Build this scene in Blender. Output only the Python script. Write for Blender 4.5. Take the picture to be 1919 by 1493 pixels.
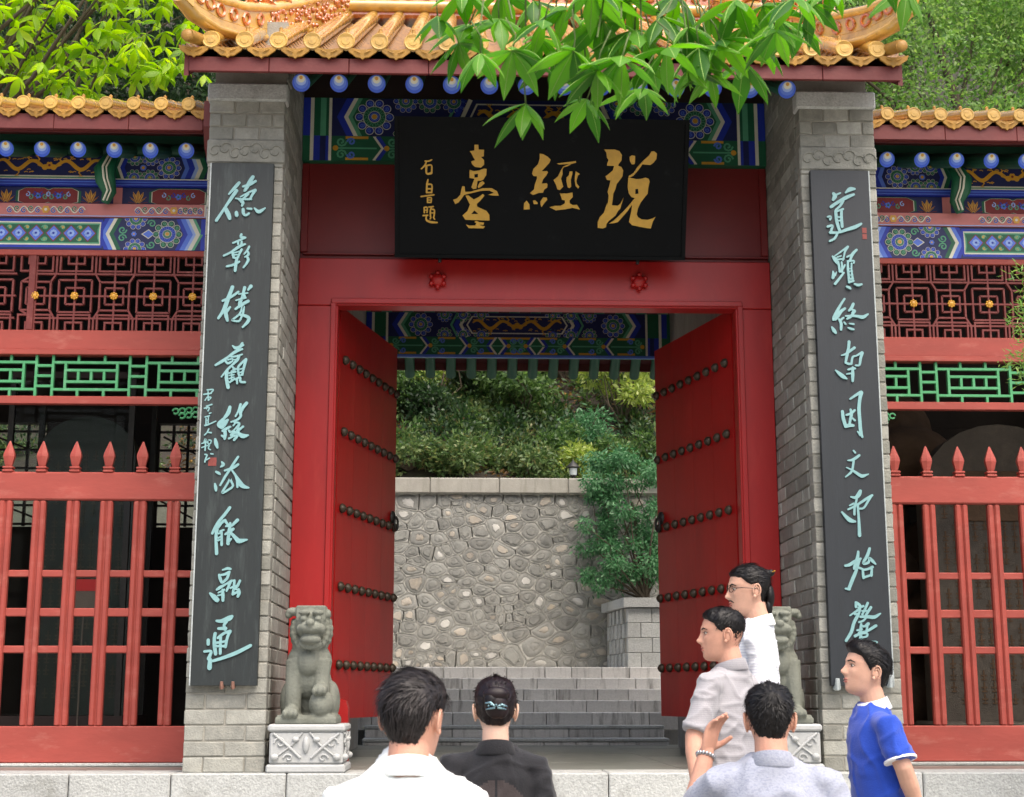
import bpy, bmesh, math, random
import numpy as np
from mathutils import Vector, Matrix
random.seed(7); RNG = np.random.default_rng(11)
for _o in list(bpy.data.objects): bpy.data.objects.remove(_o)
S = bpy.context.scene
COL = S.collection
PI = math.pi
# ---------------------------------------------------------------- camera, sky, sun, exposure
cam_d = bpy.data.cameras.new('camera'); cam = bpy.data.objects.new('camera', cam_d); COL.objects.link(cam)
cam.location = (-0.45, -9.0, 0.434)
cam.rotation_euler = (math.radians(90 + 11.3), 0, math.radians(-2.0))
cam_d.sensor_fit = 'HORIZONTAL'; cam_d.sensor_width = 36.0; cam_d.lens = 36.0 * 2796 / 1919
cam_d.clip_start = 0.1; cam_d.clip_end = 400
cam_d.dof.use_dof = True; cam_d.dof.focus_distance = 8.8; cam_d.dof.aperture_fstop = 7.1
S.camera = cam
world = bpy.data.worlds.new('World'); S.world = world; world.use_nodes = True
wn = world.node_tree.nodes; wl = world.node_tree.links
sky = wn.new('ShaderNodeTexSky'); sky.sky_type = 'NISHITA'; sky.sun_disc = False
SUN_EL, SUN_AZ = 60.0, 155.0          # azimuth clockwise from +Y (behind the camera, to its right)
sky.sun_elevation = math.radians(SUN_EL); sky.sun_rotation = math.radians(SUN_AZ)
sky.air_density = 1.0; sky.dust_density = 7.0; sky.ozone_density = 1.0
wl.new(sky.outputs[0], wn['Background'].inputs[0]); wn['Background'].inputs[1].default_value = 0.15
sun_d = bpy.data.lights.new('sun', 'SUN'); sun_d.energy = 1.2; sun_d.angle = math.radians(60); sun_d.color = (1.0, 0.965, 0.91)
sun = bpy.data.objects.new('sun', sun_d); COL.objects.link(sun); sun.location = (4, -8, 14)
_az, _el = math.radians(SUN_AZ), math.radians(SUN_EL)
_dir = Vector((math.sin(_az) * math.cos(_el), math.cos(_az) * math.cos(_el), math.sin(_el)))
sun.rotation_euler = _dir.to_track_quat('Z', 'Y').to_euler()
S.view_settings.view_transform = 'Standard'; S.view_settings.look = 'None'
S.view_settings.exposure = 0.98; S.view_settings.gamma = 1.0
S.cycles.use_denoising = True; S.cycles.max_bounces = 8; S.cycles.transparent_max_bounces = 8

# ---------------------------------------------------------------- helpers
def lin(c):
    return tuple(((x / 255) / 12.92 if x / 255 <= 0.04045 else ((x / 255 + 0.055) / 1.055) ** 2.4) for x in c)
MATS = {}
def mat(name, col, rough=0.6, var=0.2, scale=6.0, bump=0.0, bscale=60.0, spec=0.5, metal=0.0, coat=0.0,
        obj=0.0, stretch=(1, 1, 1), dirt=None, dirt_amt=0.5, dirt_scale=3.0, isl=0.0, sheen=0.0, dirt_lo=0.52, dirt_hi=0.68, dirt_stretch=None):
    """procedural principled material: base colour varied by noise, by object and by island, plus stains and bump"""
    m = bpy.data.materials.new(name); m.use_nodes = True; n = m.node_tree.nodes; l = m.node_tree.links
    b = n['Principled BSDF']; c = lin(col)
    b.inputs['Roughness'].default_value = rough; b.inputs['Metallic'].default_value = metal
    b.inputs['Specular IOR Level'].default_value = spec; b.inputs['Coat Weight'].default_value = coat
    b.inputs['Coat Roughness'].default_value = 0.08
    if sheen: b.inputs['Sheen Weight'].default_value = sheen
    tc = n.new('ShaderNodeTexCoord'); oi = n.new('ShaderNodeObjectInfo')
    off = n.new('ShaderNodeVectorMath'); off.operation = 'MULTIPLY_ADD'
    cx = n.new('ShaderNodeCombineXYZ')
    for k in range(3): l.new(oi.outputs['Random'], cx.inputs[k])
    l.new(cx.outputs[0], off.inputs[0]); off.inputs[1].default_value = (37, 53, 71); l.new(tc.outputs['Object'], off.inputs[2])
    mp = n.new('ShaderNodeMapping'); mp.inputs['Scale'].default_value = stretch; l.new(off.outputs[0], mp.inputs[0])
    nz = n.new('ShaderNodeTexNoise'); nz.inputs['Scale'].default_value = scale; nz.inputs['Detail'].default_value = 6; nz.inputs['Roughness'].default_value = 0.65
    l.new(mp.outputs[0], nz.inputs['Vector'])
    hsv = n.new('ShaderNodeHueSaturation'); hsv.inputs['Color'].default_value = (*c, 1)
    mr = n.new('ShaderNodeMapRange'); mr.inputs['From Min'].default_value = 0.25; mr.inputs['From Max'].default_value = 0.75
    mr.inputs['To Min'].default_value = 1 - var; mr.inputs['To Max'].default_value = 1 + var
    l.new(nz.outputs['Fac'], mr.inputs['Value']); val = mr.outputs[0]
    def mul(a, src, amt):
        r2 = n.new('ShaderNodeMapRange'); r2.inputs['To Min'].default_value = 1 - amt; r2.inputs['To Max'].default_value = 1 + amt
        l.new(src, r2.inputs['Value']); mm = n.new('ShaderNodeMath'); mm.operation = 'MULTIPLY'
        l.new(a, mm.inputs[0]); l.new(r2.outputs[0], mm.inputs[1]); return mm.outputs[0]
    if obj: val = mul(val, oi.outputs['Random'], obj)
    if isl:
        ge = n.new('ShaderNodeNewGeometry'); val = mul(val, ge.outputs['Random Per Island'], isl)
    l.new(val, hsv.inputs['Value']); out = hsv.outputs[0]
    if dirt:
        dz = n.new('ShaderNodeTexNoise'); dz.inputs['Scale'].default_value = dirt_scale; dz.inputs['Detail'].default_value = 8; dz.inputs['Roughness'].default_value = 0.7
        dm = n.new('ShaderNodeMapping'); dm.inputs['Scale'].default_value = dirt_stretch or stretch; dm.inputs['Location'].default_value = (3, 7, 1)
        l.new(off.outputs[0], dm.inputs[0]); l.new(dm.outputs[0], dz.inputs['Vector'])
        dr = n.new('ShaderNodeMapRange'); dr.inputs['From Min'].default_value = dirt_lo; dr.inputs['From Max'].default_value = dirt_hi
        dr.inputs['To Max'].default_value = dirt_amt; l.new(dz.outputs['Fac'], dr.inputs['Value'])
        mx = n.new('ShaderNodeMix'); mx.data_type = 'RGBA'; l.new(dr.outputs[0], mx.inputs[0]); l.new(out, mx.inputs[6]); mx.inputs[7].default_value = (*lin(dirt), 1)
        out = mx.outputs[2]
    l.new(out, b.inputs['Base Color'])
    if bump:
        bz = n.new('ShaderNodeTexNoise'); bz.inputs['Scale'].default_value = bscale; bz.inputs['Detail'].default_value = 5
        l.new(mp.outputs[0], bz.inputs['Vector'])
        bp = n.new('ShaderNodeBump'); bp.inputs['Strength'].default_value = bump; bp.inputs['Distance'].default_value = 0.01
        l.new(bz.outputs['Fac'], bp.inputs['Height']); l.new(bp.outputs[0], b.inputs['Normal'])
    MATS[name] = m
    return m
def leafmat(name, cols, rough=0.45, trans=0.45, spec=0.4):
    """foliage: colour picked per leaf (island), part of the light passes through"""
    m = bpy.data.materials.new(name); m.use_nodes = True; n = m.node_tree.nodes; l = m.node_tree.links
    b = n['Principled BSDF']; b.inputs['Roughness'].default_value = rough; b.inputs['Specular IOR Level'].default_value = spec
    ge = n.new('ShaderNodeNewGeometry'); rp = n.new('ShaderNodeValToRGB'); l.new(ge.outputs['Random Per Island'], rp.inputs[0])
    e = rp.color_ramp.elements
    while len(e) < len(cols): e.new(0.5)
    for k, c in enumerate(cols): e[k].position = k / max(1, len(cols) - 1); e[k].color = (*lin(c), 1)
    l.new(rp.outputs[0], b.inputs['Base Color'])
    t = n.new('ShaderNodeBsdfTranslucent'); hs = n.new('ShaderNodeHueSaturation'); hs.inputs['Value'].default_value = 1.5; hs.inputs['Saturation'].default_value = 1.15
    l.new(rp.outputs[0], hs.inputs['Color']); l.new(hs.outputs[0], t.inputs['Color'])
    mx = n.new('ShaderNodeMixShader'); mx.inputs[0].default_value = trans
    l.new(b.outputs[0], mx.inputs[1]); l.new(t.outputs[0], mx.inputs[2]); l.new(mx.outputs[0], n['Material Output'].inputs[0])
    MATS[name] = m
    return m

class MB:
    """collects shapes (in world coordinates) and links them as one mesh object"""
    def __init__(s): s.v = []; s.f = []; s.m = []; s.n = 0
    def add(s, verts, faces, mi=0):
        b = s.n; s.v.extend(verts); s.n += len(verts)
        for f in faces: s.f.append(tuple(i + b for i in f)); s.m.append(mi)
    def box(s, x0, x1, y0, y1, z0, z1, mi=0, bev=0.0):
        if bev <= 0:
            v = [(x0, y0, z0), (x1, y0, z0), (x1, y1, z0), (x0, y1, z0), (x0, y0, z1), (x1, y0, z1), (x1, y1, z1), (x0, y1, z1)]
            s.add(v, [(0, 3, 2, 1), (4, 5, 6, 7), (0, 1, 5, 4), (1, 2, 6, 5), (2, 3, 7, 6), (3, 0, 4, 7)], mi); return
        cs = ((x0, x1), (y0, y1), (z0, z1)); v = []; idx = {}
        for a in (0, 1):
            for b in (0, 1):
                for c in (0, 1):
                    for ax in range(3):
                        p = [cs[0][a], cs[1][b], cs[2][c]]; g = (a, b, c)
                        for k in range(3):
                            if k != ax: p[k] += bev if g[k] == 0 else -bev
                        idx[(a, b, c, ax)] = len(v); v.append(tuple(p))
        F = []
        for ax in range(3):
            o = [k for k in range(3) if k != ax]
            for sd in (0, 1):
                q = []
                for (i, j) in ((0, 0), (1, 0), (1, 1), (0, 1)):
                    g = [0, 0, 0]; g[ax] = sd; g[o[0]] = i; g[o[1]] = j; q.append(idx[(*g, ax)])
                if (sd == 1) == (ax == 1): q.reverse()
                F.append(tuple(q))
        for ax in range(3):
            o = [k for k in range(3) if k != ax]
            for i in (0, 1):
                for j in (0, 1):
                    g0 = [0, 0, 0]; g0[o[0]] = i; g0[o[1]] = j; g1 = list(g0); g1[ax] = 1
                    q = [idx[(*g0, o[0])], idx[(*g0, o[1])], idx[(*g1, o[1])], idx[(*g1, o[0])]]
                    F.append(tuple(q))
        for a in (0, 1):
            for b in (0, 1):
                for c in (0, 1): F.append((idx[(a, b, c, 0)], idx[(a, b, c, 1)], idx[(a, b, c, 2)]))
        s.add(v, F, mi)
    def bar(s, a, b, w, y0, y1, mi=0):
        """a straight bar in the XZ plane from a to b"""
        d = Vector((b[0] - a[0], b[1] - a[1])); d.normalize(); nx, nz = -d.y * w / 2, d.x * w / 2
        q = [(a[0] + nx, a[1] + nz), (b[0] + nx, b[1] + nz), (b[0] - nx, b[1] - nz), (a[0] - nx, a[1] - nz)]
        v = [(x, y0, z) for x, z in q] + [(x, y1, z) for x, z in q]
        s.add(v, [(0, 1, 2, 3), (7, 6, 5, 4), (0, 4, 5, 1), (1, 5, 6, 2), (2, 6, 7, 3), (3, 7, 4, 0)], mi)
    def tube(s, pts, rad, n=8, caps=True, mi=0, ref=(0, 0, 1)):
        """rad: numbers or (ra, rb) pairs; ra along 'side', rb along the other normal"""
        P = [Vector(p) for p in pts]; k = len(P); v = []; sd = None
        for i in range(k):
            t = (P[min(i + 1, k - 1)] - P[max(i - 1, 0)]).normalized()
            if sd is None:
                r = Vector(ref)
                if abs(t.dot(r)) > 0.97: r = Vector((0, 1, 0)) if abs(t.y) < 0.9 else Vector((1, 0, 0))
                sd = t.cross(r).normalized()
            else:
                sd = sd - t * sd.dot(t); sd = sd.normalized() if sd.length > 1e-6 else t.orthogonal().normalized()
            up = sd.cross(t).normalized()
            ra, rb = rad[i] if isinstance(rad[i], (tuple, list)) else (rad[i], rad[i])
            for j in range(n):
                a = 2 * PI * j / n; p = P[i] + sd * (math.cos(a) * ra) + up * (math.sin(a) * rb); v.append(tuple(p))
        F = []
        for i in range(k - 1):
            for j in range(n):
                j2 = (j + 1) % n; F.append((i * n + j, (i + 1) * n + j, (i + 1) * n + j2, i * n + j2))
        if caps: F.append(tuple(range(n))); F.append(tuple((k - 1) * n + j for j in reversed(range(n))))
        s.add(v, F, mi)
    def lathe(s, prof, c, n=12, mi=0, axis='z'):
        v = []
        for r, h in prof:
            for j in range(n):
                a = 2 * PI * j / n; x, y = math.cos(a) * r, math.sin(a) * r
                v.append((c[0] + x, c[1] + y, c[2] + h) if axis == 'z' else (c[0] + x, c[1] + h, c[2] + y) if axis == 'y' else (c[0] + h, c[1] + x, c[2] + y))
        F = []
        for i in range(len(prof) - 1):
            for j in range(n):
                j2 = (j + 1) % n; q = (i * n + j, i * n + j2, (i + 1) * n + j2, (i + 1) * n + j)
                F.append(q if axis != 'y' else q[::-1])
        F.append(tuple(reversed(range(n)))); F.append(tuple((len(prof) - 1) * n + j for j in range(n)))
        s.add(v, F, mi)
    def ell(s, c, r, nu=12, nv=8, mi=0, rot=None):
        v = []; F = []
        for i in range(nv + 1):
            t = PI * i / nv
            for j in range(nu):
                a = 2 * PI * j / nu; p = Vector((math.sin(t) * math.cos(a) * r[0], math.sin(t) * math.sin(a) * r[1], math.cos(t) * r[2]))
                if rot is not None: p = rot @ p
                v.append((c[0] + p.x, c[1] + p.y, c[2] + p.z))
        for i in range(nv):
            for j in range(nu):
                j2 = (j + 1) % nu; F.append((i * nu + j, (i + 1) * nu + j, (i + 1) * nu + j2, i * nu + j2))
        s.add(v, F, mi)
    def prism(s, poly, fn, h0, h1, mi=0):
        n = len(poly); v = [fn(u, w, h1) for u, w in poly] + [fn(u, w, h0) for u, w in poly]
        F = [tuple(range(n))] + [((i + 1) % n, i, i + n, (i + 1) % n + n) for i in range(n)]
        s.add(v, F, mi)
    def flat(s, poly, fn, h, mi=0): s.add([fn(u, w, h) for u, w in poly], [tuple(range(len(poly)))], mi)

WL = {}                                   # world position of every object's origin
def link(o, parent=None, loc=(0, 0, 0)):
    COL.objects.link(o); WL[o.name] = Vector(loc)
    if parent is not None: o.parent = parent; o.location = Vector(loc) - WL[parent.name]
    else: o.location = loc
    return o
def mesh(name, v, f, mats, mi=None, smooth=None):
    me = bpy.data.meshes.new(name); me.from_pydata(v, [], f)
    for m in (mats if isinstance(mats, (list, tuple)) else [mats]): me.materials.append(m if not isinstance(m, str) else MATS[m])
    if mi is not None and max(mi, default=0) > 0: me.polygons.foreach_set('material_index', mi)
    if smooth is not None:
        me.polygons.foreach_set('use_smooth', [True] * len(me.polygons))
        if smooth < 170: me.set_sharp_from_angle(angle=math.radians(smooth))
    me.update(); return me
def build(name, mb, mats, parent=None, loc=None, smooth=None, fix=False):
    """world-coordinate builder -> object whose origin is loc (or its parent's origin)"""
    if loc is None: loc = WL[parent.name] if parent is not None else (0, 0, 0)
    L = Vector(loc); v = [(p[0] - L.x, p[1] - L.y, p[2] - L.z) for p in mb.v]
    me = mesh(name, v, mb.f, mats, mb.m, smooth)
    if fix:
        b = bmesh.new(); b.from_mesh(me); bmesh.ops.recalc_face_normals(b, faces=b.faces); b.to_mesh(me); b.free()
    return link(bpy.data.objects.new(name, me), parent, loc)
def inst(name, me, parent, loc, rot=None, scale=None):
    o = bpy.data.objects.new(name, me); link(o, parent, loc)
    if rot: o.rotation_euler = rot
    if scale: o.scale = scale
    return o
def thing(name, label, cat, loc=(0, 0, 0), group=None):
    o = bpy.data.objects.new(name, None); o.empty_display_size = 0.1; link(o, None, loc); return tag(o, label, cat, group)
def tag(o, label, cat=None, group=None, kind=None):
    o['label'] = label
    if cat: o['category'] = cat
    if group: o['group'] = group
    if kind: o['kind'] = kind
    return o
def struct(o, label=None):
    o['kind'] = 'structure'
    if label: o['label'] = label
    return o
def arrmesh(name, V, F, mats):
    """fast mesh from numpy arrays of equal-sided faces"""
    me = bpy.data.meshes.new(name); nv = len(V); nf, k = F.shape
    me.vertices.add(nv); me.vertices.foreach_set('co', np.ascontiguousarray(V, dtype=np.float32).ravel())
    me.loops.add(nf * k); me.loops.foreach_set('vertex_index', np.ascontiguousarray(F, dtype=np.int32).ravel())
    me.polygons.add(nf); me.polygons.foreach_set('loop_start', np.arange(0, nf * k, k, dtype=np.int32))
    for m in (mats if isinstance(mats, (list, tuple)) else [mats]): me.materials.append(m if not isinstance(m, str) else MATS[m])
    me.update(calc_edges=True); me.validate(); return me
def remeshed(mb, voxel, smooth_it=2, name='tmp'):
    """union of overlapping closed shapes as one continuous skin"""
    me = bpy.data.meshes.new(name); me.from_pydata(mb.v, [], mb.f)
    b = bmesh.new(); b.from_mesh(me); bmesh.ops.remove_doubles(b, verts=b.verts, dist=1e-5); bmesh.ops.recalc_face_normals(b, faces=b.faces); b.to_mesh(me); b.free()
    o = bpy.data.objects.new(name, me); COL.objects.link(o)
    r = o.modifiers.new('r', 'REMESH'); r.mode = 'VOXEL'; r.voxel_size = voxel
    if smooth_it:
        q = o.modifiers.new('s', 'SMOOTH'); q.iterations = smooth_it; q.factor = 0.5
    dg = bpy.context.evaluated_depsgraph_get(); out = bpy.data.meshes.new_from_object(o.evaluated_get(dg))
    bpy.data.objects.remove(o); bpy.data.meshes.remove(me)
    out.polygons.foreach_set('use_smooth', [True] * len(out.polygons)); return out
def vnoise(P, seed=0, scale=1.0):
    """cheap smooth pseudo-noise for numpy points (N,3), about -1..1"""
    r = np.random.default_rng(seed); o = np.zeros(len(P))
    for k in range(6):
        d = r.normal(size=3); d /= np.linalg.norm(d); fr = scale * (0.7 + 0.6 * r.random()) * (1 if k < 3 else 2.1); o += np.sin(P @ d * fr + r.random() * 6.28) * (1 if k < 3 else 0.5)
    return o / 3.2
# ---------------------------------------------------------------- materials
mat('door_red', (158, 20, 20), rough=0.4, var=0.16, scale=3, bump=0.05, bscale=30, stretch=(1, 1, 0.4), dirt=(186, 62, 52), dirt_amt=0.45, dirt_scale=3.2, dirt_lo=0.55, dirt_hi=0.8, dirt_stretch=(2.5, 1, 0.5))
mat('wood_red', (154, 66, 56), rough=0.65, var=0.2, scale=5, bump=0.12, bscale=50, stretch=(0.35, 1, 1), dirt=(186, 118, 104), dirt_amt=0.4, dirt_scale=11, dirt_lo=0.54, dirt_hi=0.7)
mat('lattice_red', (112, 46, 42), rough=0.65, var=0.18, scale=6, bump=0.1, bscale=60, dirt=(150, 92, 84), dirt_amt=0.4, dirt_scale=14)
mat('panel_red', (112, 24, 24), rough=0.45, var=0.14, scale=3, bump=0.05, bscale=40)
mat('fascia_red', (98, 33, 31), rough=0.6, var=0.15, scale=4, bump=0.1, bscale=40, dirt=(122, 62, 56), dirt_amt=0.4, dirt_scale=7)
mat('brick', (146, 146, 138), rough=0.88, var=0.24, scale=14, bump=0.5, bscale=90, obj=0.15, dirt=(176, 172, 160), dirt_amt=0.5, dirt_scale=10)
mat('brick_dark', (126, 126, 118), rough=0.88, var=0.22, scale=14, bump=0.5, bscale=90, obj=0.18, dirt=(150, 148, 138), dirt_amt=0.5, dirt_scale=10)
mat('mortar', (150, 147, 137), rough=0.95, var=0.16, scale=20, bump=0.4, bscale=120)
mat('plaster', (152, 147, 139), rough=0.9, var=0.16, scale=2.5, bump=0.25, bscale=40, stretch=(1, 1.6, 0.55), dirt=(112, 106, 98), dirt_amt=0.55, dirt_scale=5)
mat('granite', (172, 174, 171), rough=0.8, var=0.28, scale=70, bump=0.7, bscale=80, obj=0.12, dirt=(126, 127, 120), dirt_amt=0.65, dirt_scale=5)
mat('granite_step', (194, 192, 188), rough=0.8, var=0.14, scale=60, bump=0.35, bscale=90, obj=0.16, dirt=(96, 94, 88), dirt_amt=0.75, dirt_scale=3.5, dirt_stretch=(3, 1, 0.4))
mat('floor_stone', (116, 118, 112), rough=0.35, var=0.2, scale=5, bump=0.08, bscale=40, obj=0.12, dirt=(88, 88, 82), dirt_amt=0.5, dirt_scale=3)
mat('paving', (140, 138, 130), rough=0.85, var=0.15, scale=6, bump=0.2, bscale=60, obj=0.1)
mat('lion_stone', (116, 119, 109), rough=0.9, var=0.22, scale=9, bump=0.45, bscale=70, dirt=(92, 94, 82), dirt_amt=0.6, dirt_scale=6)
mat('marble', (170, 172, 171), rough=0.7, var=0.08, scale=12, bump=0.25, bscale=60, dirt=(168, 168, 162), dirt_amt=0.5, dirt_scale=6)
mat('tile_pan', (150, 110, 58), rough=0.35, var=0.25, scale=9, bump=0.15, bscale=35, coat=0.4, obj=0.2, dirt=(92, 64, 40), dirt_amt=0.6, dirt_scale=12)  # darker than the tube glaze: shade between the tubes put into the colour
mat('tile_disc', (188, 150, 72), rough=0.45, var=0.18, scale=14, bump=0.25, bscale=60, obj=0.16, dirt=(140, 108, 58), dirt_amt=0.6, dirt_scale=16)
mat('tile_glaze', (206, 162, 76), rough=0.2, var=0.2, scale=9, bump=0.15, bscale=35, spec=0.7, coat=0.9, obj=0.16, dirt=(150, 106, 52), dirt_amt=0.55, dirt_scale=12)
mat('tile_amber', (186, 96, 22), rough=0.14, var=0.22, scale=20, bump=0.5, bscale=45, spec=0.8, coat=1.0, obj=0.1, isl=0.15, dirt=(222, 196, 160), dirt_amt=0.3, dirt_scale=26)
mat('tile_clay', (188, 150, 110), rough=0.7, var=0.2, scale=12, bump=0.2, bscale=60)
mat('tile_face', (164, 122, 50), rough=0.5, var=0.2, scale=14, bump=0.3, bscale=60, obj=0.16, dirt=(134, 104, 56), dirt_amt=0.6, dirt_scale=16)
mat('p_blue', (28, 50, 166), rough=0.5, var=0.12, scale=10)
mat('p_sky', (84, 118, 214), rough=0.5, var=0.1, scale=10)
mat('p_pale', (150, 176, 230), rough=0.5, var=0.1, scale=10)
mat('p_white', (216, 214, 196), rough=0.55, var=0.08, scale=10)
mat('p_green', (22, 92, 62), rough=0.5, var=0.14, scale=10)
mat('p_mint', (84, 158, 122), rough=0.5, var=0.12, scale=10)
mat('leaf_vein', (140, 176, 84), rough=0.5, var=0.1)
mat('p_gold', (206, 152, 48), rough=0.38, var=0.14, scale=14)
mat('p_pink', (196, 120, 116), rough=0.55, var=0.1, scale=8)
mat('p_maroon', (128, 40, 40), rough=0.55, var=0.14, scale=8)
mat('p_navy', (22, 30, 84), rough=0.5, var=0.12, scale=10)
PAINT = ['p_blue', 'p_sky', 'p_pale', 'p_white', 'p_green', 'p_mint', 'p_gold', 'p_pink', 'p_maroon', 'p_navy']
BLUE, SKYB, PALE, WHITE, GREEN, MINT, GOLD, PINK, MAROON, NAVY = range(10)
mat('rail_green', (70, 150, 98), rough=0.55, var=0.14, scale=8, dirt=(120, 176, 140), dirt_amt=0.4, dirt_scale=12)
mat('rafter_blue', (48, 88, 206), rough=0.45, var=0.1, scale=12)
mat('rafter_green', (36, 92, 70), rough=0.55, var=0.15, scale=8)
mat('rafter_red', (92, 30, 30), rough=0.6, var=0.15, scale=8)
mat('lacquer', (5, 8, 11), rough=0.5, spec=0.12, var=0.2, scale=4, bump=0.04, bscale=40, dirt=(40, 44, 44), dirt_amt=0.5, dirt_scale=6, dirt_lo=0.62, dirt_hi=0.75)
mat('couplet_left', (28, 35, 36), rough=0.55, var=0.2, scale=5, bump=0.08, bscale=30, stretch=(4, 1, 0.5), dirt=(60, 68, 67), dirt_amt=0.6, dirt_scale=4, dirt_stretch=(5, 1, 0.7))
mat('couplet_right', (30, 36, 42), rough=0.55, var=0.14, scale=5, bump=0.08, bscale=30, stretch=(4, 1, 0.5))
mat('char_gold', (200, 156, 58), rough=0.35, var=0.15, scale=14, bump=0.1, bscale=40)
mat('char_turquoise', (122, 164, 166), rough=0.5, var=0.12, scale=20, bump=0.1, bscale=60)
mat('seal_red', (120, 52, 46), rough=0.6, var=0.3, scale=60)
mat('edge_pale', (170, 178, 178), rough=0.7, var=0.25, scale=30)
mat('iron', (46, 46, 44), rough=0.5, var=0.3, scale=30, metal=0.3, bump=0.2, bscale=80)
mat('bronze_stud', (66, 58, 46), rough=0.45, var=0.3, scale=20, metal=0.35, bump=0.2, bscale=80)
mat('rust', (134, 98, 84), rough=0.8, var=0.3, scale=40)
mat('mound', (104, 106, 94), rough=0.95, var=0.2, scale=8, bump=0.6, bscale=60)
mat('rubble', (132, 132, 127), rough=0.9, var=0.24, scale=10, bump=0.5, bscale=40, obj=0.2, dirt=(160, 157, 148), dirt_amt=0.5, dirt_scale=9)
mat('rubble_warm', (160, 153, 142), rough=0.9, var=0.24, scale=10, bump=0.4, bscale=40, obj=0.22, dirt=(196, 180, 152), dirt_amt=0.6, dirt_scale=8)
mat('rubble_pale', (184, 182, 176), rough=0.85, var=0.14, scale=10, bump=0.3, bscale=40, obj=0.14)
mat('joint', (182, 181, 174), rough=0.95, var=0.18, scale=18, bump=0.4, bscale=80)
mat('soil', (44, 39, 31), rough=0.95, var=0.35, scale=6, bump=0.8, bscale=25, dirt=(52, 62, 34), dirt_amt=0.7, dirt_scale=3)
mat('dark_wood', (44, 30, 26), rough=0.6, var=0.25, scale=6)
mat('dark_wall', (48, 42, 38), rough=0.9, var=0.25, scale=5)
mat('stele_dark', (46, 52, 48), rough=0.4, var=0.2, scale=8, bump=0.15, bscale=120)
mat('stele_grey', (84, 78, 70), rough=0.8, var=0.2, scale=10, bump=0.5, bscale=150, stretch=(1, 1, 1), dirt=(112, 102, 88), dirt_amt=0.5, dirt_scale=4)
mat('rock_brown', (92, 72, 54), rough=0.9, var=0.3, scale=6, bump=0.7, bscale=22, dirt=(60, 52, 44), dirt_amt=0.6, dirt_scale=4)
mat('bark', (84, 74, 62), rough=0.95, var=0.3, scale=14, bump=0.8, bscale=40, stretch=(1, 1, 0.3))
mat('twig', (86, 104, 52), rough=0.7, var=0.2, scale=20)
mat('concrete', (152, 149, 140), rough=0.9, var=0.16, scale=6, bump=0.3, bscale=60, dirt=(118, 116, 104), dirt_amt=0.6, dirt_scale=4, dirt_stretch=(4, 1, 0.5))
gl = bpy.data.materials.new('case_glass'); gl.use_nodes = True
_b = gl.node_tree.nodes['Principled BSDF']; _b.inputs['Base Color'].default_value = (0.86, 0.93, 0.9, 1); _b.inputs['Transmission Weight'].default_value = 1.0
_b.inputs['Roughness'].default_value = 0.02; _b.inputs['IOR'].default_value = 1.12; MATS['case_glass'] = gl
leafmat('leaf_near', [(60, 108, 38), (86, 138, 48), (106, 158, 60), (74, 124, 52)], rough=0.38, trans=0.5)
leafmat('leaf_bright', [(128, 168, 34), (160, 196, 44), (104, 150, 30), (184, 206, 70)], trans=0.55)
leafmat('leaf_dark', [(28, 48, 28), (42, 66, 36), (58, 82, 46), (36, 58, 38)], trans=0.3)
leafmat('leaf_mid', [(50, 78, 42), (78, 106, 56), (102, 128, 72), (66, 92, 52)], trans=0.4)
leafmat('leaf_pale', [(104, 142, 72), (134, 168, 88), (84, 124, 62), (160, 186, 106)], trans=0.45)
leafmat('leaf_lime', [(138, 156, 78), (164, 176, 92), (112, 140, 60), (188, 196, 120)], trans=0.4)
leafmat('leaf_fern', [(52, 76, 42), (78, 102, 58), (100, 122, 72), (60, 86, 50), (118, 136, 86), (126, 122, 76)], trans=0.35)
leafmat('leaf_blue', [(66, 112, 74), (94, 142, 98), (52, 92, 58), (122, 166, 122)], trans=0.4)
leafmat('litter', [(110, 84, 56), (86, 62, 44), (150, 120, 60), (70, 54, 42)], trans=0.15)
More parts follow.
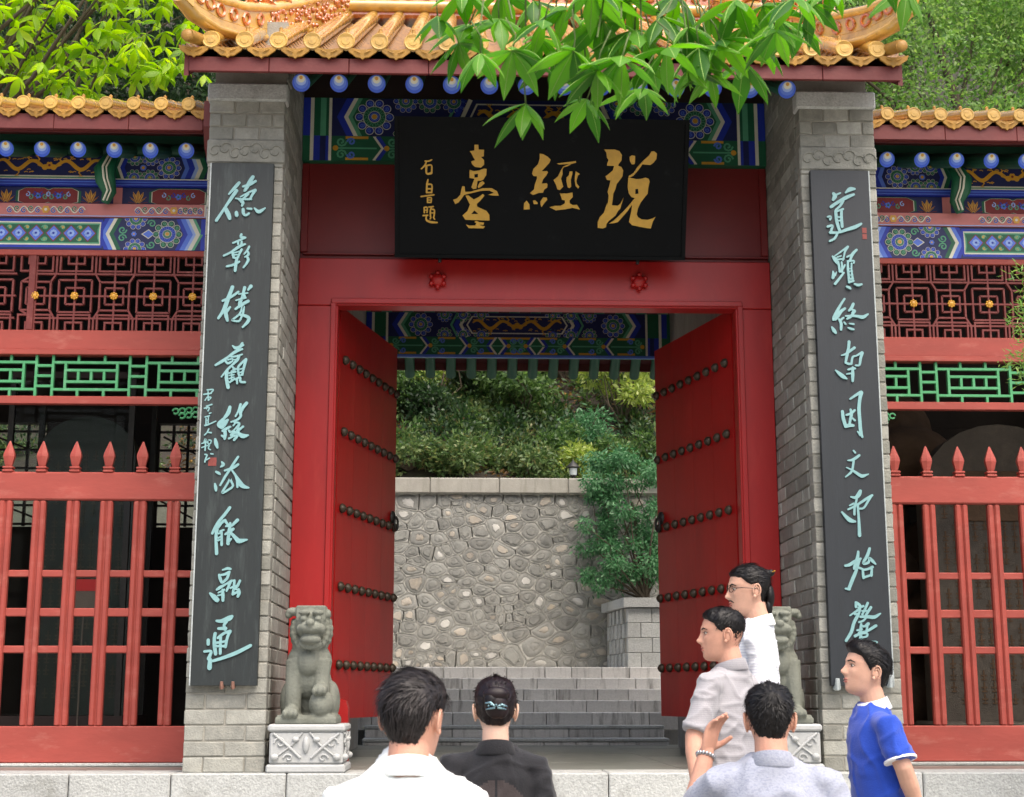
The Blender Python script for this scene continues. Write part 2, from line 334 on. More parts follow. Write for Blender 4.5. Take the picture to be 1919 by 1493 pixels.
CH_LEFT=[[[-1844,3583,19,-1865,3557,21,-1905,3508,12],[-1859,3531,23,-1887,3485,21,-1926,3420,16,-1976,3335,19],[-1923,3412,26,-1905,3379,28,-1894,3349,21],[-1760,3623,21,-1778,3589,26,-1801,3542,21,-1810,3529,12],[-1742,3595,16,-1780,3571,19,-1819,3558,14],[-1742,3538,14,-1783,3519,12,-1833,3490,9],[-1742,3535,19,-1758,3507,16,-1772,3478,14],[-1862,3480,9,-1818,3475,12,-1765,3476,12],[-1783,3509,12,-1813,3480,14,-1827,3457,14],[-1843,3475,12,-1818,3457,21],[-1815,3450,19,-1821,3432,14],[-1854,3388,21,-1851,3370,23],[-1813,3409,19,-1810,3383,19,-1795,3370,14,-1776,3383,14],[-1787,3414,12,-1762,3412,14],[-1743,3417,9,-1715,3394,23,-1677,3418,9]],[[-1818,3247,15,-1822,3231,15,-1802,3226,19],[-1793,3226,13,-1826,3210,13,-1868,3191,11],[-1837,3205,13,-1836,3184,13],[-1815,3200,13,-1816,3179,13],[-1792,3184,11,-1829,3168,19,-1877,3132,13,-1922,3108,13],[-1868,3128,17,-1860,3097,17],[-1813,3149,15,-1823,3126,13,-1835,3098,13],[-1856,3128,9,-1823,3137,9],[-1856,3114,9,-1829,3116,9],[-1853,3093,13,-1831,3098,11],[-1840,3091,17,-1845,3056,19,-1848,3012,17],[-1825,3070,13,-1856,3051,15,-1900,3039,13],[-1767,3168,13,-1777,3145,13,-1796,3119,9],[-1772,3133,13,-1771,3115,15,-1791,3100,9],[-1780,3105,13,-1770,3082,17,-1783,3054,13,-1798,3033,11]],[[-1861,2908,23,-1874,2868,23,-1891,2817,26,-1904,2772,26,-1920,2742,19,-1940,2710,16],[-1824,2878,14,-1863,2848,16,-1918,2820,14],[-1871,2780,14,-1891,2753,21],[-1898,2752,23,-1892,2723,23,-1884,2695,16],[-1786,2906,19,-1794,2868,16,-1803,2828,16,-1813,2788,14],[-1748,2914,23,-1764,2891,12],[-1821,2863,9,-1766,2871,9],[-1792,2861,21,-1781,2841,14],[-1836,2823,9,-1779,2841,14],[-1761,2819,19,-1797,2798,19,-1837,2768,14],[-1814,2816,14,-1816,2793,14],[-1794,2788,16,-1802,2756,12,-1816,2731,12,-1849,2703,12,-1853,2696,12,-1815,2691,12,-1801,2711,12,-1790,2744,14,-1787,2783,14],[-1806,2731,14,-1773,2724,19,-1753,2709,21,-1762,2684,19,-1789,2654,12]],[[-1788,2554,14,-1795,2539,19],[-1847,2537,9,-1823,2522,21,-1783,2542,14],[-1787,2517,12,-1827,2500,19,-1873,2465,14,-1901,2443,19,-1945,2415,14],[-1889,2445,14,-1872,2426,14,-1851,2436,14],[-1873,2448,9,-1844,2455,9,-1844,2438,9],[-1786,2483,9,-1826,2470,12,-1854,2468,12],[-1804,2473,14,-1815,2448,19,-1838,2423,14,-1873,2386,14,-1907,2342,9],[-1837,2450,9,-1815,2448,9],[-1847,2409,9,-1830,2387,14,-1855,2367,9],[-1875,2379,19,-1876,2335,21,-1864,2276,21],[-1837,2387,12,-1813,2392,12],[-1865,2364,9,-1822,2374,12],[-1846,2379,9,-1844,2318,10],[-1859,2350,9,-1831,2355,9],[-1859,2330,9,-1831,2340,9],[-1856,2308,12,-1825,2330,12],[-1761,2453,14,-1786,2429,14,-1807,2402,14,-1806,2375,14,-1797,2340,14],[-1763,2449,19,-1771,2409,16,-1777,2380,14,-1781,2355,14],[-1799,2389,9,-1775,2394,9],[-1798,2367,9,-1779,2375,9],[-1800,2350,9,-1779,2353,9],[-1800,2338,12,-1821,2325,12],[-1811,2330,12,-1810,2301,12],[-1792,2335,14,-1789,2311,14,-1763,2309,14]],[[-1849,2156,18,-1858,2119,25,-1883,2084,15],[-1885,2081,18,-1912,2050,23,-1904,2031,15],[-1859,2076,15,-1879,2055,33,-1894,2034,30],[-1842,2034,13,-1872,2018,18,-1887,2008,15],[-1875,2013,20,-1871,1987,20,-1873,1960,15],[-1891,1979,13,-1873,1968,15],[-1849,2011,13,-1841,2000,13],[-1785,2172,15,-1796,2132,13,-1813,2098,10],[-1749,2180,20,-1769,2154,20,-1783,2122,18,-1782,2098,15,-1802,2077,13,-1838,2063,10],[-1817,2061,13,-1789,2056,13,-1796,2035,18],[-1812,2056,10,-1824,2040,10],[-1796,2035,18,-1794,2000,20,-1799,1977,18,-1816,1953,15],[-1796,2042,10,-1818,2013,10,-1831,2003,10],[-1831,2003,13,-1805,2003,13,-1765,2035,13],[-1794,2000,13,-1825,1992,13,-1837,1982,13],[-1835,1984,13,-1812,1977,15],[-1809,1982,10,-1847,1961,13],[-1792,1995,15,-1765,1977,28,-1732,1982,10],[-1929,1957,13,-1923,1931,23,-1914,1905,13]],[[-1885,1818,11,-1876,1803,21,-1891,1788,8],[-1917,1759,13,-1902,1751,17,-1893,1744,11],[-1921,1686,11,-1916,1664,19,-1913,1645,13],[-1788,1851,13,-1811,1814,15,-1835,1773,15,-1863,1727,15,-1889,1677,11],[-1787,1804,15,-1816,1784,17,-1866,1766,11],[-1826,1773,11,-1799,1736,15,-1776,1695,30,-1752,1672,25,-1720,1663,11],[-1790,1706,13,-1786,1667,13],[-1831,1719,11,-1848,1684,13,-1876,1632,13,-1847,1645,13,-1814,1671,13,-1823,1699,13,-1831,1719,11]],[[-1827,1543,18,-1854,1504,18,-1890,1458,18,-1911,1419,18,-1925,1388,15],[-1899,1414,23,-1902,1363,18,-1895,1268,20],[-1899,1432,15,-1852,1466,15],[-1852,1468,15,-1841,1448,15,-1826,1435,15],[-1862,1465,13,-1891,1424,15],[-1870,1399,13,-1867,1319,15],[-1880,1401,10,-1858,1409,10],[-1890,1386,10,-1870,1394,10],[-1889,1360,10,-1869,1371,10],[-1891,1345,10,-1871,1353,10],[-1821,1450,13,-1824,1399,23,-1830,1353,18,-1829,1327,20],[-1831,1435,20,-1846,1430,10],[-1778,1468,20,-1810,1435,15],[-1802,1414,18,-1819,1401,18,-1847,1383,13],[-1812,1355,13,-1827,1337,13],[-1814,1391,15,-1782,1358,23,-1764,1343,28,-1718,1351,10]],[[-1856,1171,9,-1828,1180,16,-1810,1177,14],[-1875,1142,14,-1868,1119,19,-1858,1096,14],[-1871,1140,12,-1843,1145,14,-1816,1159,16],[-1818,1154,16,-1828,1121,16,-1853,1096,14],[-1886,1054,12,-1866,1068,19,-1834,1087,12,-1798,1108,14],[-1805,1105,16,-1817,1073,16,-1828,1047,12],[-1876,1036,9,-1842,1054,14],[-1851,1054,14,-1848,1022,19,-1847,990,16],[-1878,1020,9,-1850,1027,12],[-1924,1033,12,-1901,1013,28,-1881,994,28],[-1784,1108,16,-1785,1073,14,-1790,1027,16],[-1751,1108,14,-1764,1078,16,-1782,1059,14],[-1805,1064,12,-1778,1078,12],[-1757,1057,14,-1753,1036,19,-1760,1015,16],[-1790,1027,14,-1756,1045,14],[-1782,1059,12,-1754,1054,12]],[[-1880,872,14,-1850,871,22,-1807,887,30,-1791,898,19],[-1822,868,19,-1835,846,16,-1829,822,19],[-1867,827,16,-1826,828,22],[-1885,798,19,-1889,765,19,-1885,722,22,-1878,679,19],[-1868,773,16,-1831,801,16,-1798,811,19],[-1798,811,19,-1813,776,16,-1822,720,16],[-1852,782,16,-1852,733,16,-1851,682,16],[-1880,744,14,-1840,749,14,-1818,757,11],[-1882,725,14,-1828,725,16],[-1924,760,19,-1923,736,19],[-1943,694,15,-1905,695,15,-1912,666,19,-1917,652,22],[-1909,647,22,-1910,599,27],[-1892,639,16,-1831,658,19,-1756,687,22,-1676,728,19]]]
CH_LEFT_SMALL=[[-1991,2261,8,-1954,2263,9,-1966,2244,8],[-2010,2233,9,-1966,2240,9],[-1985,2255,7,-1982,2198,8],[-2001,2196,7,-1989,2217,6],[-1985,2215,7,-1965,2215,7,-1980,2196,7],[-1991,2160,8,-1959,2171,9],[-2003,2147,8,-1974,2152,8,-1980,2131,9],[-1979,2164,6,-1990,2143,6],[-1971,2116,9,-1961,2119,7],[-1997,2093,8,-1970,2101,8],[-1990,2085,7,-1989,2047,9],[-1976,2093,7,-1977,2055,8],[-1990,2072,6,-1975,2074,6],[-1995,2041,10,-1974,2047,9,-1930,2068,7],[-1971,2020,8,-1981,1997,8,-1996,1982,7],[-1975,1999,7,-1956,1997,10],[-1998,1934,7,-1987,1959,9,-1988,1889,9],[-2010,1930,7,-1978,1939,7],[-2009,1905,7,-1977,1918,7],[-1973,1951,8,-1954,1949,8,-1958,1931,7,-1972,1930,7,-1973,1951,7],[-1973,1918,7,-1963,1922,8,-1969,1901,7,-1956,1893,8],[-1953,1868,8,-1939,1866,8],[-1987,1864,9,-1975,1860,9,-1982,1839,8,-1986,1818,9],[-1986,1827,8,-1960,1841,8]]
CH_RIGHT=[[[1899,3557,20,1907,3540,28,1895,3517,18],[1921,3552,13,1943,3562,10],[1976,3564,10,2005,3587,28,2035,3590,15],[1879,3469,20,1924,3500,20,1980,3532,23,2028,3553,15],[1957,3512,20,1939,3478,15,1908,3449,13],[1908,3443,18,1909,3395,20,1917,3347,20,1927,3314,18],[1910,3438,13,1955,3455,13],[1946,3450,15,1942,3410,18,1944,3339,18],[1912,3401,10,1942,3401,10],[1913,3376,10,1943,3379,10],[1854,3403,10,1871,3401,20,1869,3384,13],[1852,3338,15,1882,3344,15,1875,3319,15,1869,3296,15],[1866,3299,18,1915,3299,15,1976,3320,20,2026,3337,23,2065,3358,15],[1910,3291,15,1892,3260,15,1861,3243,13]],[[1975,3208,15,1935,3179,11,1891,3148,8],[1972,3203,15,1955,3175,13,1947,3144,11,1939,3119,11],[1875,3144,11,1892,3123,27,1904,3097,13],[1904,3139,11,1929,3147,8],[1905,3123,11,1946,3128,11],[1909,3109,13,1914,3072,15,1915,3044,13],[1930,3107,11,1933,3072,13,1929,3044,15],[1951,3088,11,1937,3065,13,1920,3044,13],[1873,3046,8,1876,3023,21,1871,3004,19],[1895,3041,6,1885,3020,13],[1940,3037,13,1914,3002,15,1883,2965,17],[2028,3187,15,2002,3159,19,1984,3119,13],[1965,3140,11,2002,3159,11],[1968,3112,13,2007,3115,11,2006,3101,11],[1970,3110,13,1968,3063,15,1973,2977,17],[1992,3098,11,1990,3052,11,1996,2982,15],[1977,3063,6,1991,3063,6],[1972,3045,8,1995,3047,8],[1978,3021,8,1996,3022,8],[1977,2996,11,1997,2998,11],[1971,2975,15,1999,2984,13],[1954,2947,11,1970,2940,17,1978,2933,11],[2004,2964,11,2027,2957,17,2049,2962,13]],[[1939,2869,13,1915,2834,15,1889,2790,19,1869,2753,19,1864,2735,17],[1939,2807,15,1913,2788,21,1892,2762,27,1875,2737,19],[1927,2747,13,1902,2728,15],[1898,2737,13,1910,2712,19,1908,2671,15],[1930,2717,11,1939,2706,11],[1851,2686,11,1863,2666,23,1874,2650,15],[1992,2837,17,1980,2811,19,1963,2793,13],[1983,2798,13,2001,2791,13,1987,2772,13],[1987,2782,17,1979,2759,17,1949,2740,13],[1941,2758,11,1970,2759,13],[1975,2761,15,2015,2757,17,2049,2752,23,2081,2771,11],[1962,2710,8,1988,2706,13],[1951,2683,8,1971,2676,15,1987,2672,11]],[[1955,2594,19,1951,2560,17,1940,2514,19,1927,2460,13],[1987,2556,17,1955,2533,17,1927,2514,13,1904,2507,8],[1927,2460,13,1947,2453,15,1965,2455,13],[1964,2453,13,1973,2496,13,1998,2506,11,2033,2526,17],[2035,2524,17,2022,2488,17,2013,2447,13,1989,2444,11],[1941,2417,11,1970,2424,17,1985,2424,13],[1970,2431,13,1968,2390,21,1966,2345,15],[1930,2388,8,1953,2392,11],[1862,2412,8,1890,2387,23,1912,2369,23,1931,2358,8]],[[1946,2232,12,1976,2252,16,2011,2274,19],[2016,2272,26,2007,2237,21,1998,2175,21,1999,2102,21,2002,2028,21,2011,1994,12],[1983,2028,9,1999,2006,14],[1894,2153,19,1897,2113,21,1909,2064,21],[1909,2059,19,1934,2067,23,1958,2065,16],[1945,2165,14,1949,2136,19,1940,2101,16,1934,2072,14],[1970,2161,14,1947,2141,16,1917,2131,12],[1953,2111,12,1969,2097,12]],[[1952,1910,10,1962,1897,12],[1986,1881,15,1964,1864,17,1939,1851,15,1914,1849,7],[1950,1848,14,1945,1819,14,1938,1789,14,1925,1770,14,1896,1747,8],[1904,1805,7,1926,1795,10,1953,1779,15,1984,1758,20,2002,1753,20,2037,1765,7]],[[1983,1661,19,1972,1639,26,1952,1620,19,1923,1625,9],[1959,1613,12,1950,1584,14,1942,1555,14,1940,1517,14],[1913,1572,9,1938,1584,12],[1903,1548,12,1942,1567,14,1977,1587,14,2017,1613,16,2054,1635,14],[2046,1628,14,2025,1596,14,1999,1558,12,1973,1553,12],[1962,1574,16,1963,1541,14,1965,1481,16,1965,1390,21],[1864,1531,12,1889,1502,21,1914,1481,26,1943,1474,12]],[[1953,1292,14,1947,1257,19,1928,1205,19,1922,1188,12],[1963,1250,12,1947,1209,14,1933,1172,19,1910,1124,21,1886,1068,19],[1867,1070,12,1890,1066,14],[1870,1207,14,1899,1214,19,1929,1233,19,1965,1250,14],[1942,1200,14,1970,1188,14],[2023,1311,16,2007,1269,19,1979,1221,14,2012,1228,16,2018,1255,12,2037,1236,19,2055,1217,9],[1974,1186,14,1977,1134,16],[1974,1181,14,2008,1188,14,2035,1200,16],[2030,1188,14,2025,1148,16],[1977,1136,14,2028,1153,14]],[[1925,987,16,1924,961,16],[1927,985,19,1950,968,16,1937,945,14,1886,910,9],[1969,966,14,1940,957,14],[1950,961,14,1941,926,14,1928,903,19,1907,866,19,1888,810,19,1855,761,16],[1915,917,12,1941,922,12],[1996,985,14,1980,952,14,1960,917,14],[2014,959,16,1999,938,16,1981,912,14],[1960,936,12,1987,938,12],[1947,903,14,1992,903,19,2032,901,21,2069,922,9],[1982,899,12,1965,880,12,1938,870,12],[1950,859,14,1945,817,19,1943,757,21],[1993,861,19,1973,847,14,1954,847,12],[1988,857,14,1981,822,12],[1924,822,12,1953,829,12],[1933,808,12,1981,817,14,2039,850,16],[1909,787,16,1942,803,14,1980,805,14,1980,787,12,1953,780,12],[2009,757,12,2037,752,16]]]
CH_SHUO=[[0,500,738,571,739,602,729,620,703,618,669,600,643,596,632,618,624,631,601,628,562,607,532,590,510,582,475,568,445,566,410,561,367,603,365,620,381,638,418,624,368,618,344,603,329,587,298,544,263,527,241,525,219,501,210,469,214,468,254,482,288,508,315,524,367,534,384,538,432,530,457,542,501,548,533,524,537,513,560,536,578,562,600,570,630,522,631,523,648,532,668,520,685,515,719],[0,672,691,689,702,709,698,710,653,704,642,689,642,677,661],[0,667,562,701,584,726,623,760,662,802,701,819,729,836,731,856,715,853,680,834,654,813,639,760,643,735,606,702,567,676,554],[0,667,554,676,554,720,544,755,546,785,555,805,547,812,530,804,486,801,448,780,421,755,387,738,348,731,308,740,289,767,274,806,272,841,281,860,293,842,262,830,214,804,216,746,226,702,234,680,256,687,295,695,338,698,373,665,325,605,255,584,248,544,243,579,266,630,316,681,373,715,416,693,423,675,446,665,485],[1,717,477,735,479,739,447,717,445]]
CH_JING=[[0,67,705,91,702,122,685,141,666,134,647,107,616,89,597,83,589,119,590,125,582,112,559,93,536,86,517,84,506,117,510,123,502,121,481,102,468,93,446,64,444,26,430,6,442,33,467,38,501,51,539,51,555,28,556,18,573,27,604,57,635,68,673],[0,-33,374,-16,392,3,367,6,334,-35,332],[0,26,392,42,394,59,379,58,369,32,369],[0,77,387,95,414,119,414,123,399,100,372,85,350,79,364],[0,184,642,230,648,311,659,313,649,284,641,200,634],[0,269,639,280,637,254,624,231,618,221,602,224,572,213,541,221,515,229,488,207,465,191,469,179,503,163,531,193,556,212,599,227,622],[0,270,590,289,590,289,573,279,535,283,489,272,479,260,483,250,527,251,549,266,565],[0,312,592,340,573,328,566,317,527,322,508,338,489,330,476,314,493,306,527,307,558],[0,207,442,253,442,292,449,295,420,274,397,274,378,294,366,325,367,345,336,329,340,294,347,248,337,182,329,139,349,174,359,216,360,243,377,243,396,223,400,215,423]]
CH_TAI=[[0,-371,759,-345,759,-343,727,-306,726,-308,683,-327,679,-306,658,-305,628,-327,608,-366,612,-387,631,-392,648,-366,657,-379,678,-392,703,-403,716,-371,721],[0,-402,592,-374,584,-340,589,-305,602,-288,600,-290,560,-309,529,-326,521,-348,520,-356,469,-377,464,-390,477,-374,520,-369,533,-402,539],[1,-370,563,-346,567,-346,544,-369,541],[0,-347,482,-334,508,-313,519,-300,504,-326,480,-343,471],[0,-451,483,-434,481,-431,446,-395,447,-312,471,-252,472,-217,453,-204,423,-234,423,-277,427,-251,436,-238,442,-269,457,-321,454,-386,438,-438,425,-455,399,-476,373,-498,364,-511,392,-485,401,-464,425],[0,-429,421,-407,421,-372,395,-338,413,-312,433,-301,422,-325,392,-351,366,-350,348,-285,319,-267,293,-265,256,-319,256,-428,259,-448,287,-415,317,-398,361,-411,386],[1,-368,322,-341,299,-389,298],[0,-367,244,-354,253,-336,245,-302,241,-304,228,-336,225,-295,215,-306,202,-406,203,-423,227,-401,220,-362,221,-354,236]]
CH_SIGN=[[-701,647,8,-677,647,10,-656,656,8],[-692,645,8,-701,620,12,-726,595,8],[-692,616,10,-658,619,10,-657,567,12],[-692,613,14,-690,565,12,-659,567,15],[-681,524,9,-688,495,14],[-688,492,12,-655,489,10,-657,438,12],[-688,492,12,-690,438,12],[-691,463,10,-659,463,10],[-691,438,10,-655,438,10],[-727,411,10,-641,423,10],[-684,402,9,-684,372,9],[-684,402,9,-659,403,9,-660,372,9],[-684,388,7,-661,388,7],[-684,372,9,-660,372,9],[-706,338,10,-705,303,10],[-706,338,10,-686,338,9,-687,304,9],[-705,320,7,-687,320,7],[-713,284,10,-682,286,10],[-691,284,9,-691,255,12,-662,241,15,-618,238,9],[-675,341,9,-644,345,9],[-655,342,10,-664,320,10,-664,277,10],[-655,327,9,-637,320,10,-640,277,10],[-662,302,7,-640,302,7],[-660,273,9,-666,261,8],[-644,273,9,-635,259,8]]
# ---------------------------------------------------------------- ground, platform, stairs
PLX = (-2.06, -1.58); PRX = (1.71, 2.20); EDGE = -0.12
mb = MB(); mb.box(-60, 60, -60, 40, -1.6, -1.15); struct(build('ground', mb, 'paving'), 'grey paved forecourt below the gate steps')
mb = MB(); mb.box(-9, 9, EDGE + 0.3, 8.4, -1.15, -0.125)
platform = struct(build('platform', mb, 'concrete'), 'raised stone platform carrying the gate and wings')
x = -6.4; k = 0; KW = [0.62, 0.58, 0.66, 0.6, 0.64]
while x < 6.4:
    w = KW[k % 5]
    m2 = MB(); m2.box(x + 0.003, x + w - 0.003, EDGE, EDGE + 0.42, -0.17, 0.0, bev=0.008); build('kerb_stone', m2, 'granite', platform)
    m2 = MB(); m2.box(x + 0.003, x + w - 0.003, EDGE + 0.03, EDGE + 0.35, -1.15, -0.173, bev=0.004); build('face_block', m2, 'granite', platform)
    x += w; k += 1
for i in range(14):                       # floor slabs between kerb and wall behind (left wing, passage, right wing)
    for j in range(9):
        xa = -6.4 + i * 0.915; ya = EDGE + 0.422 + j * 0.53
        m2 = MB(); m2.box(xa + 0.002, xa + 0.913, ya + 0.002, ya + 0.528, -0.12, -0.001 - 0.0006 * ((i + j) % 3), bev=0.003); build('floor_slab', m2, 'floor_stone', platform)
front_stairs = None
m2 = MB(); m2.box(-2.6, 2.75, -2.45, EDGE + 0.02, -1.15, -1.10); front_stairs = struct(build('front_stairs', m2, 'granite'), 'granite steps climbing to the gate platform')
for k in range(1, 8):
    y1 = EDGE - 0.33 * (k - 1); z = -0.1437 * k
    for q in range(5):
        xa = -2.6 + 1.07 * q
        m2 = MB(); m2.box(xa + 0.002, xa + 1.068, y1 - 0.36, y1 + 0.01, z - 0.1437, z, bev=0.008); build('step_block', m2, 'granite', front_stairs)
rear_stairs = None
RZ = [0.06, 0.17, 0.285, 0.40, 0.51, 0.62, 0.735]
m2 = MB(); m2.box(-2.6, 2.6, 6.8, 8.25, -0.1, 0.70); rear_stairs = struct(build('rear_stairs', m2, 'granite_step'), 'grey stone steps rising behind the open doors')
for k, z in enumerate(RZ):
    ya = 4.95 + 0.3 * k; x0, x1 = (-1.325, 1.475) if k < 2 else (-2.5, 2.4); zb = RZ[k - 1] if k else 0.0
    x = x0
    while x < x1 - 0.01:
        w = min(random.uniform(0.28, 0.62), x1 - x)
        if x1 - x - w < 0.15: w = x1 - x
        m2 = MB(); e = random.uniform(-0.004, 0.004)
        m2.box(x + 0.003, x + w - 0.003, ya + e, ya + 0.32, zb - 0.05, z - (0.03 if k < 2 else 0.0), bev=0.006); build('stone_block', m2, 'granite_step', rear_stairs); x += w
    if k < 2:
        m2 = MB(); m2.box(x0, x1, ya - 0.025, ya + 0.33, z - 0.029, z, bev=0.006); build('tread_slab', m2, 'granite', rear_stairs)
m2 = MB(); m2.box(-2.5, 2.4, 7.06, 8.2, 0.69, 0.734); build('landing_slab', m2, 'granite_step', rear_stairs)

# ---------------------------------------------------------------- rubble retaining wall behind the steps
def clip(poly, a, b, c):                   # keep a*x+b*y<=c
    out = []
    for i in range(len(poly)):
        p, q = poly[i], poly[(i + 1) % len(poly)]; dp, dq = a * p[0] + b * p[1] - c, a * q[0] + b * q[1] - c
        if dp <= 0: out.append(p)
        if (dp < 0 < dq) or (dq < 0 < dp): t = dp / (dp - dq); out.append((p[0] + t * (q[0] - p[0]), p[1] + t * (q[1] - p[1])))
    return out
def voronoi(x0, x1, z0, z1, n, seed, ax=1.25, relax=2):
    r = random.Random(seed); P = [(r.uniform(x0, x1), r.uniform(z0, z1)) for _ in range(n)]
    for it in range(relax + 1):
        cells = []
        for i, p in enumerate(P):
            poly = [(x0, z0), (x1, z0), (x1, z1), (x0, z1)]
            for j in sorted(range(n), key=lambda j: ((P[j][0] - p[0]) / ax) ** 2 + (P[j][1] - p[1]) ** 2)[1:22]:
                q = P[j]; dx, dz = (q[0] - p[0]) / ax ** 2, q[1] - p[1]
                poly = clip(poly, dx, dz, dx * (p[0] + q[0]) / 2 + dz * (p[1] + q[1]) / 2)
                if not poly: break
            cells.append(poly)
        if it < relax: P = [((sum(a for a, _ in c) / len(c) if c else p[0]) * 0.6 + p[0] * 0.4, (sum(b for _, b in c) / len(c) if c else p[1]) * 0.6 + p[1] * 0.4) for c, p in zip(cells, P)]
    return cells
WY = 8.2
rw = thing('retaining_wall', 'rubble stone retaining wall with pale raised joints behind the steps', 'wall', (0, WY, 0.735))
m2 = MB(); m2.box(-3.2, 3.2, WY, WY + 0.4, 0.2, 2.74); build('wall_core', m2, 'joint', rw)
m2 = MB(); m2.box(-8.5, -3.2, WY - 0.05, WY + 0.4, -0.13, 2.74); m2.box(3.2, 8.5, WY - 0.05, WY + 0.4, -0.13, 2.74); build('plain_flank', m2, 'mound', rw)
cells = voronoi(-1.6, 2.1, 0.735, 2.74, 298, 5, ax=1.35)
joint = MB(); r = random.Random(3)
def ysurf(x, z, h): return (x, WY - h, z)
for c in cells:
    if len(c) < 3: continue
    cx_ = sum(a for a, _ in c) / len(c); cz_ = sum(b for _, b in c) / len(c)
    for i in range(len(c)):
        a, b = c[i], c[(i + 1) % len(c)]
        if math.dist(a, b) > 0.012: joint.tube([(a[0], WY - 0.001, a[1]), (b[0], WY - 0.001, b[1])], [0.009, 0.009], n=6, caps=True)
    # rounded stone: shrink the cell, smooth its corners, dome it
    pts = []
    for i in range(len(c)):
        p, q = c[i], c[(i + 1) % len(c)]; pts += [(p[0] * 0.75 + q[0] * 0.25, p[1] * 0.75 + q[1] * 0.25), (p[0] * 0.25 + q[0] * 0.75, p[1] * 0.25 + q[1] * 0.75)]
    s3 = r.uniform(0.30, 0.58)
    sm = []                                     # a second corner cut makes the outline nearly oval
    for i in range(len(pts)):
        p, q = pts[i], pts[(i + 1) % len(pts)]; sm += [(p[0] * 0.7 + q[0] * 0.3, p[1] * 0.7 + q[1] * 0.3), (p[0] * 0.3 + q[0] * 0.7, p[1] * 0.3 + q[1] * 0.7)]
    n = len(sm); jit = [r.uniform(.8, 1.2) for _ in sm]; ox, oz = r.uniform(-.012, .012), r.uniform(-.01, .01)
    ring = lambda s, h, jj=0: [ysurf(cx_ + ox * jj + (a - cx_) * s * (1 + (g - 1) * jj), cz_ + oz * jj + (b - cz_) * s * (1 + (g - 1) * jj), h) for (a, b), g in zip(sm, jit)]
    st = MB(); v = ring(.925, -.001) + ring(.86, .005) + ring(s3 + .12, .007, .6) + ring(s3 + .05, .0045, .8) + ring(s3, .008 + r.uniform(0, .008), 1)
    F = [(k * n + i, k * n + (i + 1) % n, k * n + n + (i + 1) % n, k * n + n + i) for k in range(4) for i in range(n)] + [tuple(4 * n + i for i in range(n))]
    st.add(v, F); u = r.random(); st.m = [0] * (3 * n) + [1] * (n + 1)
    build('stone', st, ['rubble', 'rubble_pale' if u < 0.16 else 'rubble_warm' if u < 0.38 else 'rubble'], rw, smooth=50)
side = MB()
for c in voronoi(-3.2, -1.6, 0.735, 2.74, 130, 15, ax=1.35) + voronoi(2.1, 3.2, 0.735, 2.74, 90, 16, ax=1.35):
    if len(c) < 3: continue
    cx_ = sum(a for a, _ in c) / len(c); cz_ = sum(b for _, b in c) / len(c); pts = []
    for i in range(len(c)): p, q = c[i], c[(i + 1) % len(c)]; pts += [(p[0] * 0.75 + q[0] * 0.25, p[1] * 0.75 + q[1] * 0.25), (p[0] * 0.25 + q[0] * 0.75, p[1] * 0.25 + q[1] * 0.75)]
    n = len(pts); v = [ysurf(cx_ + (a - cx_) * s_, cz_ + (b - cz_) * s_, h) for s_, h in ((.925, -.001), (.86, .005), (.5, .012)) for a, b in pts]; f0 = len(side.f)
    side.add(v, [(k * n + i, k * n + (i + 1) % n, k * n + n + (i + 1) % n, k * n + n + i) for k in range(2) for i in range(n)] + [tuple(2 * n + i for i in range(n))], 0)
    if r.random() < .3: side.m[-1] = 1
build('outer_stones', side, ['rubble', 'rubble_warm'], rw, smooth=50)['kind'] = 'stuff'
o = build('raised_joint', joint, 'joint', rw, smooth=60)
x = -3.2
while x < 3.2:
    w = 0.8; m2 = MB(); m2.box(x + .003, x + w - .003, WY - 0.07, WY + 0.42, 2.742, 2.92, bev=0.01); build('coping_stone', m2, 'concrete', rw); x += w

# granite parapet on the right of the rear steps
gp = thing('granite_parapet', 'low granite block parapet with a flat cap beside the rear steps', 'parapet', (1.35, 7.0, 0.735))
foot = [(1.335, 7.0), (2.3, 7.0), (2.3, 8.15), (1.215, 8.15)]
m2 = MB(); v = [(x * 1.0 + .02, y + .02, 0.73) for x, y in foot] + [(x + .02, y + .02, 1.36) for x, y in foot]
m2.add(v, [(0, 1, 5, 4), (1, 2, 6, 5), (2, 3, 7, 6), (3, 0, 4, 7), (4, 5, 6, 7), (3, 2, 1, 0)]); build('wall_core', m2, 'mortar', gp)
for k in range(4):
    z = 0.737 + k * 0.157
    for xa in ([1.335, 1.60, 1.92] if k % 2 else [1.335, 1.48, 1.76, 2.05]):
        nx = {1.335: 1.60 if k % 2 else 1.48, 1.48: 1.76, 1.60: 1.92, 1.76: 2.05, 1.92: 2.28, 2.05: 2.28}[xa]
        m2 = MB(); m2.box(xa + .003, nx - .003, 7.0, 7.12, z, z + 0.152, bev=0.005); build('block', m2, 'granite', gp)
    for j in range(5):
        ya = 7.125 + j * 0.2 + (0.1 if k % 2 else 0); xs = 1.335 - 0.12 * (ya - 7.0) / 1.15
        if ya + .19 > 8.15: continue
        m2 = MB(); m2.box(xs - .012 + .003, xs + 0.1, ya + .003, ya + .197, z, z + 0.152, bev=0.005); build('block', m2, 'granite', gp)
m2 = MB(); v = [(1.30, 6.96, 1.37), (2.33, 6.96, 1.37), (2.33, 8.15, 1.37), (1.17, 8.15, 1.37)]; v += [(a, b, 1.47) for a, b, _ in v]
m2.add(v, [(0, 1, 5, 4), (1, 2, 6, 5), (2, 3, 7, 6), (3, 0, 4, 7), (4, 5, 6, 7), (3, 2, 1, 0)]); build('cap_slab', m2, 'granite', gp)

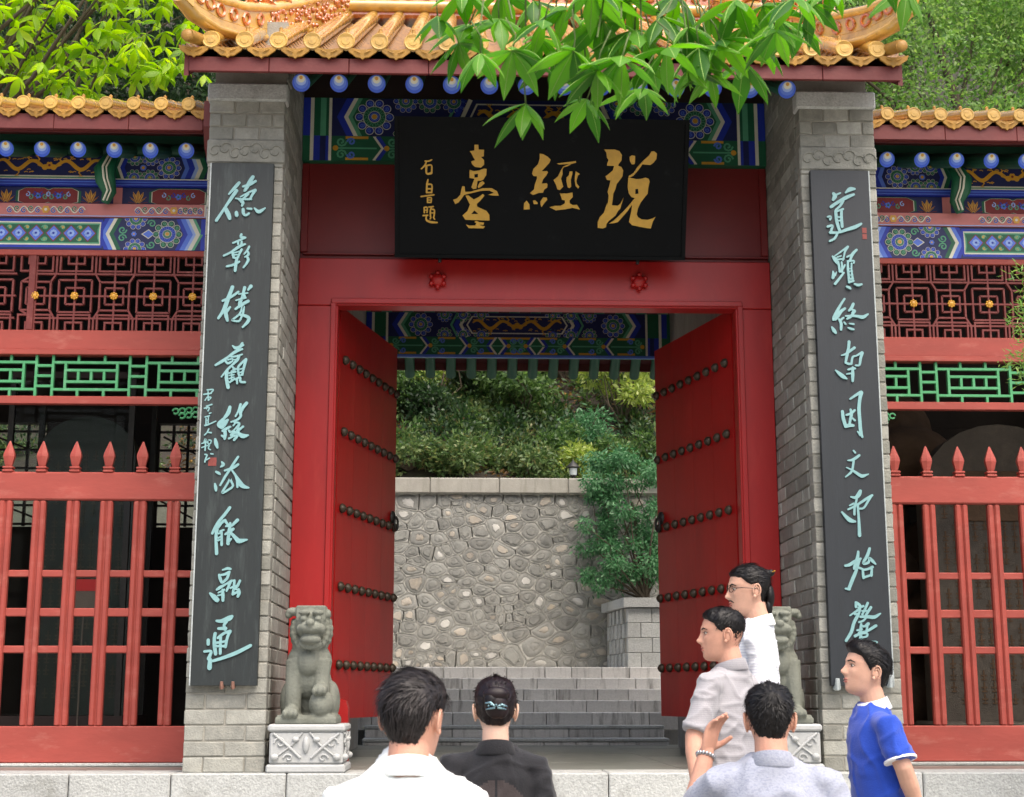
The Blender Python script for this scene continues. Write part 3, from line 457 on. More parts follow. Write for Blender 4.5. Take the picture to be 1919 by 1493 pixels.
# ---------------------------------------------------------------- gatehouse
gate = thing('gatehouse', 'roofed gatehouse with grey brick piers, yellow glazed tiles and red double doors', 'gate', (0.065, 0.0, 0.0))
brick_me = {}
def brick_mesh(w, matname, k):
    key = (round(w, 3), matname, k)
    if key not in brick_me:
        b = MB(); r = random.Random(hash(key) & 0xffff); b.box(-w / 2 + .004, w / 2 - .004, 0, 0.11, 0, 0.0825, bev=0.005)
        v = [(x + r.uniform(-.0025, .0025), y + r.uniform(-.0025, .0025), z + r.uniform(-.002, .002)) for x, y, z in b.v]
        brick_me[key] = mesh('brick', v, b.f, matname)
    return brick_me[key]
for (xa, xb), label in ((PLX, 'grey brick pier carrying the left couplet board'), (PRX, 'grey brick pier carrying the right couplet board')):
    s = 1 if xa < 0 else -1                          # side that faces the passage
    m2 = MB(); m2.box(xa + 0.006, xb - 0.006, 0.008, 0.108, 0.0, 4.2); pier = build('brick_pier', m2, 'mortar', gate); pier['label'] = label
    m2 = MB(); m2.box(xa + .012, xb - .012, 0.112, 1.10, 0.0, 4.75); build('pier_core', m2, 'mortar', pier)
    for k in range(47):
        z = 0.002 + k * 0.0905; W = xb - xa
        if 3.73 < z < 3.88: continue
        if z > 4.15: break
        if k < 13: pat = [W / 2, W / 2] if k % 2 else [W / 4, W / 2, W / 4]
        else: pat = [W / 3] * 3 if k % 2 else [W / 6, W / 3, W / 3, W / 6]
        x = xa
        for w in pat:
            dark = (random.random() < 0.25) if s == 1 else (random.random() < 0.55)
            inst('brick', brick_mesh(w, 'brick_dark' if dark else 'brick', random.randrange(3)), pier, (x + w / 2, random.uniform(-.003, .003), z)); x += w
    for k in range(51):                              # courses on the face towards the passage
        z = 0.002 + k * 0.0905; ys = [.115, .44, .765, 1.09] if k % 2 else [.115, .28, .60, .92, 1.09]
        for y0_, y1_ in zip(ys, ys[1:]):
            w = y1_ - y0_; dark = random.random() < (.3 if s == 1 else .6)  # more dark bricks on the right pier, putting its shade into the colour
            inst('brick', brick_mesh(w, 'brick_dark' if dark else 'brick', random.randrange(3)), pier, ((xb if s == 1 else xa) + s * random.uniform(-.002, .003), (y0_ + y1_) / 2, z), rot=(0, 0, s * PI / 2))
    # carved frieze above the board and stone cap under the eave
    m2 = MB(); m2.box(xa - .004, xb + .004, -0.012, 0.107, 3.732, 3.895, bev=0.012)
    r = random.Random(int(xa * 10))
    for q in range(7):
        cx_ = xa + 0.05 + q * (W - 0.1) / 6; cz_ = 3.81 + 0.02 * math.sin(q * 2.1)
        pts = [(cx_ + math.cos(a) * (0.05 - a * 0.006), -0.014, cz_ + math.sin(a) * (0.05 - a * 0.006)) for a in [i * 0.6 for i in range(11)]]
        m2.tube(pts, [0.007] * 11, n=5)
    build('carved_frieze', m2, 'brick_dark', pier, smooth=40)
    m2 = MB(); m2.box(xa - .012, xb + .012, -0.02, 0.107, 4.152, 4.27, bev=0.01); build('cap_stone', m2, 'granite', pier)
# side walls of the passage and gables
for xa, xb in ((-2.055, -1.33), (1.485, 2.195)):
    m2 = MB(); m2.box(xa, xb, 1.103, 4.42, 0.0, 4.3)
    gy = [(0.3, 4.3), (4.42, 4.3), (4.42, 4.32), (2.2, 5.6), (0.3, 4.56)]
    x1, x2 = (xa, xa + 0.3) if xa < 0 else (xb - 0.3, xb)
    v = [(x1, y, z) for y, z in gy] + [(x2, y, z) for y, z in gy]
    m2.add(v, [(0, 1, 2, 3, 4), (9, 8, 7, 6, 5)] + [(i, i + 5, (i + 1) % 5 + 5, (i + 1) % 5) for i in range(5)])
    build('side_wall', m2, 'plaster', gate, fix=True)
# door frame
for xa, xb in ((-1.577, -1.30), (1.455, 1.707)):
    s = 1 if xa < 0 else -1; xi = xb if xa < 0 else xa
    m2 = MB(); m2.box(xa, xb, 1.0, 1.14, 0.0, 3.078, bev=0.004); j_ = build('jamb', m2, 'door_red', gate)
    m2 = MB(); m2.box(min(xi - s * .05, xi - s * .012), max(xi - s * .05, xi - s * .012), 0.985, 1.002, 0.0, 3.115, bev=0.004); build('moulding', m2, 'door_red', j_)
m2 = MB(); m2.box(-1.577, 1.707, 0.995, 1.14, 3.08, 3.418, bev=0.006); lintel = build('lintel', m2, 'door_red', gate)
m2 = MB(); m2.box(-1.345, 1.50, 0.98, 0.9925, 3.092, 3.128, bev=0.004); build('moulding', m2, 'door_red', lintel)
for xc in (-0.617, 0.783):                          # door pegs with petals
    m2 = MB(); m2.lathe([(0.05, 0.03), (0.052, 0.0), (0.045, -0.03), (0.028, -0.045), (0.001, -0.05)], (xc, 0.985, 3.26), n=12, axis='y')
    for q in range(6): a = PI / 6 + q * PI / 3; m2.ell((xc + math.cos(a) * .05, 0.965, 3.26 + math.sin(a) * .05), (.018, .02, .018), 8, 6)
    build('door_peg', m2, 'door_red', gate, smooth=60, fix=True)
# recessed red panel with thin mouldings
m2 = MB(); m2.box(-1.577, 1.707, 1.06, 1.13, 3.42, 4.128); pn = build('upper_panel', m2, 'panel_red', gate)
for xa, xb in ((-1.577, -0.92), (1.10, 1.707)):
    m2 = MB(); m2.box(xa + .02, xb, 1.035, 1.058, 3.455, 3.47, bev=0.003); build('moulding', m2, 'panel_red', pn)
    m2 = MB(); m2.box(xa if xa < 0 else xb - .05, (xa + .05) if xa < 0 else xb, 1.03, 1.058, 3.474, 4.12, bev=0.004); build('moulding', m2, 'panel_red', pn)
# door leaves, opened inwards
stud = MB(); stud.lathe([(0.029, 0), (0.034, .007), (0.033, .018), (0.026, .031), (0.013, .038), (0.008, .043), (0.001, .045)], (0, 0, 0), n=10, axis='z'); stud_me = mesh('door_stud', stud.v, stud.f, 'bronze_stud', smooth=60)
def leaf(hx, hy, tx, ty, side, label):
    d = Vector((tx - hx, ty - hy, 0)); Lw = d.length; d.normalize(); nrm = Vector((-d.y, d.x, 0)) * (1 if side > 0 else -1)    # thickness away from passage
    nrm = Vector((d.y, -d.x, 0)); nrm = nrm if nrm.x * side > 0 else -nrm                                                   # nrm points into the passage
    P = lambda a, b, z: tuple(Vector((hx, hy, 0)) + d * a + nrm * b + Vector((0, 0, z)))
    def slab(a0, a1, b0, b1, z0, z1):
        q = MB(); v = [P(a, b, z) for z in (z0, z1) for a, b in ((a0, b0), (a1, b0), (a1, b1), (a0, b1))]
        q.add(v, [(0, 1, 2, 3), (7, 6, 5, 4), (0, 4, 5, 1), (1, 5, 6, 2), (2, 6, 7, 3), (3, 7, 4, 0)]); return q
    lf = build('door_leaf', slab(0, Lw, -0.07, -0.012, 0.29, 3.12), 'door_red', gate, fix=True); lf['label'] = label
    for q in range(4): build('plank', slab(Lw * q / 4 + .0012, Lw * (q + 1) / 4 - .0012, -0.012, 0.0, 0.29, 3.12), 'door_red', lf, fix=True)
    ang = math.atan2(nrm.y, nrm.x)
    for z in (2.75, 2.24, 1.705, 1.17, 0.645):
        for q in range(9): inst('door_stud', stud_me, lf, P(0.09 + q * (Lw - 0.14) / 8, 0.0, z), rot=(0, PI / 2, ang))
    m3 = MB(); c = Vector(P(Lw - 0.1, 0.012, 1.78)); 
    m3.lathe([(0.05, 0), (0.045, .012), (0.02, .022), (0.001, .024)], (0, 0, 0), n=12)
    rq = Matrix.Translation(c) @ Matrix.Rotation(ang, 4, 'Z') @ Matrix.Rotation(PI / 2, 4, 'Y'); m3.v = [tuple(rq @ Vector(p)) for p in m3.v]
    ringp = [tuple(c + nrm * .03 + d * (math.cos(a) * .04) + Vector((0, 0, -.05 + math.sin(a) * .05))) for a in np.linspace(0, 2 * PI, 13)]
    m3.tube(ringp, [0.009] * 13, n=6, caps=False); build('door_knocker', m3, 'iron', lf, smooth=60)
leaf(-1.295, 1.17, -0.953, 2.50, 1, 'left red door leaf with rows of dark studs')
leaf(1.45, 1.17, 1.081, 2.487, -1, 'right red door leaf with rows of dark studs')
for xc in (-1.21, 1.37):                             # red threshold blocks in front of the jambs
    m2 = MB(); prof = [(-.05, 0), (.05, 0), (.05, .36), (.035, .405), (.0, .42), (-.035, .405), (-.05, .36)]
    m2.prism(prof, lambda u, w, h, xc=xc: (xc + u, 0.97 - h, w), 0.0, 0.16); build('threshold_block', m2, 'door_red', gate, fix=True)

# rafters of the front eave: round, with blue painted ends
raf = MB()
def rafter_mesh(L, slope, r, name):
    q = MB(); dy, dz = L / math.hypot(1, slope), L * slope / math.hypot(1, slope)
    q.tube([(0, 0, 0), (0, dy, dz)], [r, r], n=14, mi=0); cs, sn = 1 / math.hypot(1, slope), slope / math.hypot(1, slope)
    def disc(rad, h, oz, mi): q.add([(math.cos(a) * rad, -h * cs - (math.sin(a) * rad + oz) * sn, -h * sn + (math.sin(a) * rad + oz) * cs) for a in np.linspace(0, 2 * PI, 18, endpoint=False)], [tuple(range(18))], mi)
    disc(r * 1.0, .0015, 0, 1); disc(r * .80, .003, r * .14, 2); disc(r * .58, .0045, r * .30, 3); disc(r * .42, .006, r * .46, 4); disc(r * .2, .0075, r * .6, 5)
    return mesh(name, q.v, q.f, ['rafter_green', 'rafter_blue', 'p_sky', 'p_pale', 'p_white', 'p_gold'], q.m)
rme = rafter_mesh(1.5, 0.543, 0.056, 'rafter')
for k in range(14): inst('rafter', rme, gate, (-1.461 + k * 0.2352, -0.2, 4.197))
rbk = MB(); rbk.tube([(0, 0, 0), (0, 1.15, -0.79)], [0.048, 0.048], n=10); rbm = mesh('rafter', rbk.v, rbk.f, 'rafter_green', smooth=60)
for k in range(17): inst('rafter', rbm, gate, (-1.55 + k * 0.2, 4.15, 4.31))

# roof deck, fascia, tiles
roof = None
m2 = MB(); X0, X1 = -2.12, 2.255
dk = [(-0.40, 4.178), (2.2, 5.595), (5.24, 3.63), (5.24, 3.69), (2.2, 5.65), (-0.40, 4.215)]
v = [(X0, y, z) for y, z in dk] + [(X1, y, z) for y, z in dk]
m2.add(v, [(0, 1, 4, 5), (1, 2, 3, 4), (11, 10, 7, 6), (10, 9, 8, 7)] + [(i, i + 6, (i + 1) % 6 + 6, (i + 1) % 6) for i in range(6)])
roof = build('roof', m2, 'rafter_red', gate, fix=True)
nf = 9
for k in range(nf):
    xa = X0 + (X1 - X0) * k / nf; m2 = MB(); m2.box(xa + .0015, xa + (X1 - X0) / nf - .0015, -0.43, -0.403, 4.168, 4.262, bev=0.003); build('fascia_board', m2, 'fascia_red', roof)
m2 = MB(); m2.box(X0, X1, 5.242, 5.27, 3.56, 3.70); build('fascia_board', m2, 'fascia_red', roof)
SL = 0.543; EY, EZ = -0.455, 4.357
def tube_tile_mesh(L, r, slope, joints, name):
    q = MB(); c, s_ = 1 / math.hypot(1, slope), slope / math.hypot(1, slope); pts = []; rad = []
    for k in range(joints):
        a, b = L * k / joints, L * (k + 1) / joints
        pts += [(0, a * c, a * s_), (0, (b - .004) * c, (b - .004) * s_), (0, (b - .003) * c, (b - .003) * s_)]; rad += [r * 1.0, r * .97, r * .86]
    q.tube(pts, rad, n=12, mi=0)
    q.lathe([(r * .98, 0), (r * 1.04, -.012), (r * .96, -.018), (r * .84, -.018), (r * .79, -.015), (r * .5, -.0155), (r * .46, -.0185), (.001, -.019)], (0, 0, 0), n=18, mi=1, axis='y')
    return mesh(name, q.v, q.f, ['tile_glaze', 'tile_disc'], q.m, smooth=50)
tt = tube_tile_mesh(2.9, 0.054, SL, 9, 'tube_tile')
def pan_mesh(L, w, slope, n, name):
    q = MB(); c, s_ = 1 / math.hypot(1, slope), slope / math.hypot(1, slope)
    for k in range(n):
        a, b = L * k / n, L * (k + 1.25) / n; up0, up1 = 0.022, 0.0
        v = []
        for (t, u) in ((a, up0), (b, up1)):
            for j in range(5): x = (j / 4 - .5) * w; v.append((x, t * c - u * s_, t * s_ + u * c + 0.05 * (j / 2 - 1) ** 2 - .045))
        lo = [(x, y - .001, z - .016) for x, y, z in v[:5]]
        q.add(v + lo, [(j, j + 1, j + 6, j + 5) for j in range(4)] + [(10 + j, 11 + j, 1 + j, j) for j in range(4)], 0)
    # drip tile at the eave: a scalloped plate hanging in front
    pl = [(-w * .62, .008), (-w * .56, -.02), (-w * .42, -.034), (-w * .26, -.052), (-w * .1, -.054), (0, -.066), (w * .1, -.054), (w * .26, -.052), (w * .42, -.034), (w * .56, -.02), (w * .62, .008), (w * .36, .0), (w * .14, -.006), (-w * .14, -.006), (-w * .36, .0)]
    q.prism(pl, lambda u, z, h: (u, -h - .02 - z * .15, z), 0.0, 0.014, mi=1)
    for sx in (-1, 1): q.tube([(sx * w * .08, -.037, -.03), (sx * w * .2, -.037, -.022), (sx * w * .34, -.036, -.012)], [.0035, .004, .002], n=5, mi=1)
    return mesh(name, q.v, q.f, ['tile_pan', 'tile_face'], q.m, smooth=40)
pm = pan_mesh(2.9, 0.15, SL, 22, 'pan_tile')
for k in range(21): inst('tube_tile', tt, roof, (-1.985 + k * 0.2045, EY, EZ))
for k in range(22): inst('pan_tile', pm, roof, (-2.087 + k * 0.2045, EY + .022, EZ - .046))
nail = MB(); nail.lathe([(0.018, 0), (0.02, .02), (0.014, .05), (0.016, .06), (0.001, .075)], (0, 0, 0), n=8); nail_me = mesh('nail_cap', nail.v, nail.f, 'tile_face', smooth=50)
for k in range(21): inst('nail_cap', nail_me, roof, (-1.985 + k * 0.2045, EY + .1, EZ + .088), scale=(.8, .8, .7))
# back slope tiles as plain columns
bt = MB(); bt.tube([(0, 0, 0), (0, 3.0, -2.06)], [0.05, 0.05], n=8); btm = mesh('tube_tile', bt.v, bt.f, 'tile_glaze', smooth=60)
for k in range(21): inst('tube_tile', btm, roof, (-1.985 + k * 0.2045, 2.27, 5.80))
# main ridge with scroll reliefs
rg = MB(); rg.box(X0 + .5, X1 - .5, 2.08, 2.32, 5.74, 6.34, bev=0.02); ridge = build('main_ridge', rg, 'tile_amber', roof)
for z, rr in ((5.83, .05), (6.3, .045), (6.0, .02)):
    m2 = MB(); m2.tube([(X0 + .5, 2.08, z), (X1 - .5, 2.08, z)], [rr, rr], n=10); build('ridge_moulding', m2, 'tile_glaze', ridge, smooth=60)
sc = MB()
for k in range(26):
    cx_ = X0 + .6 + k * 0.128; s = 1 if k % 2 else -1
    sc.tube([(cx_ + s * math.cos(a) * (.062 - a * .008), 2.07, 5.93 + math.sin(a) * (.055 - a * .007)) for a in [i * .5 for i in range(13)]], [.013] * 13, n=6)
build('scroll_relief', sc, 'tile_amber', ridge, smooth=60)
# hip ridges with upturned tips, scroll panels and little glazed beasts
def beast(q, c, h, s):
    q.lathe([(h * .24, 0), (h * .26, h * .08), (h * .16, h * .14), (h * .2, h * .3), (h * .17, h * .55), (h * .12, h * .68)], c, n=8)
    q.ell((c[0] - s * h * .03, c[1] - h * .06, c[2] + h * .8), (h * .13, h * .17, h * .15), 8, 6)
    for t in (-1, 1): q.ell((c[0] + t * h * .1, c[1] + h * .02, c[2] + h * .95), (h * .04, h * .04, h * .09), 6, 4); q.tube([(c[0] + t * h * .13, c[1] - h * .1, c[2] + h * .5), (c[0] + t * h * .14, c[1] - h * .2, c[2] + h * .06)], [h * .06, h * .05], n=6)
    q.tube([(c[0], c[1] + h * .12, c[2] + h * .2), (c[0], c[1] + h * .3, c[2] + h * .5), (c[0], c[1] + h * .22, c[2] + h * .75)], [h * .06, h * .05, h * .02], n=6)
def hip(s):
    mx = lambda X: X if s < 0 else 0.12 - X
    path = [(-1.38, 1.75, 5.62), (-1.5, 1.1, 5.26), (-1.62, .6, 4.98), (-1.74, .2, 4.76), (-1.87, -.12, 4.62), (-1.99, -.36, 4.56), (-2.09, -.53, 4.57), (-2.15, -.64, 4.63)]
    P = [Vector((mx(a), b, c)) for a, b, c in path]; h = [.26, .24, .22, .21, .2, .19, .17, .10]; w = .045; q = MB(); v = []
    for i, p in enumerate(P):
        t = (P[min(i + 1, 7)] - P[max(i - 1, 0)]); t.z = 0; t.normalize(); n = Vector((-t.y, t.x, 0))
        for sgn, dz in ((-1, -.09), (1, -.09), (1, h[i] - .09), (-1, h[i] - .09)): v.append(tuple(p + n * (w * sgn) + Vector((0, 0, dz))))
    F = [(i * 4 + a, i * 4 + (a + 1) % 4, i * 4 + 4 + (a + 1) % 4, i * 4 + 4 + a) for i in range(7) for a in range(4)] + [(0, 1, 2, 3), (31, 30, 29, 28)]
    q.add(v, F); hp = build('hip_ridge', q, 'tile_glaze', roof, fix=True)
    for off, rr in ((lambda i: h[i] - .085, .04), (lambda i: h[i] * .35 - .09, .022), (lambda i: -.085, .034)):
        q = MB(); q.tube([tuple(p + Vector((0, 0, off(i)))) for i, p in enumerate(P)], [(rr + .025, rr)] * 8, n=10); build('ridge_moulding', q, 'tile_glaze', hp, smooth=60)
    q = MB(); front = Vector((0.0, -1, 0))
    for i in range(3, 7):                         # raised rings on the outer face near the tip
        for f in (0.0, 0.5):
            p = P[i].lerp(P[min(i + 1, 7)], f) + Vector((0, 0, h[i] * .2 - .01)); t = (P[min(i + 1, 7)] - P[i - 1]).normalized(); n = Vector((-t.y, t.x, 0)).normalized(); n = n if n.y < 0 else -n
            q.tube([tuple(p + n * (w + .004) + t * (math.cos(a) * .038) + Vector((0, 0, math.sin(a) * .038))) for a in np.linspace(0, 2 * PI, 11)], [.011] * 11, n=5, caps=False)
    build('ring_relief', q, 'tile_amber', hp, smooth=60)['kind'] = 'stuff'
    q = MB(); r = random.Random(4 + s)
    for k in range(120):                          # encrusted flower relief on the inner stretch
        f = r.uniform(0, 3.2); i = int(f); p = P[i].lerp(P[i + 1], f - i); t = (P[i + 1] - P[i]).normalized(); n = Vector((-t.y, t.x, 0)).normalized(); n = n if n.y < 0 else -n
        c = p + n * (w + .004) + Vector((0, 0, r.uniform(-.07, h[i] - .12))); q.ell(tuple(c), (r.uniform(.012, .022),) * 3, 7, 5)
    build('flower_relief', q, 'tile_amber', hp, smooth=70)['kind'] = 'stuff'
    for f, hh in ((.55, .36), (1.2, .3), (1.85, .27), (2.45, .25), (3.05, .24), (3.6, .2)):
        i = int(f); p = P[i].lerp(P[i + 1], f - i) + Vector((0, 0, h[i] - .075)); q = MB(); beast(q, tuple(p), hh, s); build('roof_beast', q, 'tile_amber', hp, smooth=70)
    # beast head at the tip, looking outwards
    q = MB(); p = P[7]; d = Vector((mx(-2.28) - mx(-2.15), -.16, 0.05)).normalized()
    sd_ = Vector((-d.y, d.x, 0)).normalized(); prof = [(-.07, -.12), (.0, -.11), (.035, -.03), (.075, .06), (.135, .13), (.15, .165), (.10, .15), (.03, .10), (-.02, .085), (-.07, .08)]
    for o_ in (-.05, .05): pass
    v = [tuple(p + d * a_ + Vector((0, 0, b_)) + sd_ * o_) for o_ in (-.052, .052) for a_, b_ in prof]; n_ = len(prof); q.add(v, [tuple(range(n_)), tuple(reversed(range(n_, 2 * n_)))] + [((i_ + 1) % n_, i_, i_ + n_, (i_ + 1) % n_ + n_) for i_ in range(n_)]); build('upturned_tip', q, 'tile_glaze', hp, fix=True)
    q = MB(); q.tube([tuple(P[5] + Vector((0, .05, -.17))), tuple(P[6] + d * .03 + Vector((0, 0, -.235)))], [.036, .04], n=12); q.ell(tuple(P[6] + d * .035 + Vector((0, 0, -.236))), (.039, .02, .039), 12, 6); build('corner_tile', q, 'tile_face', hp, smooth=60)
    # gable edge board
    q = MB(); xa = mx(-2.135); q.add([(xa + dx, y, z) for dx in (-.014, .014) for y, z in ((-.42, 4.14), (2.2, 5.58), (2.2, 5.78), (-.42, 4.3))], [(0, 1, 2, 3), (7, 6, 5, 4), (0, 4, 5, 1), (1, 5, 6, 2), (2, 6, 7, 3), (3, 7, 4, 0)]); build('gable_board', q, 'fascia_red', roof, fix=True)
hip(-1); hip(1)
# ---------------------------------------------------------------- painted decoration drawn as thin paint layers
class Paint(MB):
    def __init__(s, fn, step=0.0011): MB.__init__(s); s.fn = fn; s.step = step; s.rect = None; s.k = 0
    def poly(s, pts, mi, L):
        if s.rect:
            a, b, c, d = s.rect
            for q in ((-1, 0, -a), (1, 0, b), (0, -1, -c), (0, 1, d)):
                pts = clip(pts, *q)
                if len(pts) < 3: return
        s.k = (s.k + 1) % 7
        s.add([s.fn(u, v, L * s.step + s.k * 0.00012) for u, v in pts], [tuple(range(len(pts)))], mi)
    def box2(s, a, b, c, d, mi, L): s.poly([(a, c), (b, c), (b, d), (a, d)], mi, L)
    def disc(s, x, y, r, mi, L, n=14, sy=1.0): s.poly([(x + math.cos(t) * r, y + math.sin(t) * r * sy) for t in np.linspace(0, 2 * PI, n, endpoint=False)], mi, L)
    def strip(s, pts, w, mi, L, closed=False):
        n = len(pts); W = w if isinstance(w, (list, tuple)) else [w] * n
        if closed: pts = list(pts) + [pts[0]]; W = list(W) + [W[0]]; n += 1
        E = []
        for i in range(n):
            a = pts[max(i - 1, 0)]; b = pts[min(i + 1, n - 1)]
            if closed and i in (0, n - 1): a, b = pts[n - 2], pts[1]
            d = math.hypot(b[0] - a[0], b[1] - a[1]) or 1; nx, ny = -(b[1] - a[1]) / d * W[i] / 2, (b[0] - a[0]) / d * W[i] / 2
            E.append(((pts[i][0] + nx, pts[i][1] + ny), (pts[i][0] - nx, pts[i][1] - ny)))
        for i in range(n - 1): s.poly([E[i][0], E[i + 1][0], E[i + 1][1], E[i][1]], mi, L)
    def ring(s, x, y, r, w, mi, L, n=14): s.strip([(x + math.cos(t) * r, y + math.sin(t) * r) for t in np.linspace(0, 2 * PI, n, endpoint=False)], w, mi, L, True)
    def curl(s, x, y, r, a0, d, w, mi, L, turns=1.3, n=12): s.strip([(x + math.cos(a0 + d * t * turns * 2 * PI) * r * (1 - .8 * t), y + math.sin(a0 + d * t * turns * 2 * PI) * r * (1 - .8 * t)) for t in np.linspace(0, 1, n)], w, mi, L)
    def rosette(s, x, y, r, L, swap=False):
        A, B = (BLUE, GREEN) if not swap else (GREEN, BLUE); A2, B2 = (SKYB, MINT) if not swap else (MINT, SKYB)
        for k in range(10):
            a = k * PI / 5; px, py = x + math.cos(a) * r * .8, y + math.sin(a) * r * .8
            s.disc(px, py, r * .235, WHITE, L); s.disc(px, py, r * .2, A, L + 1); s.curl(px, py, r * .13, a + PI, 1 if k % 2 else -1, r * .05, A2, L + 2, 1.2, 8)
        s.disc(x, y, r * .62, WHITE, L + 2, 20); s.disc(x, y, r * .585, B, L + 3, 20)
        for k in range(10):
            a = (k + .5) * PI / 5; px, py = x + math.cos(a) * r * .45, y + math.sin(a) * r * .45; s.ring(px, py, r * .1, r * .04, B2, L + 4, 8)
        s.disc(x, y, r * .33, WHITE, L + 5, 16); s.disc(x, y, r * .3, A, L + 6, 16); s.ring(x, y, r * .22, r * .04, A2, L + 7, 12)
        s.disc(x, y, r * .165, WHITE, L + 8); s.disc(x, y, r * .14, GOLD, L + 9)
    def chevron(s, u0, d, v0, v1, seq, L):
        """stacked V bands starting at u0; d: how far the point leans (sign gives the side)"""
        u = u0; vm = (v0 + v1) / 2
        for w, mi in seq:
            s.poly([(u, v0), (u + w, v0), (u + w + d, vm), (u + d, vm)], mi, L); s.poly([(u + d, vm), (u + w + d, vm), (u + w, v1), (u, v1)], mi, L); u += w
    def dragon(s, x, y, w, h, d, L, seed=1):
        r = random.Random(seed); n = 30; pts = []; W = []
        for i in range(n):
            t = i / (n - 1); pts.append((x + d * (t - .5) * w, y + math.sin(t * 2 * PI * 1.6 + .4) * h * (.3 - .08 * t) + h * .02)); W.append(h * (.09 + .14 * math.sin(PI * min(1, t * 1.05)) ** .7))
        s.strip(pts, W, GOLD, L)
        hx, hy = pts[-1]; s.disc(hx, hy + h * .05, h * .17, GOLD, L + 1, 10); s.strip([(hx, hy + h * .05), (hx + d * h * .28, hy - h * .02)], [h * .16, h * .08], GOLD, L + 2)
        for q in (-1, 1): s.strip([(hx - d * h * .05, hy + h * .12), (hx - d * h * .28, hy + h * (.22 + .1 * q)), (hx - d * h * .42, hy + h * (.3 + .12 * q))], h * .05, GOLD, L + 1)
        for t in (.2, .42, .62, .82):
            i = int(t * n); px, py = pts[i]; up = 1 if py < y else -1
            s.strip([(px, py), (px + d * h * .14, py - up * h * .18), (px + d * h * .02, py - up * h * .33)], [h * .12, h * .08, h * .05], GOLD, L + 1)
            for q in (-1, 0, 1): s.strip([(px + d * h * .02, py - up * h * .3), (px + d * h * (.02 + .1 * q), py - up * h * .42)], h * .04, GOLD, L + 2)
        for k in range(16): fx, fy = x + r.uniform(-.52, .52) * w, y + r.choice((-1, 1)) * r.uniform(.24, .44) * h; s.strip([(fx, fy), (fx + h * .09, fy + h * .03), (fx + h * .2, fy - h * .02)], h * .05, GOLD, L + 1)
    def flower(s, x, y, r, m1, m2, L, n=6):
        for k in range(n): a = k * 2 * PI / n; s.disc(x + math.cos(a) * r * .6, y + math.sin(a) * r * .6, r * .38, m1, L, 8)
        s.disc(x, y, r * .34, m2, L + 1, 8)
    def vine(s, x0, x1, y, h, L, d=1):
        n = 5; st = (x1 - x0) / n
        for k in range(n):
            cx_ = x0 + (k + .5) * st; up = 1 if k % 2 else -1; c1 = [BLUE, GREEN][k % 2]
            s.strip([(cx_ - st * .5 + t * st, y - up * math.sin(t * PI) * h * .28) for t in np.linspace(0, 1, 7)], h * .09, WHITE, L)
            s.curl(cx_, y + up * h * .1, h * .26, -up * PI / 2, up * d, h * .14, WHITE, L + 1, 1.1, 10); s.curl(cx_, y + up * h * .1, h * .26, -up * PI / 2, up * d, h * .09, c1, L + 2, 1.1, 10)

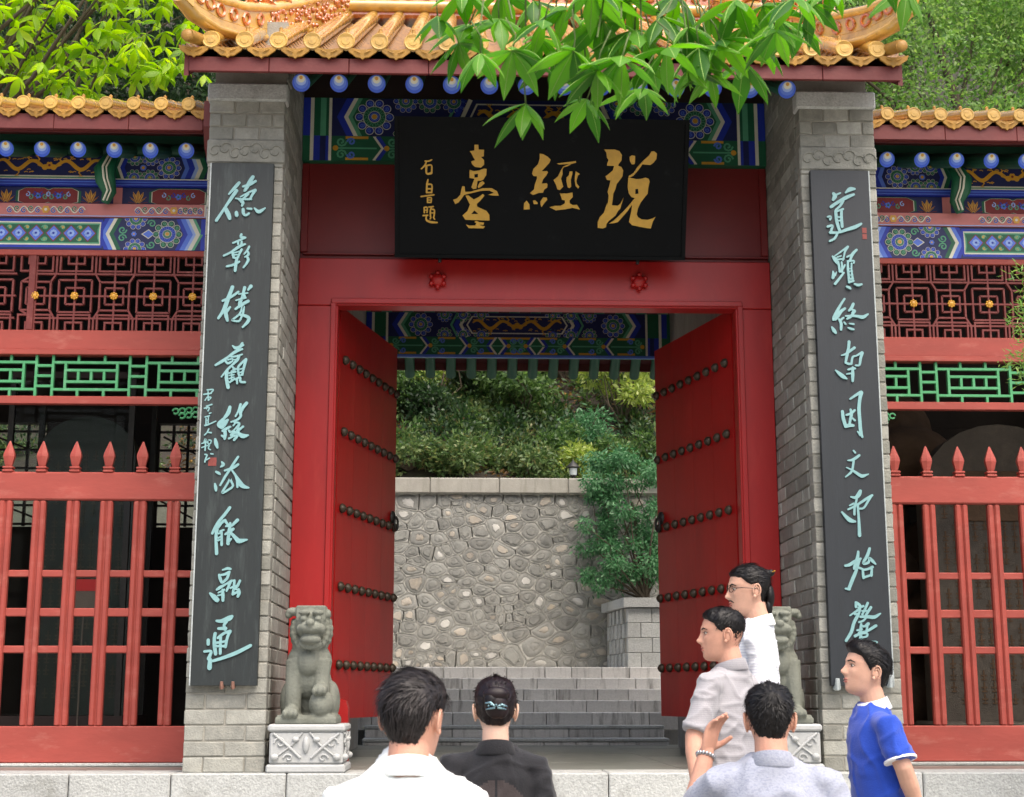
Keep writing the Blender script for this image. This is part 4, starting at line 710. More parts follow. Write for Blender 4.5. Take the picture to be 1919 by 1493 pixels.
# ---- beam over the doors
Yb = 1.0; BX0, BX1 = -1.577, 1.707; BC = 0.065
m2 = MB(); m2.box(BX0, BX1, Yb, Yb + .13, 4.13, 4.60); beam = build('painted_beam', m2, 'p_green', gate)
def gate_paint(Y, zs, half, rear=False):
    P = Paint(lambda u, v, h: (BC + u, Y - .001 - h, v))
    z0, zm, z1 = zs; H1, H0 = z1 - zm, zm - z0
    P.box2(-half, half, zm, z1, NAVY, 0); P.box2(-half, half, z0, zm, GREEN, 0)
    for sg in (-1, 1):
        U = lambda a: sg * (half - a)
        def bx(a, b, c, d, mi, L): P.box2(min(U(a), U(b)), max(U(a), U(b)), c, d, mi, L)
        for (a, b, m1, m0) in ((.0, .05, BLUE, GREEN), (.05, .075, WHITE, WHITE), (.075, .12, GREEN, BLUE), (.12, .16, MINT if not rear else GREEN, NAVY), (.16, .18, GREEN, BLUE), (.18, .2, WHITE, WHITE)):
            bx(a, b, zm, z1, m1, 1); bx(a, b, z0, zm, m0, 1)
        for (a, w, mi) in ((.235, .05, BLUE), (.285, .03, WHITE), (.315, .03, MINT), (.345, .05, GREEN)):
            zc = (zm + z1) / 2; k = .07
            P.poly([(U(a + k), zm), (U(a + k + w), zm), (U(a + w), zc), (U(a), zc)], mi, 1); P.poly([(U(a), zc), (U(a + w), zc), (U(a + k + w), z1), (U(a + k), z1)], mi, 1)
        P.rect = (-half, half, zm + .003, z1 - .003)
        P.rosette(U(.50), (zm + z1) / 2, H1 * .47, 2)
        for q in range(3):
            P.rosette(U(.72 + q * .17), zm + .02, H1 * .3, 2, q % 2 == 0); P.rosette(U(.72 + q * .17), z1 - .02, H1 * .3, 2, q % 2 == 1)
        P.rect = (-half, half, z0 + .003, zm - .003)
        for q in range(4):
            a = .22 + q * .36; zc = (z0 + zm) / 2
            P.poly([(U(a), z0), (U(a + .3), z0), (U(a + .36), zc), (U(a + .3), zm), (U(a), zm)], GREEN, 1)
            P.strip([(U(a + .28), z0), (U(a + .34), zc), (U(a + .28), zm)], .02, WHITE, 2); P.strip([(U(a + .305), z0), (U(a + .365), zc), (U(a + .305), zm)], .03, BLUE, 2)
            P.strip([(U(a + .02), zc), (U(a + .3), zc)], .012, MINT, 2); P.strip([(U(a + .08), z0 + .012), (U(a + .24), z0 + .012)], .02, GOLD, 2); P.strip([(U(a + .08), zm - .012), (U(a + .24), zm - .012)], .02, GOLD, 2)
            for zz, t in ((z0 + H0 * .24, 1), (zm - H0 * .24, -1)): P.curl(U(a + .05), zz, H0 * .2, 0, t, .014, MINT, 3); P.curl(U(a + .12), zz, H0 * .16, PI, t, .014, SKYB, 3); P.disc(U(a + .01), zc, .02, GOLD, 3)
        P.rect = None
    zc = (zm + z1) / 2; P.poly([(-.42, zm + .03), (.42, zm + .03), (.47, zc), (.42, z1 - .03), (-.42, z1 - .03), (-.47, zc)], WHITE, 3)
    P.poly([(-.41, zm + .04), (.41, zm + .04), (.455, zc), (.41, z1 - .04), (-.41, z1 - .04), (-.455, zc)], NAVY, 4)
    P.dragon(-.22, zc, .38, H1 * .62, 1, 5, 1); P.dragon(.22, zc, .38, H1 * .62, -1, 5, 2); P.disc(0, zc, .025, GOLD, 6)
    for q in (-1, 1):
        for k, (w, mi) in enumerate(((.03, WHITE), (.04, BLUE), (.02, MINT))): P.strip([(q * (.46 + k * .045), zm), (q * (.52 + k * .045), zc), (q * (.46 + k * .045), z1)], w, mi, 3)
    return P
build('painted_panel', gate_paint(Yb, (4.132, 4.315, 4.598), 1.64), PAINT, beam)
m2 = MB(); m2.box(-1.33, 1.485, 4.40, 4.55, 3.52, 3.92); beam2 = build('painted_beam', m2, 'p_green', gate)
build('painted_panel', gate_paint(4.40, (3.522, 3.69, 3.918), 1.39, True), PAINT, beam2)
m2 = MB(); m2.box(-1.33, 1.485, 4.385, 4.41, 3.495, 3.518); build('blue_edge', m2, 'p_sky', beam2)
m2 = MB(); m2.box(-1.577, 1.707, 1.02, 1.12, 4.602, 4.86); build('top_board', m2, 'dark_wood', gate)

# ---------------------------------------------------------------- boards with writing
def ribbon(P, st, fn, h, mi=0):
    """brush stroke [x,z,w,...] in mm as a raised bar of changing width with rounded ends"""
    p = [(st[i] / 1000, st[i + 1] / 1000, st[i + 2] / 1000) for i in range(0, len(st), 3)]
    q = []                                     # resample with a smooth curve
    for i in range(len(p) - 1):
        a, b, c, d = p[max(i - 1, 0)], p[i], p[i + 1], p[min(i + 2, len(p) - 1)]
        for t in (0, .25, .5, .75):
            f = lambda k: .5 * ((2 * b[k]) + (-a[k] + c[k]) * t + (2 * a[k] - 5 * b[k] + 4 * c[k] - d[k]) * t * t + (-a[k] + 3 * b[k] - 3 * c[k] + d[k]) * t ** 3)
            q.append((f(0), f(1), max(.002, f(2))))
    q.append(p[-1]); Lf = []; Rt = []; n = len(q)
    for i in range(n):
        a, b = q[max(i - 1, 0)], q[min(i + 1, n - 1)]; d = math.hypot(b[0] - a[0], b[1] - a[1]) or 1; nx, nz = -(b[1] - a[1]) / d, (b[0] - a[0]) / d; w = q[i][2] / 2
        Lf.append((q[i][0] + nx * w, q[i][1] + nz * w)); Rt.append((q[i][0] - nx * w, q[i][1] - nz * w))
    def cap(c, e, f, s):                        # three points round the end
        tx, tz = c[0] - e[0], c[1] - e[1]; d = math.hypot(tx, tz) or 1; tx, tz = tx / d * c[2] / 2, tz / d * c[2] / 2
        return [(c[0] + tx * .7 + s * -tz * .7, c[1] + tz * .7 + s * tx * .7), (c[0] + tx, c[1] + tz), (c[0] + tx * .7 - s * -tz * .7, c[1] + tz * .7 - s * tx * .7)]
    out = Lf + cap(q[-1], q[-2], None, 1) + Rt[::-1] + cap(q[0], q[1], None, 1)
    base = P.n; top = [(x, z) for x, z in out]; m = len(top); nl = len(Lf)
    cx_ = [q[i] for i in range(n)]
    v = [fn(x, z, h) for x, z in top] + [fn(x, z, 0.0) for x, z in top]
    F = []
    for i in range(nl - 1): F.append((i, i + 1, m - 4 - i - 1, m - 4 - i))          # quads between the two edges
    F.append((nl - 1, nl, nl + 1, nl + 2, nl + 3)); F.append((m - 4, m - 3, m - 2, m - 1, 0))
    F += [(i, i + m, (i + 1) % m + m, (i + 1) % m) for i in range(m)]
    P.add(v, F, mi)
# plaque over the doors (leans forward)
PT, PB = Vector((0.085, 0.40, 4.227)), Vector((0.085, 0.75, 3.354)); pe = (PT - PB); PH = pe.length; pe.normalize(); pnn = Vector((0, -pe.z, pe.y)); pnn = pnn if pnn.y < 0 else -pnn
plaque = thing('name_plaque', 'large black name plaque with three gold characters hung above the red doors', 'plaque', (0.085, .75, 3.354))
fnP = lambda u, v, h: tuple(Vector((u, PB.y, PB.z)) + pe * v + pnn * h)
def slab(P, fn, a, b, c, d, h0, h1, mi=0): P.prism([(a, c), (b, c), (b, d), (a, d)], fn, h0, h1, mi); P.add([fn(a, c, h0), fn(b, c, h0), fn(b, d, h0), fn(a, d, h0)], [(3, 2, 1, 0)], mi)
m2 = MB(); slab(m2, fnP, -.905, 1.07, .0, PH, -.055, 0.0); build('board', m2, 'lacquer', plaque, fix=True)
for a, b, c, d in ((-.905, 1.07, PH - .022, PH), (-.905, 1.07, 0, .022), (-.905, -.878, .0225, PH - .0225), (1.043, 1.07, .0225, PH - .0225)):
    m2 = MB(); slab(m2, fnP, a, b, c, d, 0.0005, .012); build('frame_strip', m2, 'lacquer', plaque, fix=True)
for nm, chs in (('gold', CH_SHUO), ('gold', CH_JING), ('gold', CH_TAI)):
    G = MB(); k = 0
    for p in chs:
        pts = [(p[i] / 1000, p[i + 1] / 1000) for i in range(1, len(p), 2)]; k += 1
        if p[0]: G.flat(pts, fnP, .0135, 1)
        else: G.prism(pts, fnP, 0.0006, .012 + k * .0001, 0)
    build('gold_character', G, ['char_gold', 'lacquer'], plaque)
G = MB()
for k, s_ in enumerate(CH_SIGN): ribbon(G, s_, fnP, .007 + k * .0002)
build('gold_signature', G, 'char_gold', plaque)
for xc in (-.6, .75):
    m2 = MB(); m2.tube([(xc, .78, 3.33), (xc, .78, 3.40), (xc, .99, 3.44)], [.012, .012, .012], n=6); build('support_hook', m2, 'iron', plaque)
# couplet boards on the piers
def couplet(xa, xb, matn, chars, label, small=None):
    t = thing('couplet_board', label, 'sign board', ((xa + xb) / 2, -.06, .495)); fn = lambda x, z, h: (x, -.0615 - h, z)
    nP = 1; w = (xb - xa) / nP
    for k in range(nP): m2 = MB(); m2.box(xa + k * w + .0004, xa + (k + 1) * w - .0004, -.0612, -.015, .497, 3.715, bev=.002); build('plank', m2, matn, t)
    for z in (1.1, 2.9): m2 = MB(); m2.box(xa + .03, xb - .03, -.0148, .0, z, z + .08); build('batten', m2, 'dark_wood', t)
    m2 = MB()
    if xa > 0: m2.box(xb + .0006, xb + .009, -.06, -.015, .497, 3.715, bev=.002)
    else: m2.box(xa - .009, xa - .0006, -.06, -.015, .497, 3.715, bev=.002)
    build('worn_edge', m2, 'edge_pale', t)
    for c in chars:
        G = MB()
        for k, s_ in enumerate(c): ribbon(G, s_, fn, .007 + k * .00035)
        build('brush_character', G, 'char_turquoise', t)
    if small:
        G = MB()
        for k, s_ in enumerate(small): ribbon(G, s_, fn, .004 + k * .0002)
        build('small_inscription', G, 'char_turquoise', t)
    return t
cl = couplet(-2.02, -1.632, 'couplet_left', CH_LEFT, 'dark vertical board with turquoise characters and small inscription on the left pier', CH_LEFT_SMALL)
cr = couplet(1.757, 2.128, 'couplet_right', CH_RIGHT, 'dark vertical board with turquoise characters on the right pier behind the blue shirt')
m2 = MB(); m2.box(-1.967, -1.918, -.0632, -.0616, 1.795, 1.846); build('red_seal', m2, 'seal_red', cl)
m2 = MB(); m2.box(2.072, 2.10, -.0632, -.0616, 3.30, 3.335); m2.box(2.072, 2.10, -.0632, -.0616, 3.26, 3.295); build('red_seal', m2, 'seal_red', cr)
for dx in (-.035, .03):
    m2 = MB(); m2.tube([(-1.80 + dx, -.02, .49), (-1.80 + dx, -.075, .485), (-1.80 + dx, -.08, .52)], [.01, .012, .009], n=7); build('iron_hook', m2, 'rust', cl, smooth=60)
m2 = MB(); m2.tube([(1.79, -.02, .485), (1.79, -.08, .485), (1.79, -.085, .54)], [.016, .02, .012], n=8); build('iron_hook', m2, 'edge_pale', cr, smooth=60)
m2 = MB(); m2.tube([(2.11, -.02, .50), (2.11, -.08, .50), (2.11, -.085, .56)], [.016, .02, .012], n=8); build('iron_hook', m2, 'edge_pale', cr, smooth=60)

# ---------------------------------------------------------------- side wings
flw = MB(); flw.lathe([(.014, 0), (.014, -.012), (.001, -.016)], (0, 0, 0), n=8, axis='y')
for q in range(8): a = q * PI / 4; flw.ell((math.cos(a) * .02, -.005, math.sin(a) * .02), (.0095, .007, .0095), 6, 4)
flower_me = mesh('lattice_flower', flw.v, flw.f, 'p_gold', smooth=60)
wt = tube_tile_mesh(1.5, 0.046, 0.36, 5, 'tube_tile'); wp = pan_mesh(1.5, 0.132, 0.36, 9, 'pan_tile'); wr = rafter_mesh(1.2, 0.36, 0.053, 'rafter')
def wing(sg, x0, label, side):
    X = lambda s: x0 + sg * s; Y = 1.0; WLn = 2.54
    t = thing('side_wing', label, 'pavilion', (X(1.27), 1.0, 0.0), 'wings beside the gate')
    def B(name, s0, s1, y0, y1, z0, z1, m, par=t, bev=0.003):
        q = MB(); q.box(min(X(s0), X(s1)), max(X(s0), X(s1)), y0, y1, z0, z1, bev=bev); return build(name, q, m, par)
    fn = lambda u, v, h: (X(u), Y - .001 - h, v)
    halves = (lambda s: s, lambda s: WLn - s)
    # upper beam
    ub = B('upper_beam', .0, WLn, Y, Y + .14, 3.977, 4.143, 'p_green'); P = Paint(fn); z0, z1 = 3.979, 4.141; zc = (z0 + z1) / 2
    P.box2(0, WLn, z0, z1, NAVY, 0)
    for hf in range(2):
        U = halves[hf]
        def bx(a, b, c, d, mi, L): P.box2(min(U(a), U(b)), max(U(a), U(b)), c, d, mi, L)
        for a, b, mi in ((.0, .08, BLUE), (.08, .11, GREEN), (.11, .13, WHITE), (.13, .17, GREEN)): bx(a, b, z0, z1, mi, 1)
        for a, w, mi in ((.17, .035, GREEN), (.205, .03, WHITE), (.235, .025, PALE), (.26, .04, BLUE), (.30, .03, SKYB)):
            P.poly([(U(a + .03), z0), (U(a + w + .03), z0), (U(a + w), zc), (U(a), zc)], mi, 1); P.poly([(U(a), zc), (U(a + w), zc), (U(a + w + .03), z1), (U(a + .03), z1)], mi, 1)
        P.rect = (0, WLn, z0, z1); P.rosette(U(.44), zc, .082, 2)
        for s_ in (.57, .68):
            P.rosette(U(s_), z0 + .005, .062, 2, True); P.rosette(U(s_), z1 - .005, .062, 2, s_ > .6)
        P.disc(U(.62), zc, .022, SKYB, 2); P.disc(U(.62), zc, .012, GOLD, 3); P.rect = None
        for a, w, mi in ((.75, .03, BLUE), (.78, .02, WHITE), (.80, .03, GREEN), (.86, .02, MINT)):
            P.poly([(U(a - .03), z0), (U(a + w - .03), z0), (U(a + w), zc), (U(a), zc)], mi, 2); P.poly([(U(a), zc), (U(a + w), zc), (U(a + w - .03), z1), (U(a - .03), z1)], mi, 2)
        P.dragon(U(1.075), zc + .01, .33, .125, 1 if hf == 0 else -1, 3, 3 + hf)
        P.strip([(U(.88), z0 + .012), (U(1.27), z0 + .012)], .012, WHITE, 2); P.strip([(U(.88), z0 + .004), (U(1.27), z0 + .004)], .008, MINT, 2)
    P.flower(1.27, zc + .01, .028, GOLD, MAROON, 3); build('painted_panel', P, PAINT, ub)
    # blue moulding, cushion board with lotus, pink rail, lower beam
    mo = B('blue_moulding', .0, WLn, Y - .02, Y + .1, 3.922, 3.974, 'p_blue'); P = Paint(lambda u, v, h: (X(u), Y - .021 - h, v)); P.strip([(0, 3.968), (WLn, 3.968)], .007, WHITE, 1); P.strip([(0, 3.928), (WLn, 3.928)], .005, SKYB, 1); P.strip([(0, 3.947), (WLn, 3.947)], .008, SKYB, 1); build('painted_panel', P, PAINT, mo)
    cb = B('cushion_board', .0, WLn, Y + .02, Y + .12, 3.792, 3.92, 'p_green'); P = Paint(lambda u, v, h: (X(u), Y + .019 - h, v)); z0, z1 = 3.794, 3.918; zc = 3.853; P.box2(0, WLn, z0, z1, NAVY, 0)
    for hf in range(2):
        U = halves[hf]
        for s0, s1 in ((.20, .54), (1.08, 1.27)):
            a, b = (U(s0), U(s1)); a, b = min(a, b), max(a, b)
            def rr(p, mi, L): P.poly([(a - p, z0 + .02 - p * .3), (a + .03, z0 - .0 + .004), (b - .03, z0 + .004), (b + p, z0 + .02), (b + p, z1 - .03), (b - .03, z1 - .012 + p * .3), (a + .03, z1 - .012 + p * .3), (a - p, z1 - .03)], mi, L)
            rr(.035, GREEN, 1); rr(.018, WHITE, 2); rr(.012, MAROON, 3)
        for c, w in ((.37, .1), (1.2, .07)):
            P.flower(U(c), zc, .024, SKYB, GREEN, 5, 5)
            for q in (-1, 1):
                for k in range(3): P.curl(U(c) + q * (w * .4 + k * w * .32), zc + (-1) ** k * .01, .02, PI / 2, q, .008, [BLUE, MINT, PALE][k], 5, 1.0, 8)
        for c in (.65, .98):
            for k in range(7):
                a = PI * (k + .5) / 7; L_ = .095 if k in (2, 3, 4) else .085; dx, dz = math.cos(a) * L_ * .8, math.sin(a) * L_
                P.poly([(U(c) + dx * .15 - dz * .1, z0 + .004 + dz * .15), (U(c) + dx * .15 + dz * .1, z0 + .004 + dz * .15), (U(c) + dx * .75 + dz * .13, z0 + dz * .8), (U(c) + dx * 1.1, z0 + dz * 1.12), (U(c) + dx * .75 - dz * .13, z0 + dz * .8)], GOLD, 3 + k % 2)
                P.strip([(U(c) + dx * .2, z0 + .004 + dz * .2), (U(c) + dx, z0 + dz)], .004, MAROON, 6)
        P.box2(min(U(.76), U(.82)), max(U(.76), U(.82)), z0, z1, PINK, 1)
    build('painted_panel', P, PAINT, cb)
    pk = B('pink_rail', .0, WLn, Y - .02, Y + .12, 3.693, 3.789, 'p_pink'); P = Paint(lambda u, v, h: (X(u), Y - .021 - h, v))
    for hf in range(2):
        U = halves[hf]
        for c, a, b in ((.39, .19, .66), (1.27, 1.0, 1.27)):
            P.flower(U(c), 3.741, .03, GOLD, WHITE, 4); P.vine(U(a), U(c) - (.03 if U(a) < U(c) else -.03), 3.741, .08, 1)
            if c < 1: P.vine(U(b), U(c) + (.03 if U(b) > U(c) else -.03), 3.741, .08, 1)
        P.box2(min(U(.0), U(.17)), max(U(.0), U(.17)), 3.694, 3.788, BLUE, 1); P.box2(min(U(.17), U(.18)), max(U(.17), U(.18)), 3.694, 3.788, WHITE, 1)
    P.strip([(0, 3.697), (WLn, 3.697)], .006, PALE, 2); build('painted_panel', P, PAINT, pk)
    lb = B('lower_beam', .0, WLn, Y - .005, Y + .14, 3.459, 3.69, 'p_blue'); P = Paint(lambda u, v, h: (X(u), Y - .006 - h, v)); z0, z1 = 3.461, 3.688; zc = (z0 + z1) / 2; P.box2(0, WLn, z0, z1, NAVY, 0)
    for hf in range(2):
        U = halves[hf]
        for a, b, mi in ((.0, .10, SKYB), (.10, .16, BLUE), (.16, .17, WHITE), (.17, .2, BLUE)): P.box2(min(U(a), U(b)), max(U(a), U(b)), z0, z1, mi, 1)
        for a, w, mi in ((.185, .02, MINT), (.205, .03, WHITE), (.235, .02, PALE), (.255, .035, SKYB), (.29, .03, BLUE)):
            P.poly([(U(a + .055), z0), (U(a + w + .055), z0), (U(a + w), zc), (U(a), zc)], mi, 1); P.poly([(U(a), zc), (U(a + w), zc), (U(a + w + .055), z1), (U(a + .055), z1)], mi, 1)
        P.rect = (0, WLn, z0, z1); P.rosette(U(.43), zc, .098, 2, True); P.rosette(U(.65), z0 + .005, .075, 2); P.rosette(U(.65), z1 - .005, .075, 2)
        P.poly([(U(.52), zc), (U(.56), zc + .035), (U(.61), zc), (U(.56), zc - .035)], WHITE, 3); P.poly([(U(.525), zc), (U(.56), zc + .028), (U(.6), zc), (U(.56), zc - .028)], SKYB, 4); P.flower(U(.66), zc, .02, SKYB, GOLD, 4)
        for q in (-1, 1): P.curl(U(.54), zc + q * .075, .03, 0, q, .01, MINT, 3); P.curl(U(.74), zc + q * .03, .03, PI, q, .01, MINT, 3)
        P.rect = None
        for a, w, mi in ((.80, .03, GREEN), (.83, .025, WHITE), (.855, .03, SKYB), (.885, .03, BLUE)):
            P.poly([(U(a - .055), z0), (U(a + w - .055), z0), (U(a + w), zc), (U(a), zc)], mi, 1); P.poly([(U(a), zc), (U(a + w), zc), (U(a + w - .055), z1), (U(a - .055), z1)], mi, 1)
        def box6(p, mi, L): P.poly([(U(1.27), z0 + p), (U(.87 + p * .6), z0 + p), (U(.86 + p), zc - .03), (U(.86 + p), zc + .03), (U(.87 + p * .6), z1 - p), (U(1.27), z1 - p)], mi, L)
        box6(.012, BLUE, 2); box6(.03, WHITE, 3); box6(.04, MINT, 4); box6(.05, GREEN, 5)
        for k in range(4):
            c = 1.21 - k * .118 + .0; hw = .056
            if c - hw < .86: continue
            P.poly([(U(c - hw), zc), (U(c), zc + .062), (U(c + hw), zc), (U(c), zc - .062)], MAROON, 6); P.poly([(U(c - hw * .86), zc), (U(c), zc + .053), (U(c + hw * .86), zc), (U(c), zc - .053)], SKYB, 7); P.flower(U(c), zc, .026, PALE, BLUE, 8, 8)
            for q in (-1, 1): P.disc(U(c + hw), zc + q * .045, .012, GOLD, 6, 8); P.curl(U(c + hw), zc + q * .04, .02, 0, q, .006, MINT, 7)
    build('painted_panel', P, PAINT, lb)
    for s_ in (.84, WLn - .84):                  # carved green arm hanging in front of the beams
        q = MB(); pts = [(X(s_ - .03), .93, 4.14), (X(s_ - .01), .88, 4.07), (X(s_ + .01), .84, 3.99), (X(s_), .85, 3.91), (X(s_ - .02), .89, 3.84), (X(s_ + .015), .93, 3.78)]
        q.tube(pts, [(.03, .05), (.034, .06), (.04, .075), (.038, .07), (.03, .05), (.018, .03)], n=10, ref=(1, 0, 0)); arm = build('carved_arm', q, 'p_green', t, smooth=60)
        q = MB(); q.tube([(a + .0, b - .052, c) for a, b, c in pts], [.008] * 6, n=6); q.tube([(a - sg * .022, b - .045, c) for a, b, c in pts], [.006] * 6, n=6); build('white_line', q, 'p_white', arm, smooth=60)
    # lattice transom
    tf = B('transom_frame', .0, WLn, Y - .01, Y + .06, 3.417, 3.457, 'wood_red'); z0, z1 = 2.888, 3.415; zc = 3.13
    for s_ in (.015, 1.315, WLn - .05): B('transom_post', s_, s_ + .045, Y - .012, Y + .05, z0, z1, 'lattice_red', tf)
    p = .268; fl = [.24 + k * p for k in range(9)]
    for k, c in enumerate(fl):
        q = MB(); w = .0125; ya, yb = Y, Y + .03
        bar = lambda a, b, o=0.0: q.bar((X(a[0]), a[1]), (X(b[0]), b[1]), w, ya + o, yb + o)
        lo, hi = max(.06, c - p / 2), min(WLn - .05, c + p / 2)
        if lo < 1.36 and hi > 1.36 and c > 1.36: lo = 1.36
        if c < 1.315 < hi: hi = 1.315
        bar((lo, zc), (hi, zc)); bar((c, z0), (c, z1), .0012)
        for (hw, hh) in ((.062, .058),):
            for a, b in (((c - hw, zc - hh), (c + hw, zc - hh)), ((c - hw, zc + hh), (c + hw, zc + hh)), ((c - hw, zc - hh), (c - hw, zc + hh)), ((c + hw, zc - hh), (c + hw, zc + hh))): bar(a, b, .0006)
        for e, d in ((z1, -1), (z0, 1)):
            for hw, hh in ((.055, .055), (.108, .108)):
                bar((c - hw, e), (c - hw, e + d * hh), .0006); bar((c + hw, e), (c + hw, e + d * hh), .0006); bar((c - hw - w / 2, e + d * hh), (c + hw + w / 2, e + d * hh), .0003)
        if k % 2:
            hw, hh = .112, .114
            for a, b in (((c - hw, zc - hh), (c + hw, zc - hh)), ((c - hw, zc + hh), (c + hw, zc + hh)), ((c - hw, zc - hh), (c - hw, zc + hh)), ((c + hw, zc - hh), (c + hw, zc + hh))): bar(a, b, .0009)
        else:
            hw, hh = .10, .10
            for a, b in (((c - hw, zc - hh), (c + hw, zc - hh)), ((c - hw, zc + hh), (c + hw, zc + hh)), ((c - hw, zc - hh), (c - hw, zc + hh)), ((c + hw, zc - hh), (c + hw, zc + hh))): bar(a, b, .0009)
            for q1 in (-1, 1):
                for q2 in (-1, 1):
                    e = (c + q1 * min(p / 2 + .01, hi - c if q1 > 0 else c - lo), zc + q2 * .157); bar((c + q1 * hw, zc + q2 * hh), e, .0015)
        for q2 in (-1, 1): bar((lo, zc + q2 * .157), (hi, zc + q2 * .157), .0018)
        if hi - c > .13: bar((hi, zc + .157), (hi, z1), .0021); bar((hi, zc - .157), (hi, z0), .0021)
        build('lattice_unit', q, 'lattice_red', tf); inst('lattice_flower', flower_me, tf, (X(c), Y - .002, zc))
    B('transom_board', .0, WLn, Y - .012, Y + .06, 2.75, 2.886, 'wood_red', tf); B('transom_sill', .0, WLn, Y - .03, Y + .06, 2.712, 2.748, 'wood_red', tf)
    # green hanging balustrade
    hb = B('balustrade_rail', .0, WLn, Y - .02, Y + .04, 2.373, 2.426, 'wood_red'); z0, z1 = 2.427, 2.711; w = .017
    for k in range(-1, 5):
        a = -.02 + k * .63 - .08; q = MB()
        def bar(p0, p1, o=0.0):
            if max(p0[0], p1[0]) > WLn or min(p0[0], p1[0]) < 0.005:
                if p0[1] != p1[1]: return
                p0 = (max(.005, min(WLn, p0[0])), p0[1]); p1 = (max(.005, min(WLn, p1[0])), p1[1])
                if abs(p0[0] - p1[0]) < .01: return
            q.bar((X(p0[0]), p0[1]), (X(p1[0]), p1[1]), w, Y - .005 + o, Y + .025 + o)
        h = z1 - z0; zt, zb = z1 - h * .17, z0 + h * .17
        for s_ in (a, a + .112): bar((s_, z0), (s_, z1))
        for f in (.25, .5, .75): bar((a, z0 + h * f), (a + .112, z0 + h * f), .0006)
        b0, b1 = a + .112, a + .63
        bar((b0, zt), (b1, zt), .0006); bar((b0, zb), (b1, zb), .0006)
        for f in (.33, .67): s_ = b0 + (b1 - b0) * f; bar((s_, zt), (s_, z1), .0009); bar((s_, zb), (s_, z0), .0009)
        c0, c1 = b0 + .085, b1 - .085; bar((c0, zb), (c0, zt), .0009); bar((c1, zb), (c1, zt), .0009)
        za, zz = zt - h * .19, zb + h * .19; bar((c0, za), (c1, za), .0003); bar((c0, zz), (c1, zz), .0003)
        for f in (.25, .5, .75): s_ = c0 + (c1 - c0) * f; bar((s_, zz), (s_, za), .0012)
        if q.n: build('green_fretwork', q, 'rail_green', hb)
    q = MB()
    for k in range(9): q.curl = None; s_ = .14 + (k % 5) * .045; z = 2.345 - (k // 5) * .035 - (k % 5) * .004; q.tube([(X(s_ + math.cos(a) * .02), Y, z + math.sin(a) * .018) for a in np.linspace(0, 5.5, 9)], [.007] * 9, n=5)
    build('corner_bracket', q, 'rail_green', hb, smooth=60)
    # eave: purlin, rafters, fascia, deck, tiles
    q = MB(); q.tube([(X(0), Y + .06, 4.20), (X(WLn), Y + .06, 4.20)], [.055, .055], n=12); build('purlin', q, 'rafter_green', t, smooth=60)
    B('purlin_board', .0, WLn, Y + .08, Y + .1, 4.145, 4.42, 'rafter_green')
    for k in range(10): inst('rafter', wr, t, (X(.242 + k * .2395), .56, 4.025))
    q = MB(); dk = [(.44, 4.10), (2.4, 4.80), (4.4, 4.1), (4.4, 4.18), (2.4, 4.88), (.44, 4.18)]; xs = sorted((X(-.0 + .002), X(WLn + .15)))
    v = [(xs[0], a, b) for a, b in dk] + [(xs[1], a, b) for a, b in dk]; q.add(v, [(0, 1, 4, 5), (1, 2, 3, 4), (11, 10, 7, 6), (10, 9, 8, 7)] + [(i, i + 6, (i + 1) % 6 + 6, (i + 1) % 6) for i in range(6)])
    rf = build('roof', q, 'rafter_red', t, fix=True)
    for k in range(5):
        a, b = .11 + k * .49, .11 + (k + 1) * .49; m3 = MB(); m3.box(min(X(a), X(b)) + .001, max(X(a), X(b)) - .001, .405, .438, 4.11, 4.215, bev=.003); build('fascia_board', m3, 'fascia_red', rf)
    m3 = MB(); prof = [(.36, 4.30), (.36, 4.12), (.44, 3.99), (.62, 3.93), (.95, 3.97), (.95, 4.4)]; a, b = sorted((X(.012), X(.1))); v = [(a, y, z) for y, z in prof] + [(b, y, z) for y, z in prof]
    m3.add(v, [(0, 1, 2, 3, 4, 5), (11, 10, 9, 8, 7, 6)] + [(i, i + 6, (i + 1) % 6 + 6, (i + 1) % 6) for i in range(6)]); build('end_board', m3, 'fascia_red', rf, fix=True)
    for k in range(14): inst('tube_tile', wt, rf, (X(.206 + k * .181), .39, 4.283)); inst('nail_cap', nail_me, rf, (X(.206 + k * .181), .50, 4.335), scale=(.8, .8, .8))
    for k in range(14): inst('pan_tile', wp, rf, (X(.116 + k * .181), .415, 4.246))
    m3 = MB(); m3.box(*sorted((X(.004), X(.09))), .37, .9, 4.28, 4.34, bev=.01); build('edge_tile', m3, 'tile_clay', rf)
    # end column, back wall with windows, floor beam
    for s_ in (.06, WLn): q = MB(); q.tube([(X(s_), Y + .1, 0), (X(s_), Y + .1, 4.1)], [.09, .085], n=14); build('column', q, 'wood_red', t, smooth=60)
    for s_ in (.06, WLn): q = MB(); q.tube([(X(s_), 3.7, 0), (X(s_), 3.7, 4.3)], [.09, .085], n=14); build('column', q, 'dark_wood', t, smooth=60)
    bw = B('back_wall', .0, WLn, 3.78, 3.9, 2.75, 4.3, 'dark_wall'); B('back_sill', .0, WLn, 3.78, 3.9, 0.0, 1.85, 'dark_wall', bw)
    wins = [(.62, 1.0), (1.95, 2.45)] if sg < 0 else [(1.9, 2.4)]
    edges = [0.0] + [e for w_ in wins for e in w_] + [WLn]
    for k in range(0, len(edges), 2): B('back_panel', edges[k] + .001, edges[k + 1] - .001, 3.78, 3.9, 1.851, 2.749, 'dark_wall', bw)
